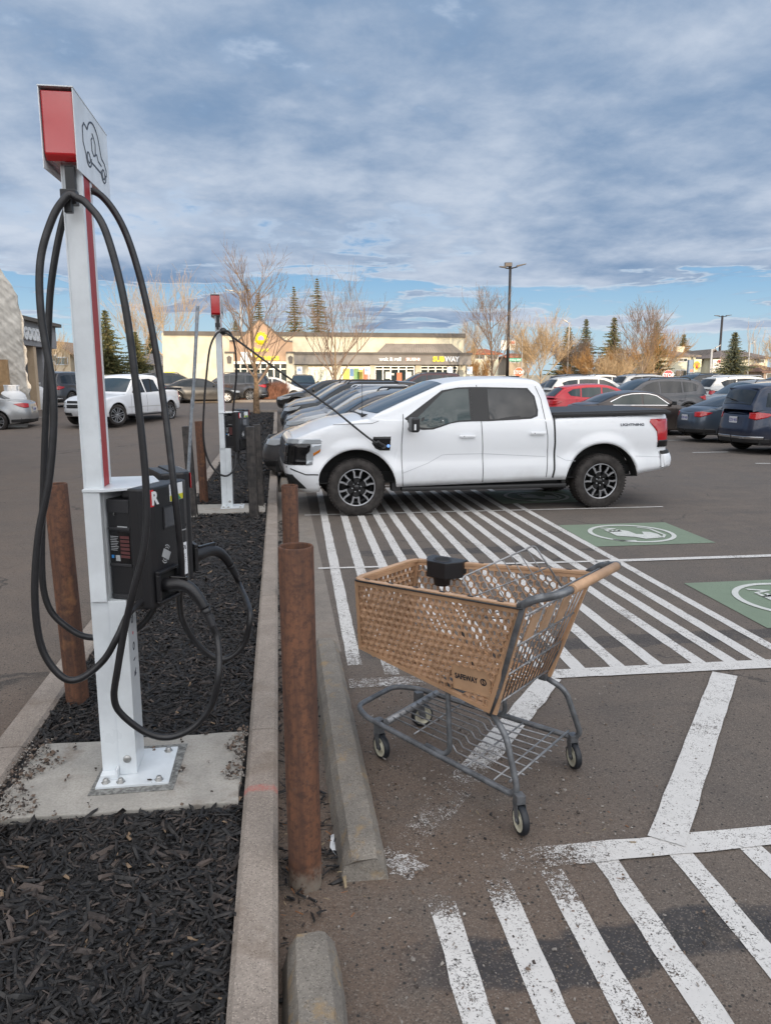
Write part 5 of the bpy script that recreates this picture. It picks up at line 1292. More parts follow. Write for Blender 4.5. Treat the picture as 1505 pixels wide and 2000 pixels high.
for sd_ in (1, -1):
    # front door glass, rear door glass and black pillars
    fw = [(1.235, 1.385), (1.13, 1.215), (.98, 1.195), (.84, 1.20), (.72, 1.235), (.58, 1.285), (.46, 1.305), (.285, 1.312), (.285, 1.775), (.62, 1.745), (.75, 1.690)]
    car.side_window(pu, [(1.24, 1.36), (1.13, 1.22), (.98, 1.20), (.84, 1.205), (.72, 1.24), (.58, 1.285), (.46, 1.305), (.262, 1.312), (.262, 1.79), (.44, 1.785), (.68, 1.745)], trim_blk, 'window_trim', sd_, .004)
    car.side_window(pu, [(1.13, 1.305), (1.02, 1.235), (.90, 1.222), (.78, 1.245), (.62, 1.290), (.48, 1.322), (.290, 1.330), (.290, 1.765), (.46, 1.762), (.665, 1.715)], glass_gr, 'side_window', sd_, .007)
    car.side_window(pu, [(.262, 1.312), (.262, 1.79), (.075, 1.79), (.075, 1.312)], trim_blk, 'door_pillar', sd_, .0055)
    car.side_window(pu, [(.075, 1.312), (.02, 1.312), (-.62, 1.34), (-.72, 1.375), (-.735, 1.46), (-.70, 1.66), (-.60, 1.775), (.05, 1.79), (.075, 1.79)], trim_blk, 'window_trim', sd_, .004)
    car.side_window(pu, [(.01, 1.335), (-.60, 1.362), (-.69, 1.395), (-.70, 1.47), (-.672, 1.65), (-.585, 1.752), (.01, 1.765)], glass_dk, 'side_window', sd_, .007)
    # panel gaps; body creases have their shade painted as thin grey lines
    car.line(pu, [(1.26, 1.42), (1.275, 1.25), (1.29, 1.0), (1.285, .75), (1.275, .41)], sd_)
    car.line(pu, [(.165, 1.83), (.13, 1.3), (.105, .9), (.098, .44)], sd_)
    car.line(pu, [(-.72, 1.80), (-.79, 1.62), (-.82, 1.4), (-.865, 1.1), (-.88, .8), (-.865, .49)], sd_)
    car.line(pu, [(-.965, 1.36), (-.985, 1.0), (-.985, .6), (-.965, .48)], sd_, .028, trim_blk)
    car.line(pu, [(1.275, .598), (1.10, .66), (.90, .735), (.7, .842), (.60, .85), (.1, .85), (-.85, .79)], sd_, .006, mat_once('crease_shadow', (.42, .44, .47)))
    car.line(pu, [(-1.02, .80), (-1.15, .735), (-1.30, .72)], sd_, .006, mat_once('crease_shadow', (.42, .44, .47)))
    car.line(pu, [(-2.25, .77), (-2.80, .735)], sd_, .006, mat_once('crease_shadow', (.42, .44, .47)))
    car.line(pu, [(2.45, .60), (2.62, .60), (2.86, .70)], sd_, .016, trim_blk)
    car.line(pu, [(2.28, 1.285), (2.0, 1.292), (1.72, 1.295), (1.62, 1.33)], sd_, .006)
    # headlamp C shape, amber corner, tail lamp
    Sf, Sx = car.S_front, car.S_x
    car.patch(pu, [(Sf(.66), 1.075), (Sx(2.80), 1.09), (Sx(2.45), 1.095), (Sx(2.415), 1.06), (Sx(2.43), 1.02), (Sx(2.80), 1.02), (Sf(.66), 1.02)], lamp_clear, 'headlight', sd_, .010)
    hl = car.patch(pu, [(Sx(2.56), 1.02), (Sx(2.415), 1.02), (Sx(2.425), .915), (Sx(2.515), .855), (Sx(2.52), .735), (Sx(2.60), .725), (Sx(2.61), .87), (Sx(2.56), .93)], lamp_clear, 'headlight', sd_, .010)
    car.patch(hl, [(Sx(2.418), .955), (Sx(2.428), .915), (Sx(2.513), .857), (Sx(2.518), .895)], lamp_orange, 'amber_reflector', sd_, .014)
    car.patch(pu, [(Sf(.60), 1.018), (Sx(2.56), 1.018), (Sx(2.565), .93), (Sx(2.61), .87), (Sx(2.605), .73), (Sf(.60), .735)], blk_gloss, 'grille_corner', sd_, .009)
    tl = car.patch(pu, [(Sx(-2.49), 1.272), (Sx(-2.615), 1.13), (Sx(-2.635), .945), (car.S_rear(.93), .925), (car.S_rear(.78), .925), (car.S_rear(.78), 1.315), (Sx(-2.51), 1.315)], lamp_red, 'taillight', sd_, .012)
    car.patch(tl, [(Sx(-2.632), .90), (Sx(-2.632), 1.0), (car.S_rear(.79), 1.0), (car.S_rear(.79), .895)], blk_gloss, 'lower_lens', sd_, .014)
    # bumper end
    car.patch(pu, [(Sx(-2.70), .775), (Sx(-2.72), .60), (car.S_rear(.60), .585), (car.S_rear(.60), .775)], white_car, 'rear_bumper', sd_, .035)
    car.patch(pu, [(Sx(-2.70), .835), (Sx(-2.70), .778), (car.S_rear(.60), .778), (car.S_rear(.60), .835)], trim_blk, 'bumper_step', sd_, .030)
    car.patch(pu, [(Sf(.75), .60), (Sx(2.80), .60), (Sx(2.68), .40), (Sf(.75), .40)], trim_blk, 'lower_intake', sd_, .006)
    # handles
    for hx, hz in ((.335, 1.105), (-.715, 1.135)):
        mb = MB(); y = car.point(Sx(hx), hz, 1).y; q = sorted((sd_ * (y + .012), sd_ * (y + .042)))
        mb.box((hx - .11, q[0], hz - .020), (hx + .12, q[1], hz + .020)); q = sorted((sd_ * (y - .01), sd_ * (y + .013)))
        mb.box((hx - .09, q[0], hz - .012), (hx - .06, q[1], hz + .012)); mb.box((hx + .07, q[0], hz - .012), (hx + .10, q[1], hz + .012))
        h_ = mb.build('door_handle', white_car, pu, bevel=.012)
        mb = MB(); mb.box((hx + .055, min(sd_ * (y + .0425), sd_ * (y + .044)), hz - .006), (hx + .067, max(sd_ * (y + .0425), sd_ * (y + .044)), hz + .006)); mb.build('handle_keyhole', trim_blk, h_)
    # mirror: tall black towing mirror
    mb = MB(); y = car.gy(1.13); f = lambda a: sd_ * (y + a)
    mb.box((1.10, min(f(.10), f(.33)), 1.185), (1.21, max(f(.10), f(.33)), 1.385)); mb.box((1.12, min(f(-.02), f(.11)), 1.19), (1.20, max(f(-.02), f(.11)), 1.245))
    mr = mb.build('mirror', blk_plastic, pu, bevel=.030)
    mb = MB(); mb.box((1.150, min(f(.331), f(.336)), 1.22), (1.175, max(f(.331), f(.336)), 1.30)); mb.build('turn_signal', stk_white, mr)
    mb = MB(); mb.box((1.094, min(f(.125), f(.31)), 1.205), (1.099, max(f(.125), f(.31)), 1.37)); mb.build('mirror_glass', chrome, mr)
    # running board
    mb = MB(); q = sorted((sd_ * .86, sd_ * 1.02)); mb.box((-1.18, q[0], .335), (1.29, q[1], .395)); mb.box((-1.10, min(sd_ * .7, sd_ * .9), .395), (1.20, max(sd_ * .7, sd_ * .9), .46)); mb.build('running_board', trim_blk, pu, bevel=.018)
    mb = MB(); mb.box((1.31, min(sd_ * .80, sd_ * .965), .34), (1.42, max(sd_ * .80, sd_ * .965), .46)); mb.build('mud_flap', trim_blk, pu); mb = MB(); mb.box((-1.19, min(sd_ * .84, sd_ * .95), .36), (-1.13, max(sd_ * .84, sd_ * .95), .58)); mb.build('mud_flap', trim_blk, pu)
    # bed rail trim
    mb = MB(); mb.box((-2.84, min(sd_ * .90, sd_ * .967), 1.338), (-.985, max(sd_ * .90, sd_ * .967), 1.386), M=Matrix.Translation((0, 0, .0)) @ Matrix.Rotation(R(1.0), 4, 'Y')); mb.build('bed_rail', trim_blk, pu, bevel=.010)
# front face
for sd_ in (1, -1): car.patch(pu, [(0.001, 1.025), (car.S_front(.60), 1.025), (car.S_front(.60), .735), (0.001, .735)], mat_once('grille_mesh', (.016, .016, .018)), 'grille', sd_, .009, thick=False)
for k_ in range(2):
    mb = MB()
    for sd_ in (1, -1):
        for i in range(12):
            S0 = .02 + i * .075
            if S0 < car.S_front(.9):
                for z in np.linspace(.755, .835, 4) + (0 if k_ else .15): p_ = car.point(S0, float(z), sd_, .012); mb.box((p_.x - .004, p_.y - .022, p_.z - .006), (p_.x + .006, p_.y + .022, p_.z + .006))
    tag(mb.build('grille_slats', mat_once('grille_slat', (.06, .06, .065)), pu), kind='stuff')
mb = MB(); mb.box((2.84, -.26, .50), (2.875, .26, .66)); mb.build('number_plate_holder', trim_blk, pu)
# glass
car.cross_glass(pu, 1.60, .66, glass_ws, 'windshield', .075, .006)
car.cross_glass(pu, -.865, -.93, glass_dk, 'rear_window', .18, .01)
# tonneau over the bed
mb = MB(); mb.box((-2.83, -.885, 1.365), (-1.0, .885, 1.406), M=Matrix.Rotation(R(1.0), 4, 'Y')); tn = mb.build('bed_cover', mat_once('soft_black_cover', (.022, .022, .024)), pu, bevel=.012)
mb = MB(); mb.box((-.15, .55, 1.925), (-.60, -.55, 1.945)); sf = mb.build('roof_antenna', trim_blk, pu, bevel=.01); sf.scale = (.6, .35, 1); sf.location = (-.35, 0, .005)
# cowl panel, wipers and mast aerial
mb = MB(); mb.box((1.63, -.66, 1.385), (1.80, .66, 1.412)); mb.build('cowl_panel', trim_blk, pu, bevel=.01)
mb = MB(); mb.tube([(1.80, .70, 1.38), (1.80, .70, 1.86)], .0035, 6); mb.lathe([(0, 0), (.02, 0), (.012, .04), (.006, .07)], 10, axis='z', M=Matrix.Translation((1.80, .70, 1.37))); mb.build('aerial', trim_blk, pu)
# charge port on the left front fender (towards the camera), lettering
Sx = car.S_x
port = car.patch(pu, [(Sx(1.695), 1.115), (Sx(1.71), 1.02), (Sx(1.665), .955), (Sx(1.60), .925), (Sx(1.455), .920), (Sx(1.445), 1.115)], blk_gloss, 'charge_port', 1, .006)
mb = MB(); p_ = car.point(Sx(1.48), .985, 1, .014); mb.lathe([(0, .004), (.020, .004), (.022, 0)], 16, M=Matrix.Translation(p_)); mb.build('port_light', [mat('port_glow', (.1, .2, .6), .3, emit=(.25, .5, 1.0), estr=.8)], port)
Mc = Matrix.Translation(car.point(Sx(1.56), .985, 1, .02)) @ Matrix.Rotation(R(0), 4, 'Z')
mb = MB(); mb.tube(spline([Mc @ Vector(q) for q in ((0, -.02, 0), (0, .06, .0), (.03, .11, .02), (.10, .13, .07))], 5), [.034] * 6 + [.028] * 5 + [.022] * 5, 12); mb.build('plug', blk_plastic, port)
mb = MB(); mb.box((1.70, .985, 1.02), (1.716, .998, 1.13)); mb.build('port_door', white_car, pu, bevel=.003)
mb = MB(); text_mb('LIGHTNING', .036, Matrix.Identity(4), .003, mb, 0, bold=.02, sx=1.42)
mb.v = [tuple(car.point(Sx(-2.20 - v[0]), 1.238 + v[1], 1, .004 + v[2])) for v in mb.v]; mb.build('badge_lettering', mat_once('badge_grey', (.04, .05, .07)), pu)
wheels(pu, (1.925, -1.735), 2.02, .405, .275, 'truck')
# ---------------------------------------------------------------- the other vehicles
KIND = dict(
    sedan=dict(L=4.75, W=1.83, n=5.0, zt=[(-2.4, .98), (-2.1, 1.03), (-1.75, 1.04), (-1.2, 1.0), (.9, .95), (1.5, .90), (2.0, .80), (2.25, .72), (2.4, .66)],
        T=[(1.12, .95), (1.0, 1.02), (.45, 1.32), (.25, 1.385), (-.1, 1.425), (-.5, 1.42), (-.9, 1.36), (-1.15, 1.29), (-1.62, 1.08), (-1.75, 1.04)], wr=.335,
        wins=[[(.70, 1.0), (.30, 1.27), (.05, 1.33), (-.18, 1.345), (-.20, 1.005)], [(-.26, 1.005), (-.24, 1.345), (-.55, 1.335), (-.90, 1.27), (-1.28, 1.10), (-1.22, 1.02)]], ws=(.98, .36), rw=(-1.0, -1.60)),
    coupe_sedan=dict(L=4.55, W=1.76, n=4.6, zt=[(-2.3, .90), (-2.15, .98), (-1.85, 1.03), (-1.2, .98), (.9, .93), (1.5, .88), (2.0, .74), (2.3, .62)],
        T=[(1.30, .92), (1.1, 1.02), (.45, 1.32), (.2, 1.39), (-.1, 1.42), (-.5, 1.40), (-.9, 1.32), (-1.55, 1.08), (-1.72, 1.02)], wr=.32,
        wins=[[(.85, .98), (.30, 1.27), (.05, 1.33), (-.18, 1.345), (-.20, .99)], [(-.26, .99), (-.24, 1.345), (-.55, 1.315), (-.90, 1.22), (-1.18, 1.08), (-1.1, 1.0)]], ws=(1.10, .34), rw=(-.90, -1.58)),
    hatch=dict(L=4.20, W=1.78, n=4.6, zt=[(-2.1, .86), (-2.0, .95), (-1.8, 1.02), (-1.2, 1.0), (.9, .96), (1.4, .92), (1.9, .76), (2.1, .66)],
        T=[(1.25, .95), (1.1, 1.03), (.5, 1.36), (.2, 1.46), (-.2, 1.50), (-.7, 1.49), (-1.3, 1.42), (-1.5, 1.36), (-1.80, 1.10), (-1.86, 1.01)], wr=.32,
        wins=[[(.85, 1.0), (.35, 1.30), (.1, 1.38), (-.10, 1.40), (-.12, 1.02)], [(-.18, 1.02), (-.16, 1.40), (-.6, 1.395), (-.88, 1.37), (-.90, 1.05)], [(-.95, 1.06), (-.93, 1.365), (-1.2, 1.33), (-1.4, 1.22), (-1.3, 1.10)]], ws=(1.10, .40), rw=(-1.48, -1.82)),
    suv=dict(L=4.65, W=1.87, n=5.0, zt=[(-2.3, .98), (-2.2, 1.06), (-2.0, 1.10), (.9, 1.06), (1.35, 1.04), (1.95, .93), (2.2, .82), (2.35, .76)],
        T=[(1.20, 1.05), (1.05, 1.13), (.45, 1.52), (.2, 1.61), (-.3, 1.67), (-1.1, 1.66), (-1.7, 1.60), (-1.88, 1.54), (-2.12, 1.22), (-2.18, 1.09)], wr=.365,
        wins=[[(.85, 1.10), (.35, 1.43), (.1, 1.52), (-.12, 1.55), (-.15, 1.12)], [(-.21, 1.12), (-.18, 1.55), (-.7, 1.56), (-1.02, 1.545), (-1.05, 1.14)], [(-1.12, 1.15), (-1.09, 1.54), (-1.5, 1.50), (-1.78, 1.40), (-1.65, 1.20)]], ws=(1.06, .36), rw=(-1.90, -2.14)),
    big_suv=dict(L=4.95, W=1.98, n=5.5, zt=[(-2.45, 1.02), (-2.4, 1.08), (-2.2, 1.13), (.9, 1.10), (1.4, 1.08), (2.1, 1.0), (2.35, .92), (2.5, .84)],
        T=[(1.25, 1.09), (1.1, 1.17), (.5, 1.58), (.25, 1.69), (-.2, 1.76), (-1.4, 1.76), (-2.0, 1.72), (-2.15, 1.64), (-2.32, 1.28), (-2.36, 1.12)], wr=.385,
        wins=[[(.88, 1.14), (.4, 1.48), (.1, 1.60), (-.12, 1.62), (-.15, 1.16)], [(-.21, 1.16), (-.18, 1.62), (-.8, 1.63), (-1.10, 1.62), (-1.13, 1.17)], [(-1.20, 1.17), (-1.17, 1.62), (-1.7, 1.60), (-2.02, 1.54), (-2.10, 1.20)]], ws=(1.10, .38), rw=(-2.17, -2.33)),
)
def make_car(kind, paint, label, x, y, rz, group, z=None, lift=0.0, glass=None, chrome_line=False, rack=False, steer=0.0, scale=1.0, lights='std', plate=True, cat='car', name='parked_car', small=False):
    K = KIND[kind]; L, W = K['L'], K['W']; wr = K['wr']; ar = wr + .055
    xf, xr = L / 2 - .88 - (.05 if 'suv' in kind else 0), -L / 2 + 1.0
    sill = .22 if 'suv' in kind else .17
    t_ = thing(name, label, cat, (x, y, ground_z(x, y) if z is None else z), rz, group); t_.scale = (scale,) * 3
    h = W / 2
    c = Car(L=L, W=W, n=K['n'], tp=.12, flare=.018, r0=.06, crown=.05,
        wz=[(0, h - .06), (.3, h - .03), (.55, h), (.75, h - .005), (.9, h - .03), (1.1, h - .05)],
        dxf=[(0, -.22), (.25, -.10), (.45, 0), (.6, .0), (.75, -.06), (.9, -.15), (1.1, -.2)], dxr=[(0, -.16), (.3, -.04), (.5, 0), (.62, 0), (.8, -.04), (1.0, -.08), (1.15, -.10)],
        zt=K['zt'], zb=[(-L / 2, .34), (-L / 2 + .35, .27), (xr, sill), (xf, sill), (L / 2 - .2, .22), (L / 2, .26)],
        arches=[(xf, ar, wr), (xr, ar, wr)], T=K['T'], tum=.30 if 'suv' in kind else .42, gi=.015, bow=(.16, .10), rr=.10, gcrown=.04, bowspan=.8)
    c.body(t_, paint); c.cabin(t_, paint)
    g = glass or glass_dk
    c.cross_glass(t_, K['ws'][0], K['ws'][1], glass_ws, 'windshield', .06, .006, 6); c.cross_glass(t_, K['rw'][0], K['rw'][1], glass_dk, 'rear_window', .10, .006, 5)
    Sx, Sf, Sr = c.S_x, c.S_front, c.S_rear; f = L / 2; zt_ = c.ztop
    for sd_ in (1, -1):
        allw = [p_ for w_ in K['wins'] for p_ in w_]
        for w_ in K['wins']: c.side_window(t_, w_, g, 'side_window', sd_)
        if chrome_line:
            tops = sorted([p_ for p_ in allw], key=lambda q: -q[0])
            up = [p_ for p_ in tops if p_[1] > 1.06]; c.line(t_, [(tops[0][0] + .04, tops[0][1] - .01)] + [(p_[0], p_[1] + .022) for p_ in up] + [(tops[-1][0] - .04, tops[-1][1])], sd_, .022, chrome, 'chrome_strip', .010)
            c.line(t_, [(tops[0][0] + .05, .985), (-1.25, 1.0)], sd_, .018, chrome, 'chrome_strip', .010)
        zb_ = .62
        if not small:
            for xx in (.92, -.17): c.line(t_, [(xx, zt_(xx) - .02), (xx + .03, .7), (xx, sill + .07)], sd_, .010)
            c.line(t_, [(-1.20 if 'suv' in kind else -1.1, zt_(-1) - .02), (-1.1, .72), (-.98, .45)], sd_, .010)
            for xx in (.02, -1.0): 
                mb = MB(); yy = c.point(Sx(xx), .84, 1).y; q = sorted((sd_ * (yy - .004), sd_ * (yy + .028))); mb.box((xx - .08, q[0], .83), (xx + .08, q[1], .86)); mb.build('door_handle', chrome if chrome_line else paint, t_, bevel=.008)
        hz = zt_(f - .25) - .04
        c.patch(t_, [(Sf(W * .27), hz - .02), (Sx(f - .30), hz + .005), (Sx(f - .62), hz + .045), (Sx(f - .52), hz - .05), (Sx(f - .22), hz - .13), (Sf(W * .30), hz - .12)], lamp_clear, 'headlight', sd_, .008)
        c.patch(t_, [(Sf(W * .30), .42), (Sf(W * .43), .45), (Sf(W * .43), .34), (Sf(W * .30), .32)], trim_blk, 'fog_lamp', sd_, .006)
        tz = zt_(-f + .2) - .07
        if 'suv' in kind or kind == 'hatch': c.patch(t_, [(Sx(-f + .52), tz - .02), (Sx(-f + .16), tz + .03), (Sr(W * .31), tz + .01), (Sr(W * .31), tz - .13), (Sx(-f + .14), tz - .17), (Sx(-f + .38), tz - .10)], lamp_red, 'taillight', sd_, .009)
        else: c.patch(t_, [(Sx(-f + .45), tz - .02), (Sx(-f + .16), tz + .01), (Sr(W * .26), tz - .01), (Sr(W * .28), tz - .15), (Sx(-f + .14), tz - .16), (Sx(-f + .30), tz - .10)], lamp_red, 'taillight', sd_, .009)
        c.patch(t_, [(Sf(.02), hz - .05), (Sf(W * .24), hz - .04), (Sf(W * .21), hz - .24), (Sf(.02), hz - .26)], trim_blk, 'grille', sd_, .006)
        c.patch(t_, [(Sf(.02), .42), (Sf(W * .28), .42), (Sf(W * .24), .30), (Sf(.02), .29)], trim_blk, 'lower_grille', sd_, .006)
        c.patch(t_, [(Sx(xr - ar - .06), .40), (Sx(-f + .12), .42), (Sr(.02), .40), (Sr(.02), .29), (Sx(-f + .14), .30), (Sx(xr - ar - .06), .30)], trim_blk, 'bumper_valance', sd_, .006)
        if 'suv' in kind:
            c.line(t_, [(xf - ar, sill + .05), (xr + ar, sill + .05)], sd_, .09, trim_blk, 'sill_cladding', .008)
            for (ax, r_, az) in c.arches: c.line(t_, [(ax + (r_ + .022) * math.cos(R(a)), az + (r_ + .022) * math.sin(R(a))) for a in range(4, 177, 12)], sd_, .05, trim_blk, 'wheel_arch_trim', .008)
        if rack:
            mb = MB(); yy = c.section(-.5)[6].y * sd_; zz = c.Tz(-.5); mb.tube(fillet([(.25, yy, c.Tz(.25) - .02), (.15, yy, zz + .035), (-1.3, yy, zz + .035), (-1.45, yy, c.Tz(-1.45) - .02)], .1), .018, 6); mb.build('roof_rail', trim_blk if rack == 1 else chrome, t_)
    zt_t = c.ztop(-f + .1)
    if plate:
        mb = MB(); p_ = c.point(Sr(.001), .74 if 'suv' not in kind else .86, 1, .012); mb.box((p_.x - .008, -.155, p_.z - .08), (p_.x + .002, .155, p_.z + .08)); pp = mb.build('license_plate', plate_m, t_)
        text_mb('CKV 418' if not small else 'BRM 702', .075, basis((p_.x - .009, 0, p_.z - .005), (0, -1, 0), (0, 0, 1)), .002, mb := MB(), 0, bold=.02, sx=.75); mb.build('plate_number', mat_once('plate_ink', (.05, .05, .25)), pp)
    if kind == 'big_suv':
        for sd_ in (1, -1): c.patch(t_, [(Sx(-f + .35), .46), (Sr(.02), .46), (Sr(.02), .40), (Sx(-f + .35), .40)], chrome, 'bumper_strip', sd_, .014)
        mb = MB(); pw_ = c.section(-2.30)[-1]; mb.tube([(pw_.x - .06, -.05, 1.36), (pw_.x - .03, .35, 1.42)], .012, 5); mb.build('rear_wiper', trim_blk, t_)
    if 'suv' in kind or kind == 'hatch':
        mb = MB(); xs = K['T'][-3][0]; mb.box((xs - .06, -.55, c.Tz(xs) + .0), (xs + .14, .55, c.Tz(xs) + .05)); mb.build('rear_spoiler', paint, t_, bevel=.012)
    mirrors(c, t_, .78, 1.0 if 'suv' not in kind else 1.12, trim_blk if kind != 'hatch' else paint, (.09, .17, .12))
    wheels(t_, (xf, xr), W, wr, .225, 'suv' if 'suv' in kind else 'car', steer)
    return t_
P = mat_carpaint
silver, grey_m, navy, white_p, red_p, brown_p, black_p, gold_p = P('silver_paint', (.36, .37, .38), .5), P('graphite_paint', (.060, .062, .070), .4), P('navy_paint', (.012, .020, .045), .3), P('white_paint', (.62, .62, .60), 0), P('bright_red_paint', (.50, .012, .022), .1), P('dark_brown_paint', (.045, .034, .031), .4), P('black_paint', (.010, .011, .013), .3), P('beige_silver_paint', (.40, .37, .33), .5)
slate, teal_b = P('slate_blue_paint', (.055, .075, .105), .4), P('steel_blue_paint', (.13, .16, .20), .5)
GR = 'cars parked nose-in behind the white pickup'
# row beyond the pickup: noses to the island, y pitch 2.78 m
row = [('suv', grey_m, 'dark grey crossover parked directly behind the white pickup, its nose poking past the hood', -.32, 14.30, 0),
       ('suv', navy, 'dark navy crossover with bright headlamps, second car behind the white pickup', .25, 17.15, 1),
       ('suv', silver, 'silver crossover, third car in the row behind the pickup', .10, 19.95, 0),
       ('suv', teal_b, 'steel blue crossover, fourth car in the row behind the pickup', .15, 22.75, 2),
       ('big_suv', black_p, 'black large SUV with roof rails, fifth in the row behind the pickup', .05, 25.55, 1),
       ('suv', gold_p, 'beige silver SUV with black roof rails, sixth in the row behind the pickup', .15, 28.35, 1)]
for kd, p_, lb, nx, yy, rk in row:
    make_car(kd, p_, lb, nx + KIND[kd]['L'] / 2, yy, PI, GR, rack=rk, glass=glass_gr if yy < 15 else None, chrome_line=(yy < 15), plate=False, scale=1.0)
make_car('sedan', black_p, 'low dark car half hidden at the far end of the row by the storefront hedge', 2.3, 33.6, PI, GR, small=True)
GB = 'cars parked in the rows to the right of the pickup'
def place(px, depth, dx=0, dy=0): v = far(px, depth); return v.x + dx, v.y + dy
x, y = place(1133, 24.6); make_car('sedan', brown_p, 'dark brown sedan with chrome window surround just above the pickup bed', x + 2.35, y + .9, 0, GB, glass=glass_gr, chrome_line=True, scale=1.02)
x, y = place(1330, 22.9); make_car('coupe_sedan', slate, 'slate grey compact sedan seen from behind beside the navy SUV', x + 2.25, y + .0, R(2), GB, small=False)
x, y = place(1424, 19.4); make_car('big_suv', navy, 'dark navy SUV seen from behind, cut off by the right edge', x + 2.45, y + .1, R(3), GB, scale=1.0)
x, y = place(1077, 28.2); make_car('hatch', red_p, 'bright red hatchback behind the pickup bed', x + 2.1, y + .8, R(-4), GB, glass=glass_gr, scale=1.03)
x, y = place(1355, 30.6); make_car('suv', grey_m, 'dark grey SUV seen side-on between red hatchback and white SUV', x - 2.3, y, PI, GB, glass=glass_dk, scale=1.05, rack=1)
x, y = place(1050, 33.0); make_car('suv', white_p, 'white SUV behind the red hatchback', x + 2.5, y, 0, GB, small=True)
x, y = place(1352, 34.5); make_car('suv', white_p, 'white SUV with dark windows behind the grey SUV', x + 2.5, y, 0, GB, rack=2, small=True)
x, y = place(1365, 29.3); make_car('suv', gold_p, 'pale beige off-road SUV facing left with black grille near the navy SUV', x + 2.6, y + 1.0, PI, GB, rack=1, small=True)
x, y = place(1430, 36.0); make_car('suv', silver, 'pale silver SUV in the row in front of the red fence', x + 2.4, y, PI, GB, small=True)
for i, (px, dp, kd, p_, lb) in enumerate(((1085, 47, 'sedan', black_p, 'black sedan in the distance left of the brown trees'), (1128, 50, 'suv', grey_m, 'grey SUV far back by the white fence'),
        (1215, 46, 'sedan', slate, 'blue grey sedan far back behind the red hatchback'), (1262, 44, 'suv', silver, 'small silver SUV in the far row by the stop sign'),
        (1345, 42, 'suv', black_p, 'black SUV with roof rack in the far row below the gas price sign'), (1180, 52, 'suv', white_p, 'white SUV in the far row beside the fence'))):
    x, y = place(px, dp); make_car(kd, p_, lb, x, y, (PI, 0, PI, 0, PI, 0)[i] + .1, 'cars parked in the far rows by the fence', rack=1 if kd == 'suv' else False, small=True)
GC = 'cars parked in front of the storefronts'
for i, (px, dp, kd, p_, lb, rz) in enumerate(((395, 45, 'sedan', black_p, 'black sedan behind the bare hedge, right of the white sport truck', .15), (350, 50, 'big_suv', black_p, 'black SUV behind the black sedan by the cream wall', .1),
        (455, 47.5, 'big_suv', grey_m, 'dark grey SUV behind the hedge left of the bare tree trunk', PI - .2), (537, 49, 'hatch', white_p, 'white hatchback behind the brown hedge', .1), (594, 54, 'suv', black_p, 'black SUV parked facing us in front of the store pillar', -PI / 2),
        (822, 46, 'big_suv', mat_carpaint('maroon_paint', (.045, .016, .018), .3), 'dark maroon van-like SUV in front of the sandwich shop', PI))):
    x, y = place(px, dp); make_car(kd, p_, lb, x, y, rz, GC, rack=1 if kd == 'big_suv' else False, small=True, glass=glass_dk)
x, y = place(118, 48); make_car('suv', black_p, 'dark SUV in the distance left of the nearest charging post', x, y, R(60), GC, small=True)
x, y = place(145, 40); make_car('big_suv', grey_m, 'dark grey truck-like SUV in the distance behind the white sport truck', x, y, R(75), GC, small=True)
x, y = place(52, 25.9); make_car('sedan', silver, 'silver sedan cut off by the left edge with its red tail lamp showing', x - 2.45, y + 1.3, PI, None, z=.06, scale=1.03)

# white sport utility truck at the left (cab and short bed)
at_ = thing('sport_utility_truck', 'white four-door sport utility truck turning in the aisle behind the nearest charging post', 'pickup truck', (0, 0, .12), 0)
c = Car(L=5.55, W=2.0, n=6.0, tp=.10, flare=.03, r0=.07, crown=.05, wz=[(0, .95), (.4, .97), (.7, 1.0), (.95, .99), (1.2, .96)],
    dxf=[(0, -.2), (.35, -.08), (.55, 0), (.7, 0), (.9, -.06), (1.2, -.2)], dxr=[(0, -.1), (.5, 0), (.7, 0), (1.0, -.06), (1.3, -.08)],
    zt=[(-2.8, 1.26), (-1.4, 1.27), (-1.2, 1.16), (.9, 1.14), (1.35, 1.14), (2.2, 1.05), (2.6, .94), (2.8, .88)], zb=[(-2.8, .52), (-1.8, .42), (-.8, .38), (1.0, .38), (2.3, .34), (2.8, .36)],
    arches=[(1.78, .46, .39), (-1.60, .46, .39)], T=[(1.30, 1.14), (1.15, 1.22), (.62, 1.66), (.42, 1.78), (.1, 1.84), (-.5, 1.86), (-.98, 1.83), (-1.10, 1.70), (-1.20, 1.40), (-1.28, 1.27)], tum=.36, gi=.01, bow=(.14, .05), rr=.11, gcrown=.04, bowspan=.8)
c.body(at_, white_car); c.cabin(at_, white_car); c.cross_glass(at_, 1.16, .56, glass_ws, 'windshield', .06); Sx, Sf, Sr = c.S_x, c.S_front, c.S_rear
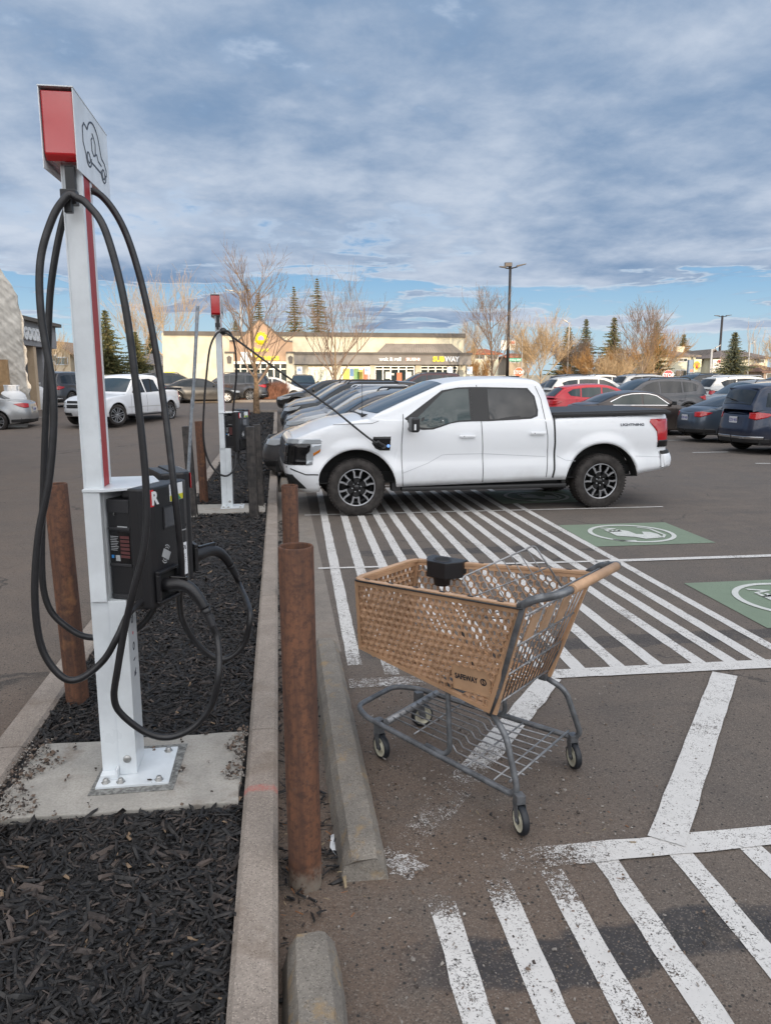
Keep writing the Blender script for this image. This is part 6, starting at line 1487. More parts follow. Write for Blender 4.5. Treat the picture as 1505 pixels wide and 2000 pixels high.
for sd_ in (1, -1):
    c.side_window(at_, [(.88, 1.18), (.50, 1.56), (.28, 1.66), (.10, 1.69), (.06, 1.19)], glass_dk, 'side_window', sd_); c.side_window(at_, [(-.02, 1.19), (.02, 1.69), (-.45, 1.71), (-.75, 1.66), (-.88, 1.22)], glass_dk, 'side_window', sd_)
    for pts in ([(.98, 1.12), (1.0, .7), (.98, .42)], [(.02, 1.15), (.0, .45)], [(-.95, 1.20), (-.98, .9), (-.92, .5)]): c.line(at_, pts, sd_, .012)
    c.line(at_, [(1.2, .66), (-1.1, .66)], sd_, .03, mat_once('moulding', (.5, .5, .5)))
    c.patch(at_, [(Sf(.62), .90), (Sx(2.62), .905), (Sx(2.40), .91), (Sx(2.42), .70), (Sx(2.62), .66), (Sf(.62), .66)], lamp_clear, 'headlight', sd_, .01); c.patch(at_, [(Sx(2.50), .90), (Sx(2.40), .905), (Sx(2.42), .70), (Sx(2.50), .69)], lamp_orange, 'turn_signal', sd_, .014)
    for z0, z1 in ((.83, .92), (.66, .79)): c.patch(at_, [(0.001, z1), (Sf(.58), z1), (Sf(.56), z0), (0.001, z0)], trim_blk, 'grille', sd_, .008)
    c.patch(at_, [(Sf(.35), .50), (Sf(.80), .50), (Sf(.76), .40), (Sf(.35), .38)], trim_blk, 'lower_intake', sd_, .008)
    c.patch(at_, [(Sx(-2.62), 1.18), (Sr(.88), 1.18), (Sr(.90), .80), (Sx(-2.66), .80)], lamp_red, 'taillight', sd_, .01)
    mb = MB(); mb.box((-1.1, min(sd_ * .86, sd_ * 1.0), .33), (1.2, max(sd_ * .86, sd_ * 1.0), .37)); mb.build('running_board', trim_blk, at_, bevel=.01)
    mb = MB(); mb.box((1.24, min(sd_ * .78, sd_ * .97), .20), (1.28, max(sd_ * .78, sd_ * .97), .52)); mb.build('mud_flap', trim_blk, at_)
mb = MB(); mb.box((-2.65, -.86, 1.272), (-1.35, .86, 1.34)); mb.build('bed_cover', trim_blk, at_, bevel=.03)
mirrors(c, at_, .78, 1.2, white_car, (.12, .2, .16)); wheels(at_, (1.78, -1.60), 2.0, .39, .26, 'suv', R(-22))
hd_ = Vector((-.43, -.90, 0)).normalized(); lf_ = Vector((-hd_.y, hd_.x, 0)); pc = far(234, 27.2) - hd_ * 1.66 - lf_ * .84
at_.location = (pc.x, pc.y, ground_z(pc.x, pc.y) - .02); at_.rotation_euler = (0, 0, math.atan2(hd_.y, hd_.x)); at_.scale = (.98, .98, .98)
# ---------------------------------------------------------------- trees
bark = mat('bark', (0.17, 0.125, 0.09), 0.9, var=0.5, vscale=9, bump=0.5, bscale=30)
bark_l = mat('pale_bark', (0.33, 0.26, 0.19), 0.9, var=0.35, vscale=9)
twig_m = mat('bare_twigs', (0.27, 0.19, 0.135), 0.9, var=0.3, vscale=3)
twig_l = mat('pale_twigs', (0.56, 0.40, 0.23), 0.9, var=0.3, vscale=3)
twig_o = mat('amber_twigs', (0.46, 0.26, 0.10), 0.9, var=0.35, vscale=2)
def bare_tree(name, label, loc, h, spread, trunk_r, seed, mt, mb_, style='vase', trunk_h=.28, n_main=7, levels=3, twig_r=.006, group=None, dens=1.0, leaves=None):
    rn_ = random.Random(seed); t_ = thing(name, label, 'tree', loc, 0, group); tr, cr = MB(), MB()
    def grow(p0, d_, L, r_, lev, target):
        n = 5 if lev < 3 else 3; pts = [p0]; d1 = d_.normalized(); p_ = p0
        for i in range(n):
            d1 = (d1 + Vector((rn_.gauss(0, .10), rn_.gauss(0, .10), rn_.gauss(.06, .06)))).normalized(); p_ = p_ + d1 * L / n; pts.append(p_)
        rs = [max(twig_r * .7, r_ * (1 - .72 * i / n)) for i in range(n + 1)]
        (tr if (lev == 0) else cr).tube(pts, rs, 6 if lev == 0 else (4 if lev < 3 else 3), caps=False)
        if lev >= levels: return
        k_ = int((7, 8, 8, 4)[min(lev, 3)] * dens + rn_.random())
        for i in range(k_):
            u = rn_.uniform(.25, 1.0) if lev else rn_.uniform(.3, 1.0); j = min(n - 1, int(u * n)); q = pts[j].lerp(pts[j + 1], u * n - j)
            ax = d1.orthogonal().normalized(); ax.rotate(Matrix.Rotation(rn_.uniform(0, 2 * PI), 3, d1)); nd = (d1 * rn_.uniform(.8, 1.1) + ax * rn_.uniform(.35, .75) + Vector((0, 0, .25))).normalized()
            grow(q, nd, L * rn_.uniform(.42, .68), max(twig_r, r_ * (1 - .6 * u) * .55), lev + 1, target)
    th = h * trunk_h; top = Vector((rn_.gauss(0, .03) * h, rn_.gauss(0, .03) * h, h * (.93 if style == 'leader' else .60)))
    base = [Vector((0, 0, -.1)), Vector((0, 0, th * .5)), Vector((rn_.gauss(0, .03), rn_.gauss(0, .03), th))]
    lead = spline(base + [Vector((0, 0, th)).lerp(top, .5) + Vector((rn_.gauss(0, .05), rn_.gauss(0, .05), 0)), top], 5)
    m_ = len(lead); tr.tube(lead, [max(trunk_r * (1.25 if i == 0 else 1) * (1 - .88 * (i / (m_ - 1)) ** 1.1), twig_r) for i in range(m_)], 9, caps=False)
    N = n_main * 2 if style == 'leader' else n_main
    for i in range(N):
        u = (i + rn_.random() * .6) / N; z0 = lerp(th * .82, top.z * (.96 if style == 'leader' else .80), u)
        idx = min(range(m_), key=lambda q: abs(lead[q].z - z0)); p0 = lead[idx]; az = i * 2.4 + rn_.uniform(-.4, .4)
        if style == 'vase': up = rn_.uniform(.9, 1.9); L = (h - z0) * rn_.uniform(.62, .86)
        elif style == 'round': up = rn_.uniform(.25, 1.5); L = min((h - z0) * .95, spread * 1.15) * rn_.uniform(.7, 1.0)
        else: up = rn_.uniform(.9, 1.7); L = spread * (1.75 - 1.05 * u) * rn_.uniform(.75, 1.1)
        d_ = Vector((math.cos(az), math.sin(az), up)).normalized()
        hor = math.hypot(d_.x, d_.y) * L
        if hor > spread: L *= spread / hor
        grow(p0, d_, L, trunk_r * (.36 - .18 * u), 1, None)
    if leaves:
        vs, fs = [], []; cand = [Vector(v) for v in cr.v[::5]]
        for q in rn_.sample(cand, min(len(cand), leaves)):
            s_ = rn_.uniform(.05, .12); a = Vector((rn_.gauss(0, 1), rn_.gauss(0, 1), rn_.gauss(0, 1))).normalized() * s_; b_ = a.orthogonal().normalized() * s_ * .6
            i = len(vs); vs += [q, q + a, q + a * .6 + b_]; fs += [(i, i + 1, i + 2)]
        lf = MB(); lf.add(vs, fs)
    mz = max(v[2] for v in cr.v + tr.v); rad_ = sorted(math.hypot(v[0], v[1]) for v in cr.v)[int(len(cr.v) * .985)]; kz = h / mz; kr = min(1.0, spread / rad_)
    for q in (tr, cr) + ((lf,) if leaves else ()): q.v = [(v[0] * kr, v[1] * kr, v[2] * kz) if v[2] > th * 1.2 else (v[0], v[1], v[2] * kz) for v in q.v]
    tr.build('trunk', mt, t_, fix=False); c_ = cr.build('crown', mb_, t_, fix=False)
    if leaves: lf.build('dry_leaves', twig_o, c_, fix=False)
    return t_
needle = [mat('spruce_needles', (0.115, 0.125, 0.052), 0.8, var=0.3, vscale=4), mat('spruce_needles_light', (0.24, 0.215, 0.09), 0.8, var=0.3, vscale=4), mat('spruce_needles_blue', (0.15, 0.17, 0.125), 0.8)]
def spruce(label, loc, h, w, seed, blue=False, ragged=.25, group='spruce trees beyond the lot', full=.12):
    rn_ = random.Random(seed); t_ = thing('spruce_tree', label, 'tree', loc, 0, group); tr = MB(); tr.tube([(0, 0, -.1), (0, 0, h * .5), (rn_.gauss(0, .03), 0, h)], [.03 * h ** .8 + .04, .02 * h ** .8, .01], 7); tr.build('trunk', bark, t_, fix=False)
    cr = MB(); z = h * full; lay = 0
    while z < h * .985:
        u = (z - h * full) / (h * (1 - full)); rad = w / 2 * 1.3 * (1 - u) ** .85 * (1.12 if lay % 2 else .80) * (1 + rn_.uniform(-ragged, ragged)) + .05; nb = max(5, int(6 + 7 * (1 - u)))
        for k_ in range(nb):
            az = 2 * PI * k_ / nb + rn_.uniform(-.3, .3); rr = rad * rn_.uniform(.55, 1.25); drop = rr * rn_.uniform(.10, .32); p0 = Vector((0, 0, z)); dirv = Vector((math.cos(az), math.sin(az), 0))
            ns = max(3, int(rr / .16))
            for s_ in range(ns):
                f = (s_ + .6) / ns; c_ = p0 + dirv * rr * f + Vector((0, 0, -drop * f + rn_.uniform(-.05, .05) + .12 * rr * f * f)); hw = .12 * (1.25 - f) * (.6 + .4 * rr) + .05; mi = 0 if rn_.random() < .62 else 1
                if blue: mi = 2 if rn_.random() < .6 else mi
                for _ in range(2):
                    a = az + rn_.uniform(-.9, .9); e = Vector((math.cos(a), math.sin(a), rn_.uniform(-.35, .25))) * (hw * 1.7); sd_ = Vector((-math.sin(a), math.cos(a), rn_.uniform(-.5, .5))) * hw * .8
                    cr.add([c_ - sd_ * .6 - e * .3, c_ + sd_ * .6 - e * .2, c_ + e], [(0, 1, 2)], mi); cr.add([c_ - e * .2, c_ + e * .4 + Vector((0, 0, -hw * .9)), c_ + e * .8 - sd_ * .4], [(0, 1, 2)], mi)
        z += max(.10, h * .034) * (1 - .45 * u); lay += 1
    cr.build('crown', needle, t_, fix=False); return t_
F3 = lambda px, d_: tuple(far(px, d_))
PXH = lambda ytop, d_: (738 - ytop) / FPX * d_ + CAM_H - .45      # height of a thing whose tip shows at row ytop
G1 = 'bare young trees planted round the lot'
tl = far(503, 31.6); bare_tree('bare_tree', 'bare young tree with a stout amber-barked trunk at the end of the mulched island', (tl.x, tl.y, ground_z(0, tl.y) + .05), PXH(472, 31.6), 2.3, .155, 5, mat('amber_bark', (.20, .13, .075), .9, var=.45, vscale=8, bump=.5), twig_m, 'leader', .26, 9, 3, .0075, G1, .72)
bare_tree('bare_tree', 'bare vase-shaped tree in front of the beige storefront between the parked cars', F3(655, 41), PXH(513, 41), 3.1, .15, 8, mat_once('amber_bark_b', (.25, .17, .09)), twig_m, 'vase', .17, 13, 3, .008, G1, .8)
bare_tree('bare_tree', 'bare round-crowned tree left of the tall black lamp post', F3(957, 55), PXH(560, 55), 2.6, .16, 12, bark, twig_m, 'leader', .25, 9, 3, .010, G1, .75)
bare_tree('bare_tree', 'pale sunlit bare tree showing above the cream wall by the nearest post', F3(338, 88), PXH(530, 88), 5.2, .24, 21, bark_l, twig_l, 'vase', .30, 9, 3, .018, G1, .95)
bare_tree('bare_tree', 'pale sunlit bare tree between the cable loops, left of the cream wall', F3(283, 90), PXH(540, 90), 5.0, .22, 22, bark_l, twig_l, 'vase', .30, 9, 3, .018, G1, .95)
bare_tree('bare_tree', 'small bare tree in front of the beige house at the far left', F3(120, 72), PXH(640, 72), 2.4, .12, 23, bark_l, twig_l, 'round', .25, 8, 3, .012, G1)
G2 = 'bare amber trees along the white fence'
for i, (px, d_, yt, sp_, st, mtw, lv, lb) in enumerate((
        (1050, 66, 596, 3.4, 'vase', twig_l, 500, 'dense sunlit bare tree just right of the tall black lamp post'), (1110, 74, 632, 2.6, 'vase', twig_m, 0, 'grey bare tree between the sunlit tree and the slim spruce'),
        (1150, 68, 672, 3.4, 'round', twig_o, 500, 'low round amber tree below the slim spruce'), (1205, 70, 660, 3.0, 'round', twig_o, 500, 'low amber tree right of the pointed spruce'),
        (1245, 62, 582, 2.9, 'leader', twig_m, 0, 'tall bare leader tree above the stop sign'), (1268, 74, 628, 3.0, 'vase', twig_o, 900, 'orange-brown bushy tree left of the cream house'),
        (1180, 60, 690, 2.2, 'round', twig_l, 0, 'small bare tree rising behind the red hatchback'), (1230, 66, 672, 3.2, 'round', twig_l, 300, 'low pale bare tree behind the red stop sign'),
        (1025, 76, 650, 2.4, 'vase', twig_l, 0, 'thin pale bare tree behind the green street sign'), (905, 92, 622, 2.6, 'vase', twig_l, 0, 'thin pale bare tree rising behind the store roof corner'),
        (935, 72, 690, 1.8, 'round', twig_o, 100, 'small amber bush-like tree in front of the red-roofed house'))):
    bare_tree('bare_tree', lb, F3(px, d_), PXH(yt, d_), sp_, .13, 40 + i, bark_l, mtw, st, .2, 10, 3, .014, G2, (.8 if st == 'leader' else 1.3), lv or None)
G3 = 'slim bare poplars at the right edge'
for i, (px, d_, yt) in enumerate(((1444, 100, 622), (1455, 101, 630), (1463, 100, 640))): bare_tree('poplar_tree', ('tallest slim bare poplar right of the blue spruce', 'middle slim bare poplar right of the blue spruce', 'right-hand slim bare poplar by the grey-roofed house')[i], F3(px, d_), PXH(yt, d_), 1.0, .09, 70 + i, bark_l, twig_l, 'vase', .15, 6, 2, .012, G3)
bare_tree('bare_tree', 'pale bare tree at the right edge beyond the red fence', F3(1503, 92), PXH(645, 92), 3.0, .15, 75, bark_l, twig_l, 'round', .2, 11, 3, .012, G2, 1.2)
for i, (px, d_, yt, w, bl, fu, lb) in enumerate((
        (222, 75, 609, 4.9, False, .06, 'full dark green spruce right of the nearest charging post'), (277, 84, 650, 3.8, False, .06, 'small spruce between the two right-hand cable strands'),
        (580, 105, 567, 4.2, False, .1, 'pointed spruce above the store roof, left of the taller one'), (624, 104, 552, 4.6, False, .1, 'tallest spruce above the store roof'),
        (513, 104, 578, 4.2, False, .1, 'spruce behind the island tree above the gable sign'), (468, 108, 630, 4.0, False, .1, 'spruce tip showing left of the gable sign above the roof'),
        (1133, 92, 625, 3.6, True, .08, 'slim blue-green spruce above the amber trees'), (1186, 90, 622, 4.4, False, .08, 'pointed dark spruce above the amber trees'),
        (1320, 118, 654, 4.8, False, .08, 'dark spruce behind the cream two-storey house'), (1417, 84, 650, 4.5, True, .03, 'broad blue spruce in front of the grey-roofed house'),
        (1267, 96, 630, 4.4, False, .08, 'spruce behind the orange-brown bushy tree'), (1100, 96, 640, 4.0, False, .08, 'spruce half hidden behind the grey bare tree'), (305, 98, 655, 4.0, False, .08, 'dark spruce just left of the cream wall'))):
    spruce(lb, F3(px, d_), PXH(yt, d_), w, 100 + i, bl, full=fu)
# hedges: many fine stems
def hedge(label, x0, x1, y, w, h, seed, m_, name='hedge', n=2600):
    rn_ = random.Random(seed); t_ = MB()
    for i in range(n):
        x, yy = rn_.uniform(x0, x1), y + rn_.uniform(-w / 2, w / 2); hh = h * rn_.uniform(.65, 1.08); l1, l2 = rn_.gauss(0, .18), rn_.gauss(0, .18); r_ = rn_.uniform(.008, .018)
        z = ground_z(x, yy); z0 = rn_.uniform(0, .5) * hh
        t_.add([(x - r_, yy, z + z0), (x + r_, yy + r_, z + z0), (x + l1 + r_ * .3, yy + l2, z + hh), (x + l1 * .5 - r_, yy + l2 * .5, z + hh * .6)], [(0, 1, 2, 3)])
    return tag(t_.build(name, m_, None, fix=False), label, 'hedge', 'bare hedges by the aisle')
a_ = far(460, 47.5); b_ = far(562, 48.5)
hedge('reddish bare twig hedge beside the island tree', a_.x, b_.x, a_.y, 1.6, 1.25, 3, mat('red_brown_twigs', (.23, .105, .065), .9, var=.4, vscale=3))
a2 = far(362, 44.5); hedge('shaded bare twig hedge left of the far charging post', a2.x, a_.x - .2, a2.y + 1.6, 1.4, 1.15, 4, mat_once('shaded_twigs', (.10, .055, .04)), n=2200)  # shaded part of the hedge, its shade put into the twig colour
kb = MB(); q0, q1 = far(362, 46), far(572, 46); kb.box((q0.x - .6, 46.4, .40), (q1.x, 46.6, .60)); tag(kb.build('kerb', conc_kerb), kind='structure')
kb = MB(); kb.box((q0.x - .6, 46.61, .40), (q1.x, 51.0, .59)); tag(kb.build('planting_bed', mulch_bed), kind='structure')
# ---------------------------------------------------------------- buildings
def wallmat(name, c, var=.12, vs=1.2, bump=.2): return mat(name, c, .9, var=var, vscale=vs, bump=bump, bscale=25)
cream, cream2, taupe, greyband, greyroof, darktrim = wallmat('cream_stucco', (.64, .59, .45)), wallmat('pale_stucco', (.68, .63, .50)), wallmat('taupe_stucco', (.47, .32, .22)), wallmat('grey_fascia', (.27, .245, .22)), wallmat('grey_metal_roof', (.30, .26, .22)), wallmat('dark_trim', (.13, .115, .10))
shopglass = mat('shop_glass', (.030, .045, .048), .06, spec=.8); shopglass_g = mat('green_shop_glass', (.22, .27, .20), .2); alu = mat('aluminium_frame', (.55, .54, .50), .4, .3)
YS = 63.6
SF = lambda px, py, y=YS: aty(px, py, y)
gnd = .45
store = thing('strip_mall', 'long cream strip mall with a gabled gym entrance and a grey shop canopy', 'building', (0, 0, 0))
def sbox(mb, px0, px1, py0, py1, y0, y1, mi=0, zlo=None):
    a, b = SF(px0, py1), SF(px1, py0); mb.box((a.x, y0, a.z if zlo is None else zlo), (b.x, y1, b.z), mi)
mb = MB(); sbox(mb, 322, 906, 655, 770, YS, YS + 14, zlo=gnd - .2); mb.build('wall', cream, store)
mb = MB(); sbox(mb, 320, 908, 651.5, 655, YS - .12, YS + 14.1); mb.build('parapet_trim', darktrim, store)
mb = MB(); gp = [SF(*q) for q in ((449, 668), (466, 668), (507, 626), (556, 668), (571, 669), (571, 707), (449, 707))]; mb.prism([(q.x, q.z) for q in gp], YS - .55, YS - .004, axis='y'); gb = mb.build('gable', taupe, store)
mb = MB()
for a, b in zip(gp[:4], gp[1:5]):
    dv = Vector((b.x - a.x, 0, b.z - a.z)); n_ = Vector((-dv.z, 0, dv.x)).normalized() * .13; mb.prism([(a.x, a.z), (b.x, b.z), (b.x + n_.x, b.z + n_.z), (a.x + n_.x, a.z + n_.z)], YS - .65, YS + .1, axis='y')
mb.build('gable_trim', darktrim, gb)
mb = MB(); q = SF(510, 662); mb.lathe([(0, -.05), (.48, -.05), (.48, 0), (0, 0)], 24, M=Matrix.Translation((q.x, YS - .56, q.z)))
for k_ in range(12): mb.box((-.06, -.05, .44), (.06, 0, .56), M=Matrix.Translation((q.x, YS - .56, q.z)) @ Matrix.Rotation(2 * PI * k_ / 12, 4, 'Y'))
mb.prism([(q.x - .26, q.z - .12), (q.x + .26, q.z - .12), (q.x + .2, q.z + .14), (q.x, q.z + .26), (q.x - .2, q.z + .14)], YS - .63, YS - .612, 1, axis='y'); mb.build('round_logo', [mat('sign_yellow', (.80, .66, .02), .5), mat('sign_purple', (.32, .26, .48), .5)], gb)
mb = MB()
for s_, py, px, sz in (('planet', 683, 507, .34), ('fitness', 698, 520, .46)): q = SF(px, py); text_mb(s_, sz, basis((q.x, YS - .56, q.z), (1, 0, 0), (0, 0, 1)), .08, mb, 0, bold=.03, sx=1.25)
mb.build('sign_lettering', mat_once('sign_yellow_b', (.80, .66, .02)), gb)
mb = MB(); sbox(mb, 471, 484, 688, 712, YS - .62, YS - .56); sbox(mb, 486, 495, 688, 712, YS - .62, YS - .56); mb.build('white_banner', stk_white, gb)
def shopfront(px0, px1, py0, y, cols, glass, door=None, name='shop_window'):
    mb = MB(); sbox(mb, px0, px1, py0, 770, y, y + .06, zlo=gnd); w = mb.build(name, glass, store)
    fr = MB(); a, b = SF(px0, py0), SF(px1, py0)
    for i in range(cols + 1): x = lerp(a.x, b.x, i / cols); fr.box((x - .05, y - .06, gnd), (x + .05, y - .003, a.z))
    for zz in (a.z - .06, gnd + 2.15): fr.box((a.x, y - .055, zz), (b.x, y - .004, zz + .08))
    fr.build('window_frame', alu, w); return w
w = shopfront(457, 560, 709, YS - .35, 8, shopglass)
mb = MB(); sbox(mb, 450, 562, 707, 711, YS - .9, YS - .36); mb.build('entrance_canopy', alu, store)
for px0, px1 in ((442, 457), (560, 574)):
    mb = MB(); sbox(mb, px0, px1, 691, 770, YS - 1.0, YS - .36 + .2, zlo=gnd); c_ = mb.build('pillar', cream2, store)
    mb = MB(); sbox(mb, px0 - 1.5, px1 + 1.5, 687.5, 691, YS - 1.1, YS - .1); mb.build('pillar_cap', darktrim, c_)
    mb = MB(); q = SF((px0 + px1) / 2, 703); mb.prism([(q.x - .14, q.z - .3), (q.x + .14, q.z - .3), (q.x + .2, q.z + .18), (q.x, q.z + .34), (q.x - .2, q.z + .18)], YS - 1.14, YS - 1.003, axis='y'); mb.build('wall_lamp', darktrim, c_)
mb = MB(); sbox(mb, 574, 913, 693, 712, YS - 1.2, YS - .003); fas = mb.build('fascia', greyband, store)
mb = MB(); sbox(mb, 573, 915, 690, 693, YS - 1.3, YS + .0); mb.build('fascia_cap', darktrim, fas)
mb = MB(); hp = [SF(*q, YS - 1.2) for q in ((736, 691), (904, 691))]; hq = [SF(*q, YS) for q in ((754, 671.5), (880, 672))]
mb.add([hp[0], hp[1], hq[1] + Vector((0, -.02, 0)), hq[0] + Vector((0, -.02, 0)), (hp[0].x, YS - .01, hp[0].z), (hp[1].x, YS - .01, hp[1].z)], [(0, 1, 2, 3), (0, 3, 4), (1, 5, 2)])
for i in range(34):
    u = i / 33; a, b = hp[0].lerp(hp[1], u), hq[0].lerp(hq[1], u); mb.tube([a + Vector((0, -.02, .02)), b + Vector((0, -.04, .02))], .03, 4)
mb.build('hip_roof', greyroof, store)
for px0, px1, py0, cols, gl_, nm in ((602, 650, 717, 3, shopglass_g, 'shop_window'), (666, 720, 717, 3, shopglass_g, 'shop_window'), (732, 808, 715, 5, shopglass, 'shop_window'), (821, 892, 715, 5, shopglass, 'shop_window')): shopfront(px0, px1, py0, YS - .03, cols, gl_)
for px0, px1 in ((574, 601), (651, 665), (721, 731), (809, 820), (893, 906)): mb = MB(); sbox(mb, px0, px1, 713, 770, YS - .45, YS - .003, zlo=gnd); mb.build('bay_wall', cream2, store)
pm = [mat('poster_yellow', (.75, .60, .10), .5), mat('poster_red', (.60, .16, .06), .5), mat('poster_blue', (.10, .25, .50), .5), mat('poster_white', (.72, .70, .66), .5), mat('poster_green', (.20, .40, .12), .5)]
def poster(px0, px1, py0, py1, mi):
    mb = MB(); sbox(mb, px0, px1, py0, py1, YS - .11, YS - .095); mb.build('window_poster', pm[mi], store)
for a_ in ((670, 682, 720, 745, 0), (683, 690, 720, 735, 2), (691, 700, 720, 745, 4), (701, 708, 722, 742, 0), (709, 719, 720, 745, 1), (752, 762, 726, 740, 3), (764, 769, 729, 733, 3), (774, 784, 728, 750, 1), (793, 803, 726, 741, 3), (824, 836, 733, 739, 3), (845, 853, 728, 741, 4), (860, 868, 729, 732, 3), (880, 886, 729, 742, 0), (887, 891, 726, 742, 3)): poster(*a_)
# shop names
q = SF(847, 702); mb = MB(); text_mb('SUB', .40, basis((SF(850, 702).x, YS - 1.2, SF(849, 702).z), (1, 0, 0), (0, 0, 1)), .1, mb, 0, bold=.04, sx=1.0); text_mb('WAY', .40, basis((SF(875.5, 702).x, YS - 1.2, q.z), (1, 0, 0), (0, 0, 1)), .1, mb, 1, bold=.04, sx=.9)
mb.build('shop_name', [mat_once('sign_yellow_b', (.8, .66, .02)), stk_white], fas)
mb = MB(); text_mb('wok & roll', .30, basis((SF(757, 702).x, YS - 1.2, SF(757, 702).z), (1, 0, 0), (0, 0, 1)), .1, mb, 0, bold=.04, sx=1.0); mb.build('shop_name', stk_white, fas)
mb = MB(); sbox(mb, 787, 815, 700, 705, YS - 1.28, YS - 1.205, 0); mb.build('small_sign_board', mat_once('sign_salmon', (.60, .26, .18)), fas)
mb = MB(); text_mb('SUSHI', .24, basis((SF(801, 702.5).x, YS - 1.285, SF(801, 702.5).z), (1, 0, 0), (0, 0, 1)), .02, mb, 0, bold=.03, sx=1.3); mb.build('shop_name', stk_white, fas)
mb = MB(); q = SF(817, 648); mb.prism([(q.x - .45, q.z - .4), (q.x + .45, q.z - .4), (q.x, q.z + .15)], YS + 6, YS + 9, axis='y'); mb.build('roof_vent', taupe, store)
kb = MB(); a, b = SF(318, 770), SF(915, 770); kb.box((a.x, YS - 3.4, gnd - .1), (b.x + 2, YS + .0, gnd + .12)); tag(kb.build('pavement', conc_kerb), kind='structure')

# houses
def house(label, px0, px1, d_, y_eave, y_ridge, wall_c, roof_c, wins, ridge='x', depth=9, chimney=None, name='house', door=None, base=-.2):
    a, b = far(px0, d_), far(px1, d_); w = (b - a).length; rz = math.atan2(b.y - a.y, b.x - a.x)
    t_ = thing(name, label, 'house', (a.x, a.y, 0), rz, 'houses beyond the white fence'); z0 = a.z + base
    Z = lambda py: CAM_H + (738 - py) / FPX * d_
    ze, zr = Z(y_eave), Z(y_ridge); wm, rm = wallmat('house_wall', wall_c), wallmat('shingle_roof', roof_c, .3, 3)
    mb = MB(); mb.box((0, 0, z0), (w, depth, ze)); 
    if ridge == 'y': mb.prism([(0, ze + .001), (w, ze + .001), (w / 2, zr - .1)], .01, depth - .01, axis='y')
    mb.build('wall', wm, t_)
    mb = MB(); o = .5
    if ridge == 'x': 
        hi = min(w * .3, 3.5); A_ = [(-o, -o, ze), (w + o, -o, ze), (w + o, depth + o, ze), (-o, depth + o, ze), (hi, depth / 2, zr), (w - hi, depth / 2, zr)]
        mb.add(A_, [(0, 1, 5, 4), (1, 2, 5), (2, 3, 4, 5), (3, 0, 4), (0, 3, 2, 1)]); mb.box((-o, -o - .05, ze - .18), (w + o, -o, ze + .02))
    else:
        for s_ in (0, 1):
            x0, x1 = (-o, w / 2) if s_ == 0 else (w + o, w / 2); z_o = ze - (zr - ze) * o / (w / 2)
            mb.add([(x0, -o, z_o), (x1, -o, zr), (x1, depth + o, zr), (x0, depth + o, z_o), (x0, -o, z_o + .18), (x1, -o, zr + .18), (x1, depth + o, zr + .18), (x0, depth + o, z_o + .18)], [(0, 3, 2, 1), (4, 5, 6, 7), (0, 1, 5, 4), (1, 2, 6, 5), (2, 3, 7, 6), (3, 0, 4, 7)])
    r_ = mb.build('roof', rm, t_)
    for (wx, py0, py1, ww) in wins:
        x = (wx - px0) / (px1 - px0) * w; mb = MB(); mb.box((x - ww / 2 - .08, -.06, Z(py1) - .08), (x + ww / 2 + .08, -.003, Z(py0) + .08)); f_ = mb.build('window', stk_white, t_)
        mb = MB(); mb.box((x - ww / 2, -.09, Z(py1)), (x - .03, -.062, Z(py0))); mb.box((x + .03, -.09, Z(py1)), (x + ww / 2, -.062, Z(py0))); mb.build('pane', shopglass, f_)
    if chimney: x = (chimney - px0) / (px1 - px0) * w; mb = MB(); mb.box((x - .6, depth / 2 - .5, ze), (x + .6, depth / 2 + .5, zr + .5)); mb.build('chimney', wm, r_)
    return t_
cr_ = (.70, .66, .50)
house('cream two-storey house with a grey hip roof left of the gas price sign', 1262, 1345, 96, 696, 684, cr_, (.22, .18, .15), [(1321, 702, 707, 1.0), (1318, 724, 735, 1.3), (1326, 724, 735, .9)], chimney=1338)
house('grey gabled house wall between the tall lamp posts at the right', 1357, 1400, 104, 706, 686, (.20, .18, .165), (.17, .14, .12), [], 'y', chimney=None)
house('cream house with a brown-grey hip roof behind the blue spruce', 1395, 1483, 98, 700, 684, cr_, (.20, .16, .14), [(1464, 704, 709, .8), (1470, 704, 709, .8)])
house('red-roofed cream house between the storefront and the black lamp post', 912, 968, 100, 692, 681, cr_, (.36, .13, .07), [(932, 694, 702, 1.3), (957, 694, 702, 1.3)])
house('house with a reddish roof half hidden behind the sunlit tree', 986, 1022, 108, 698, 690, (.45, .36, .26), (.33, .14, .09), [(1000, 702, 709, 1.2)])
house('beige house with a sloping roof seen beyond the tire shop', 97, 150, 78, 690, 672, (.56, .46, .33), (.25, .18, .13), [(113, 696, 706, 1.2), (133, 700, 712, 1.2)], 'y', chimney=146)
house('small grey-roofed house between the spruce and the cream wall', 262, 322, 92, 712, 690, (.45, .43, .40), (.22, .20, .19), [(300, 716, 724, 1.2)])
house('low brown-roofed house at the right edge behind the red fence', 1478, 1512, 92, 726, 712, (.42, .33, .26), (.20, .12, .09), [(1495, 730, 738, 1.4)])
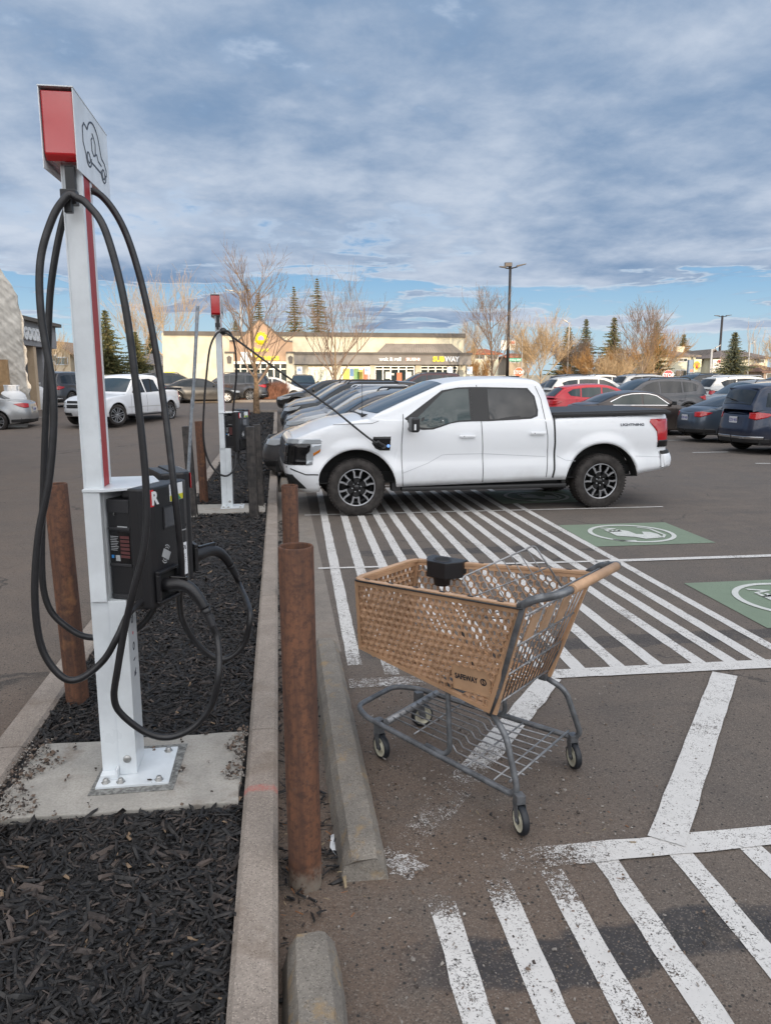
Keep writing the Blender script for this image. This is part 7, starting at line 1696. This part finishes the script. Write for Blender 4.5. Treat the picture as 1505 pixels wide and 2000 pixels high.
# fences
def fence(label, px0, d0, px1, d1, h, m_, pitch=2.4, name='fence', boards=False):
    a, b = far(px0, d0), far(px1, d1); w = (b - a).length; t_ = thing(name, label, 'fence', tuple(a), math.atan2(b.y - a.y, b.x - a.x), None); mb = MB()
    if boards:
        n = int(w / .30)
        for i in range(n): mb.box((i * .30, -.03 * (i % 2), 0), (i * .30 + (.26), .02 - .03 * (i % 2), h))
    else: mb.box((0, 0, 0), (w, .05, h))
    mb.build('panel', m_, t_); n = max(1, int(w / pitch))
    for i in range(n + 1): mb = MB(); mb.box((w * i / n - .06, -.07, 0), (w * i / n + .06, -.034 if boards else -.003, h + .08)); mb.build('post', m_, t_)
    return t_
whf = wallmat('white_fence', (.62, .58, .48), .1, .6)
fence('long white board fence behind the far parked cars', 906, 82, 1290, 80, 1.75, whf, 3.0)
fence('short white fence section below the cream house', 1292, 80, 1408, 81, 1.3, whf, 3.0)
fence('red-brown board fence at the right edge of the lot', 1408, 76, 1512, 72, 1.35, mat('red_stain', (.36, .085, .04), .8, var=.3, vscale=3), 2.4, boards=True)
fence('white fence behind the white sport truck by the spruce', 92, 72, 326, 70, 1.75, whf, 3.0)
# tire shop and the sheeted building at the left edge
ts = thing('tire_shop', 'dark fronted tire shop with pale block lettering at the left', 'building', (0, 0, 0))
shopw = wallmat('grey_block_wall', (.26, .26, .27)); mb = MB(); YT = 42.0
a = aty(52, 700, YT); b = aty(92, 700, YT)
# its face runs away from the camera, parallel to the aisle
x_f = aty(60, 690, 36.0).x
P3 = lambda y, z: (x_f, y, z)
zt_ = aty(60, 640, 36.0).z
mb = MB(); mb.box((x_f - 12, 34, 3.35), (x_f, 40.2, 4.40)); mb.box((x_f - 12, 38.7, 0), (x_f - .3, 40.2, 3.349)); mb.box((x_f - 12, 34, 0), (x_f - 2.2, 38.699, 3.349)); mb.build('wall', shopw, ts)
mb = MB(); mb.box((x_f - 12.2, 33.8, 4.401), (x_f + .25, 40.4, 4.56)); rf_ = mb.build('roof', darktrim, ts)
mb = MB(); mb.add([(x_f + .1, 34, 4.561), (x_f + .1, 40.2, 4.561), (x_f - 2, 38.5, 5.0), (x_f - 2, 35.5, 5.0), (x_f - 6, 34, 4.561), (x_f - 6, 40.2, 4.561)], [(0, 1, 2, 3), (0, 3, 4), (1, 5, 2), (3, 2, 5, 4)]); mb.build('roof_peak', greyroof, rf_)
mb = MB(); mb.box((x_f - .35, 36.6, .2), (x_f - .05, 37.0, 3.349)); mb.build('pillar', wallmat('brick_pillar', (.50, .38, .26)), ts)
mb = MB(); text_mb('GOODYEAR', .50, basis((x_f, 37.1, 3.86), (0, 1, 0), (0, 0, 1)), .08, mb, 0, bold=.05, sx=1.0); mb.build('shop_name', stk_white, ts)
wb = thing('sheeted_building', 'building front wrapped in wrinkled white construction sheeting at the left edge', 'building', (0, 0, 0))
tarp = mat('construction_sheeting', (.56, .53, .48), .6, var=.12, vscale=1.5, bump=0.0)
# wrinkled sheet: slanting outline, real folds
YW = 31.0
out = [aty(-60, 745, YW), aty(58, 775, YW)]
mb = MB(); NX, NZ = 110, 130; rnw = random.Random(5); waves = [(rnw.uniform(-1, 1), rnw.uniform(-1, 1), rnw.uniform(1.5, 13), rnw.uniform(0, 6), rnw.uniform(.002, .008)) for _ in range(34)]
xl, xr_ = aty(-160, 700, YW).x, aty(57, 740, YW).x
def topz(u): x = lerp(xl, xr_, u); px = (x - xl) / (xr_ - xl) * 217 - 160; return aty(0, pw([(-160, 470), (0, 498), (8, 503), (49, 577), (57, 640)], px), YW).z
vs = []
for j in range(NZ + 1):
    for i in range(NX + 1):
        u = i / NX; x = lerp(xl, xr_, u); z = lerp(.35, topz(u), j / NZ); dd = 0
        for (p_, q_, f_, ph, am) in waves: 
            s_ = math.sin((x * p_ + z * q_) * f_ + ph); dd += am * (1 - abs(s_)) ** 2 * 1.6
        bul = .12 * math.exp(-((z - 3.2) / 1.2) ** 2)
        vs.append((x + (.05 * math.sin(z * 5) + .03 * math.sin(z * 13)) * (u ** 8), YW - dd - bul * 0.5, z))
mb.add(vs, [(j * (NX + 1) + i, j * (NX + 1) + i + 1, (j + 1) * (NX + 1) + i + 1, (j + 1) * (NX + 1) + i) for j in range(NZ) for i in range(NX)], 0, True)
mb.build('sheeting', tarp, wb, fix=False)
mb = MB(); pr_ = [(xl - 1, .1), (xr_ - 1.6, .1), (xr_ - 1.6, aty(0, 600, YW).z), (xr_ - 2.4, aty(0, 525, YW).z), (xl - 1, aty(0, 500, YW).z)]
mb.prism(pr_, YW + .15, YW + 1.2, axis='y'); mb.build('wall', wallmat('plain_wall', (.42, .40, .37)), wb)
q = aty(17, 722, YW); mb = MB(); mb.box((q.x - .30, YW - .75, .4), (q.x + .2, YW - .55, 2.6)); mb.build('plywood_door', mat('plywood', (.36, .23, .12), .8, var=.2, vscale=4), wb)
def propane(label, px, d_, h, w):
    v = far(px, d_); t_ = thing('propane_tank', label, 'gas tank', (v.x, v.y, v.z), 0, 'white propane tanks by the sheeted building'); r_ = w / 2
    mb = MB(); mb.lathe([(r_ * .9, 0), (r_ * .92, .06), (r_, .1), (r_, h * .68), (r_ * .9, h * .78), (r_ * .6, h * .85), (0, h * .88)], 28, axis='z'); mb.build('tank_body', mat_once('tank_white', (.66, .67, .68)), t_)
    mb = MB(); rr = r_ * .55
    for k_ in range(10):
        if k_ % 5 == 4: continue
        a0, a1 = 2 * PI * k_ / 10, 2 * PI * (k_ + 1) / 10
        mb.add([(rr * math.cos(a), rr * math.sin(a), z) for z in (h * .83, h) for a in (a0, a1)] + [((rr - .03) * math.cos(a), (rr - .03) * math.sin(a), z) for z in (h * .83, h) for a in (a0, a1)], [(0, 1, 3, 2), (4, 6, 7, 5), (2, 3, 7, 6), (0, 2, 6, 4), (1, 5, 7, 3)])
    mb.lathe([(rr, h * .97), (rr + .01, h), (rr - .03, h)], 28, axis='z'); mb.build('valve_collar', mat_once('tank_white', (.66, .67, .68)), t_)
    mb = MB(); mb.tube([(0, 0, h * .86), (0, 0, h * .95)], .05, 8); mb.box((-.12, -.04, h * .9), (.12, .04, h * .94)); mb.build('valve', trim_blk, t_)
propane('larger white propane tank between the silver sedan and the wrapped wall', 33, 27.2, 1.50, .95)
propane('smaller white propane tank beside the tire shop pillar', 79, 35.5, 1.25, .85)

# large supermarket behind the photographer; its long shadow lies over the near lot
sm = thing('supermarket_building', 'long low supermarket building behind the photographer, out of view', 'building', (0, -50, 0))
mb = MB(); mb.box((-75, -30, -.2), (75, 3.4, 8.2)); sm_wall = wallmat('supermarket_wall', (.40, .36, .31)); mb.build('wall', sm_wall, sm)
mb = MB(); mb.box((-75.2, 3.42, 4.4), (75.2, 4.3, 5.4)); mb.build('canopy', greyband, sm)
mb = MB(); mb.box((-44, 52, -.2), (-9.3, 70.5, 9.5)); mb.build('shade_block', sm_wall, sm)  # added unseen block, placed to keep the sun off the sheeted building
for k_ in range(12): mb = MB(); mb.box((-66 + k_ * 11.5, 3.42, .2), (-60 + k_ * 11.5, 3.47, 3.2)); mb.build('shop_window', shopglass, sm)

# ---------------------------------------------------------------- lamp posts, signs
lampm = mat('dark_bronze_metal', (.030, .026, .026), .45, .4); pole_l = mat('pale_pole', (.45, .44, .42), .5, .3)
def lamp_post(label, px, d_, ytop, m_, arms, r_=.10, head=True, flood=False):
    v = far(px, d_); h = CAM_H + (738 - ytop) / FPX * d_ - v.z; t_ = thing('lamp_post', label, 'lamp post', tuple(v), -YAW, 'lamp posts over the parking lot')
    mb = MB(); mb.tube([(0, 0, 0), (0, 0, h)], [r_, r_ * .75], 8); mb.box((-.22, -.22, 0), (.22, .22, .5)); mb.build('pole', m_, t_)
    for (dx_, dz_) in arms:
        mb = MB(); s_ = math.copysign(1, dx_); mb.tube([(0, 0, h - .15), (dx_ * .45, 0, h - .15 + dz_ * .45)], .05, 6)
        if abs(dx_) > .3: mb.add([(dx_ * .4, -.16, h - .15 + dz_ * .4), (dx_, -.13, h - .13 + dz_), (dx_, .13, h - .13 + dz_), (dx_ * .4, .16, h - .15 + dz_ * .4), (dx_ * .4, -.16, h - .03 + dz_ * .4), (dx_, -.13, h - .08 + dz_), (dx_, .13, h - .08 + dz_), (dx_ * .4, .16, h - .03 + dz_ * .4)], [(0, 3, 2, 1), (4, 5, 6, 7), (0, 1, 5, 4), (1, 2, 6, 5), (2, 3, 7, 6), (3, 0, 4, 7)])
        mb.build('lamp_head', m_, t_)
    if flood: mb = MB(); mb.box((-.45, -.15, h + .0), (.12, .15, h + .30)); mb.tube([(-.1, 0, h - .1), (-.1, 0, h + .1)], .05, 6); mb.build('floodlight', m_, t_, bevel=.05)
lamp_post('tall black lamp post with two flat heads right of the storefronts', 986, 60, 533, lampm, [(-.85, .10), (1.2, .30)], .13, flood=True)
lamp_post('slim grey twin-head lamp post behind the island tree', 479, 77, 577, pole_l, [(-1.5, .22), (1.1, .25)], .11)
lamp_post('dark twin-head lamp post at the right near the blue spruce', 1390, 105, 622, lampm, [(-1.1, .12), (1.25, .18)], .20)
lamp_post('short white street lamp leaning its head to the right by the price sign', 1375, 92, 684, pole_l, [(1.0, .6)], .16)
lamp_post('thin pale street lamp among the amber trees', 1101, 84, 634, pole_l, [(-.7, .35)], .09)
lamp_post('thin pale pole beside the slim poplars', 1447, 94, 672, pole_l, [(.7, .3)], .09)
def stop_sign(label, px, d_, yc, dia, tone):
    v = far(px, d_); z = CAM_H + (738 - yc) / FPX * d_; t_ = thing('stop_sign', label, 'stop sign', (v.x, v.y, v.z), -YAW * 2, 'octagonal stop signs'); r_ = dia / 2 / math.cos(PI / 8); zz = z - v.z
    mb = MB(); mb.box((-.03, .012, 0), (.03, .05, zz + r_)); mb.build('sign_post', pole_l, t_)
    oc = lambda rad: [(rad * math.cos(PI / 8 + PI / 4 * k_), zz + rad * math.sin(PI / 8 + PI / 4 * k_)) for k_ in range(8)]
    mb = MB(); mb.prism(oc(r_), 0, .01, axis='y'); bd_ = mb.build('sign_plate', stk_white, t_)
    mb = MB(); mb.prism(oc(r_ * .94), -.006, -.001, axis='y'); mb.build('red_face', tone, bd_)
    mb = MB(); text_mb('STOP', dia * .36, basis((0, -.0065, zz), (1, 0, 0), (0, 0, 1)), .004, mb, 0, bold=.03, sx=.92); mb.build('stop_lettering', stk_white, bd_)
red_o = mat('sunlit_orange_red', (.72, .16, .06), .6)  # orange cast of the low sun is put into this sign's red
stop_sign('orange-lit stop sign just right of the black lamp post', 1008, 58, 727.5, .70, red_o); stop_sign('red stop sign above the dark SUV roof, left of the cream house', 1295, 58, 733, .76, stk_red)
stop_sign('small distant pinkish stop sign beside the nearer orange one', 1026, 88, 724, .55, mat_once('pale_sign', (.62, .35, .26)))
v = far(1000, 66); t_ = thing('street_name_sign', 'green street name blade on a thin post above the stop sign', 'street sign', tuple(v), -YAW)
z_ = CAM_H + (738 - 704) / FPX * 66 - v.z; mb = MB(); mb.box((-.57, -.02, z_ - .13), (.55, 0, z_ + .13)); bd_ = mb.build('sign_blade', mat('street_green', (.02, .36, .22), .5), t_)
mb = MB(); text_mb('19 Ave NW', .15, basis((0, -.021, z_), (1, 0, 0), (0, 0, 1)), .006, mb, 0, bold=.02); mb.build('sign_lettering', stk_white, bd_); mb = MB(); mb.tube([(.60, .03, 0), (.60, .03, z_ + 1.6)], .04, 6); mb.build('sign_post', pole_l, t_)
# gas station price sign
v = far(1345, 88); K = 88 / FPX; Zs = lambda py: CAM_H + (738 - py) * K - v.z
t_ = thing('gas_price_sign', 'tall blue-grey gas station sign with a yellow shell emblem', 'sign', tuple(v), -YAW)
mb = MB(); mb.box((-12 * K, 0, 0), (-3.5 * K, .5, Zs(704))); mb.box((-2.5 * K, 0, 0), (12 * K, .5, Zs(728))); mb.build('pylon', mat('blue_grey_panel', (.20, .27, .36), .5), t_)
mb = MB(); mb.box((-2.5 * K, -.02, Zs(727.8)), (12 * K, .5, Zs(703))); lb_ = mb.build('logo_panel', mat_once('cream_panel', (.72, .68, .48)), t_)
mb = MB(); c_ = (3 * K, Zs(715)); mb.prism([(c_[0] + 6.3 * K * math.sin(R(a)) * (1 if abs(a) < 120 else .6), c_[1] + 8.5 * K * math.cos(R(a))) for a in range(-165, 166, 15)], -.06, -.022, axis='y')
mb.build('shell_emblem', mat_once('shell_yellow', (.78, .50, .02)), lb_); mb = MB()
for a in (-40, -20, 0, 20, 40): ribbon(mb, [(0, -6 * K), (6.0 * K * math.sin(R(a)) * 1.1, 6.5 * K * math.cos(R(a)))], .05, basis((c_[0], -.0605, c_[1]), (1, 0, 0), (0, 0, 1)), .01)
mb.build('emblem_ribs', stk_red, lb_)
mb = MB(); mb.box((-9 * K, -.03, Zs(727)), (-4 * K, -.003, Zs(722))); mb.build('price_panel', mat_once('sign_salmon', (.60, .26, .18)), t_)
for px, d_, y0, y1, w, lab in ((1386, 96, 703, 737, 15, 'white billboard with a red corner behind the right lamp post'), (986, 110, 668, 686, 27, 'pale sign board with a small red mark behind the black lamp post'), (963, 112, 667, 700, 5, None)):
    if not lab: continue
    v = far(px, d_); K_ = d_ / FPX; t_ = thing('billboard', lab, 'sign', tuple(v), -YAW); z0, z1 = CAM_H + (738 - y1) * K_ - v.z, CAM_H + (738 - y0) * K_ - v.z
    mb = MB(); mb.box((-w * K_ / 2, 0, z0), (w * K_ / 2, .3, z1)); bd_ = mb.build('sign_board', mat_once('board_white', (.66, .64, .58)), t_)
    mb = MB(); mb.box((w * K_ * .1, -.03, z1 - 6 * K_), (w * K_ * .45, -.003, z1 - 1.5 * K_)); mb.build('red_mark', stk_red, bd_); mb = MB(); mb.tube([(0, .15, 0), (0, .15, z0)], .15, 6); mb.build('sign_post', pole_l, t_)
def small_sign(px, d_, yc, label, m_=None, w=.45, h=.6):
    v = far(px, d_); z = CAM_H + (738 - yc) / FPX * d_ - v.z; t_ = thing('parking_sign', label, 'sign', tuple(v), -YAW, 'small parking signs by the storefronts'); mb = MB(); mb.tube([(0, .03, 0), (0, .03, z + h / 2)], .035, 6); mb.build('sign_post', pole_l, t_)
    mb = MB(); mb.box((-w / 2, -.012, z - h / 2), (w / 2, 0, z + h / 2)); bd_ = mb.build('sign_plate', m_ or stk_white, t_)
    mb = MB(); ribbon(mb, [(-.12, .12), (-.12, -.12)], .05, basis((0, -.0125, z), (1, 0, 0), (0, 0, 1)), .004); ribbon(mb, [(-.12, .1), (.08, .1), (.08, 0), (-.12, 0)], .05, basis((0, -.0125, z), (1, 0, 0), (0, 0, 1)), .004); mb.build('sign_symbol', stk_blu, bd_)
small_sign(588, 59.5, 724, 'white parking sign in front of the cream bay wall'); small_sign(876, 59.5, 725, 'white parking sign in front of the sandwich shop window'); small_sign(914, 62, 724, 'white parking sign past the right corner of the storefronts'); small_sign(718, 59.5, 724, 'white parking sign before the poster-filled shop window')
small_sign(339, 58, 733, 'yellow-green sign by the cream wall above the black SUVs', mat_once('lime_sign', (.75, .80, .05)), .8, .5)
# person in a red jacket by the gym entrance
v = far(462, 57); pe = thing('person', 'person in a red jacket and pale cap in front of the gym entrance', 'person', (v.x, v.y, v.z + .02), .3)
bmx = bmesh.new(); J = {}
def jv(n, co, r_): J[n] = (bmx.verts.new(co), r_)
for n_, co, r_ in (('pel', (0, 0, .95), .15), ('ch', (0, 0, 1.28), .17), ('nk', (0, .0, 1.48), .07), ('hd', (0, -.01, 1.60), .10), ('ht', (0, 0, 1.70), .08), ('ls', (-.18, 0, 1.40), .08), ('le', (-.24, .05, 1.14), .06), ('lh', (-.25, -.10, .95), .045), ('rs', (.18, 0, 1.40), .08), ('re', (.25, .06, 1.14), .06), ('rh', (.22, -.12, .98), .045),
                   ('lk', (-.10, -.08, .50), .075), ('lf', (-.11, .06, .08), .05), ('lt', (-.11, -.12, .04), .04), ('rk', (.10, -.02, .50), .075), ('rf', (.10, .18, .10), .05), ('rt', (.10, .02, .04), .04)): jv(n_, co, r_)
for a, b in (('pel', 'ch'), ('ch', 'nk'), ('nk', 'hd'), ('hd', 'ht'), ('ch', 'ls'), ('ls', 'le'), ('le', 'lh'), ('ch', 'rs'), ('rs', 're'), ('re', 'rh'), ('pel', 'lk'), ('lk', 'lf'), ('lf', 'lt'), ('pel', 'rk'), ('rk', 'rf'), ('rf', 'rt')): bmx.edges.new((J[a][0], J[b][0]))
bmx.verts.ensure_lookup_table(); me = bpy.data.meshes.new('body'); rad = [J[k_][1] for k_ in J]; bmx.to_mesh(me); bmx.free(); po = bpy.data.objects.new('body', me); C.objects.link(po); po.parent = pe
md = po.modifiers.new('skin', 'SKIN'); sk = me.skin_vertices[0].data
for i, r_ in enumerate(rad): sk[i].radius = (r_, r_)
sk[0].use_root = True; po.modifiers.new('sub', 'SUBSURF').levels = 1
pmat = bpy.data.materials.new('person_cloth'); pmat.use_nodes = True; T = NT(pmat.node_tree); z = T.sep(T.new('ShaderNodeTexCoord').outputs['Object'])[2]
T.put(T.n['Principled BSDF'].inputs['Base Color'], T.mix(T.ramp(z, .89, .90), (.04, .045, .06), T.mix(T.ramp(z, 1.48, 1.49), (.62, .02, .04), (.45, .28, .2)))); me.materials.append(pmat)
mb = MB(); mb.lathe([(.105, 1.63), (.115, 1.68), (.09, 1.75), (0, 1.77)], 12, axis='z'); mb.build('hat', stk_white, pe)
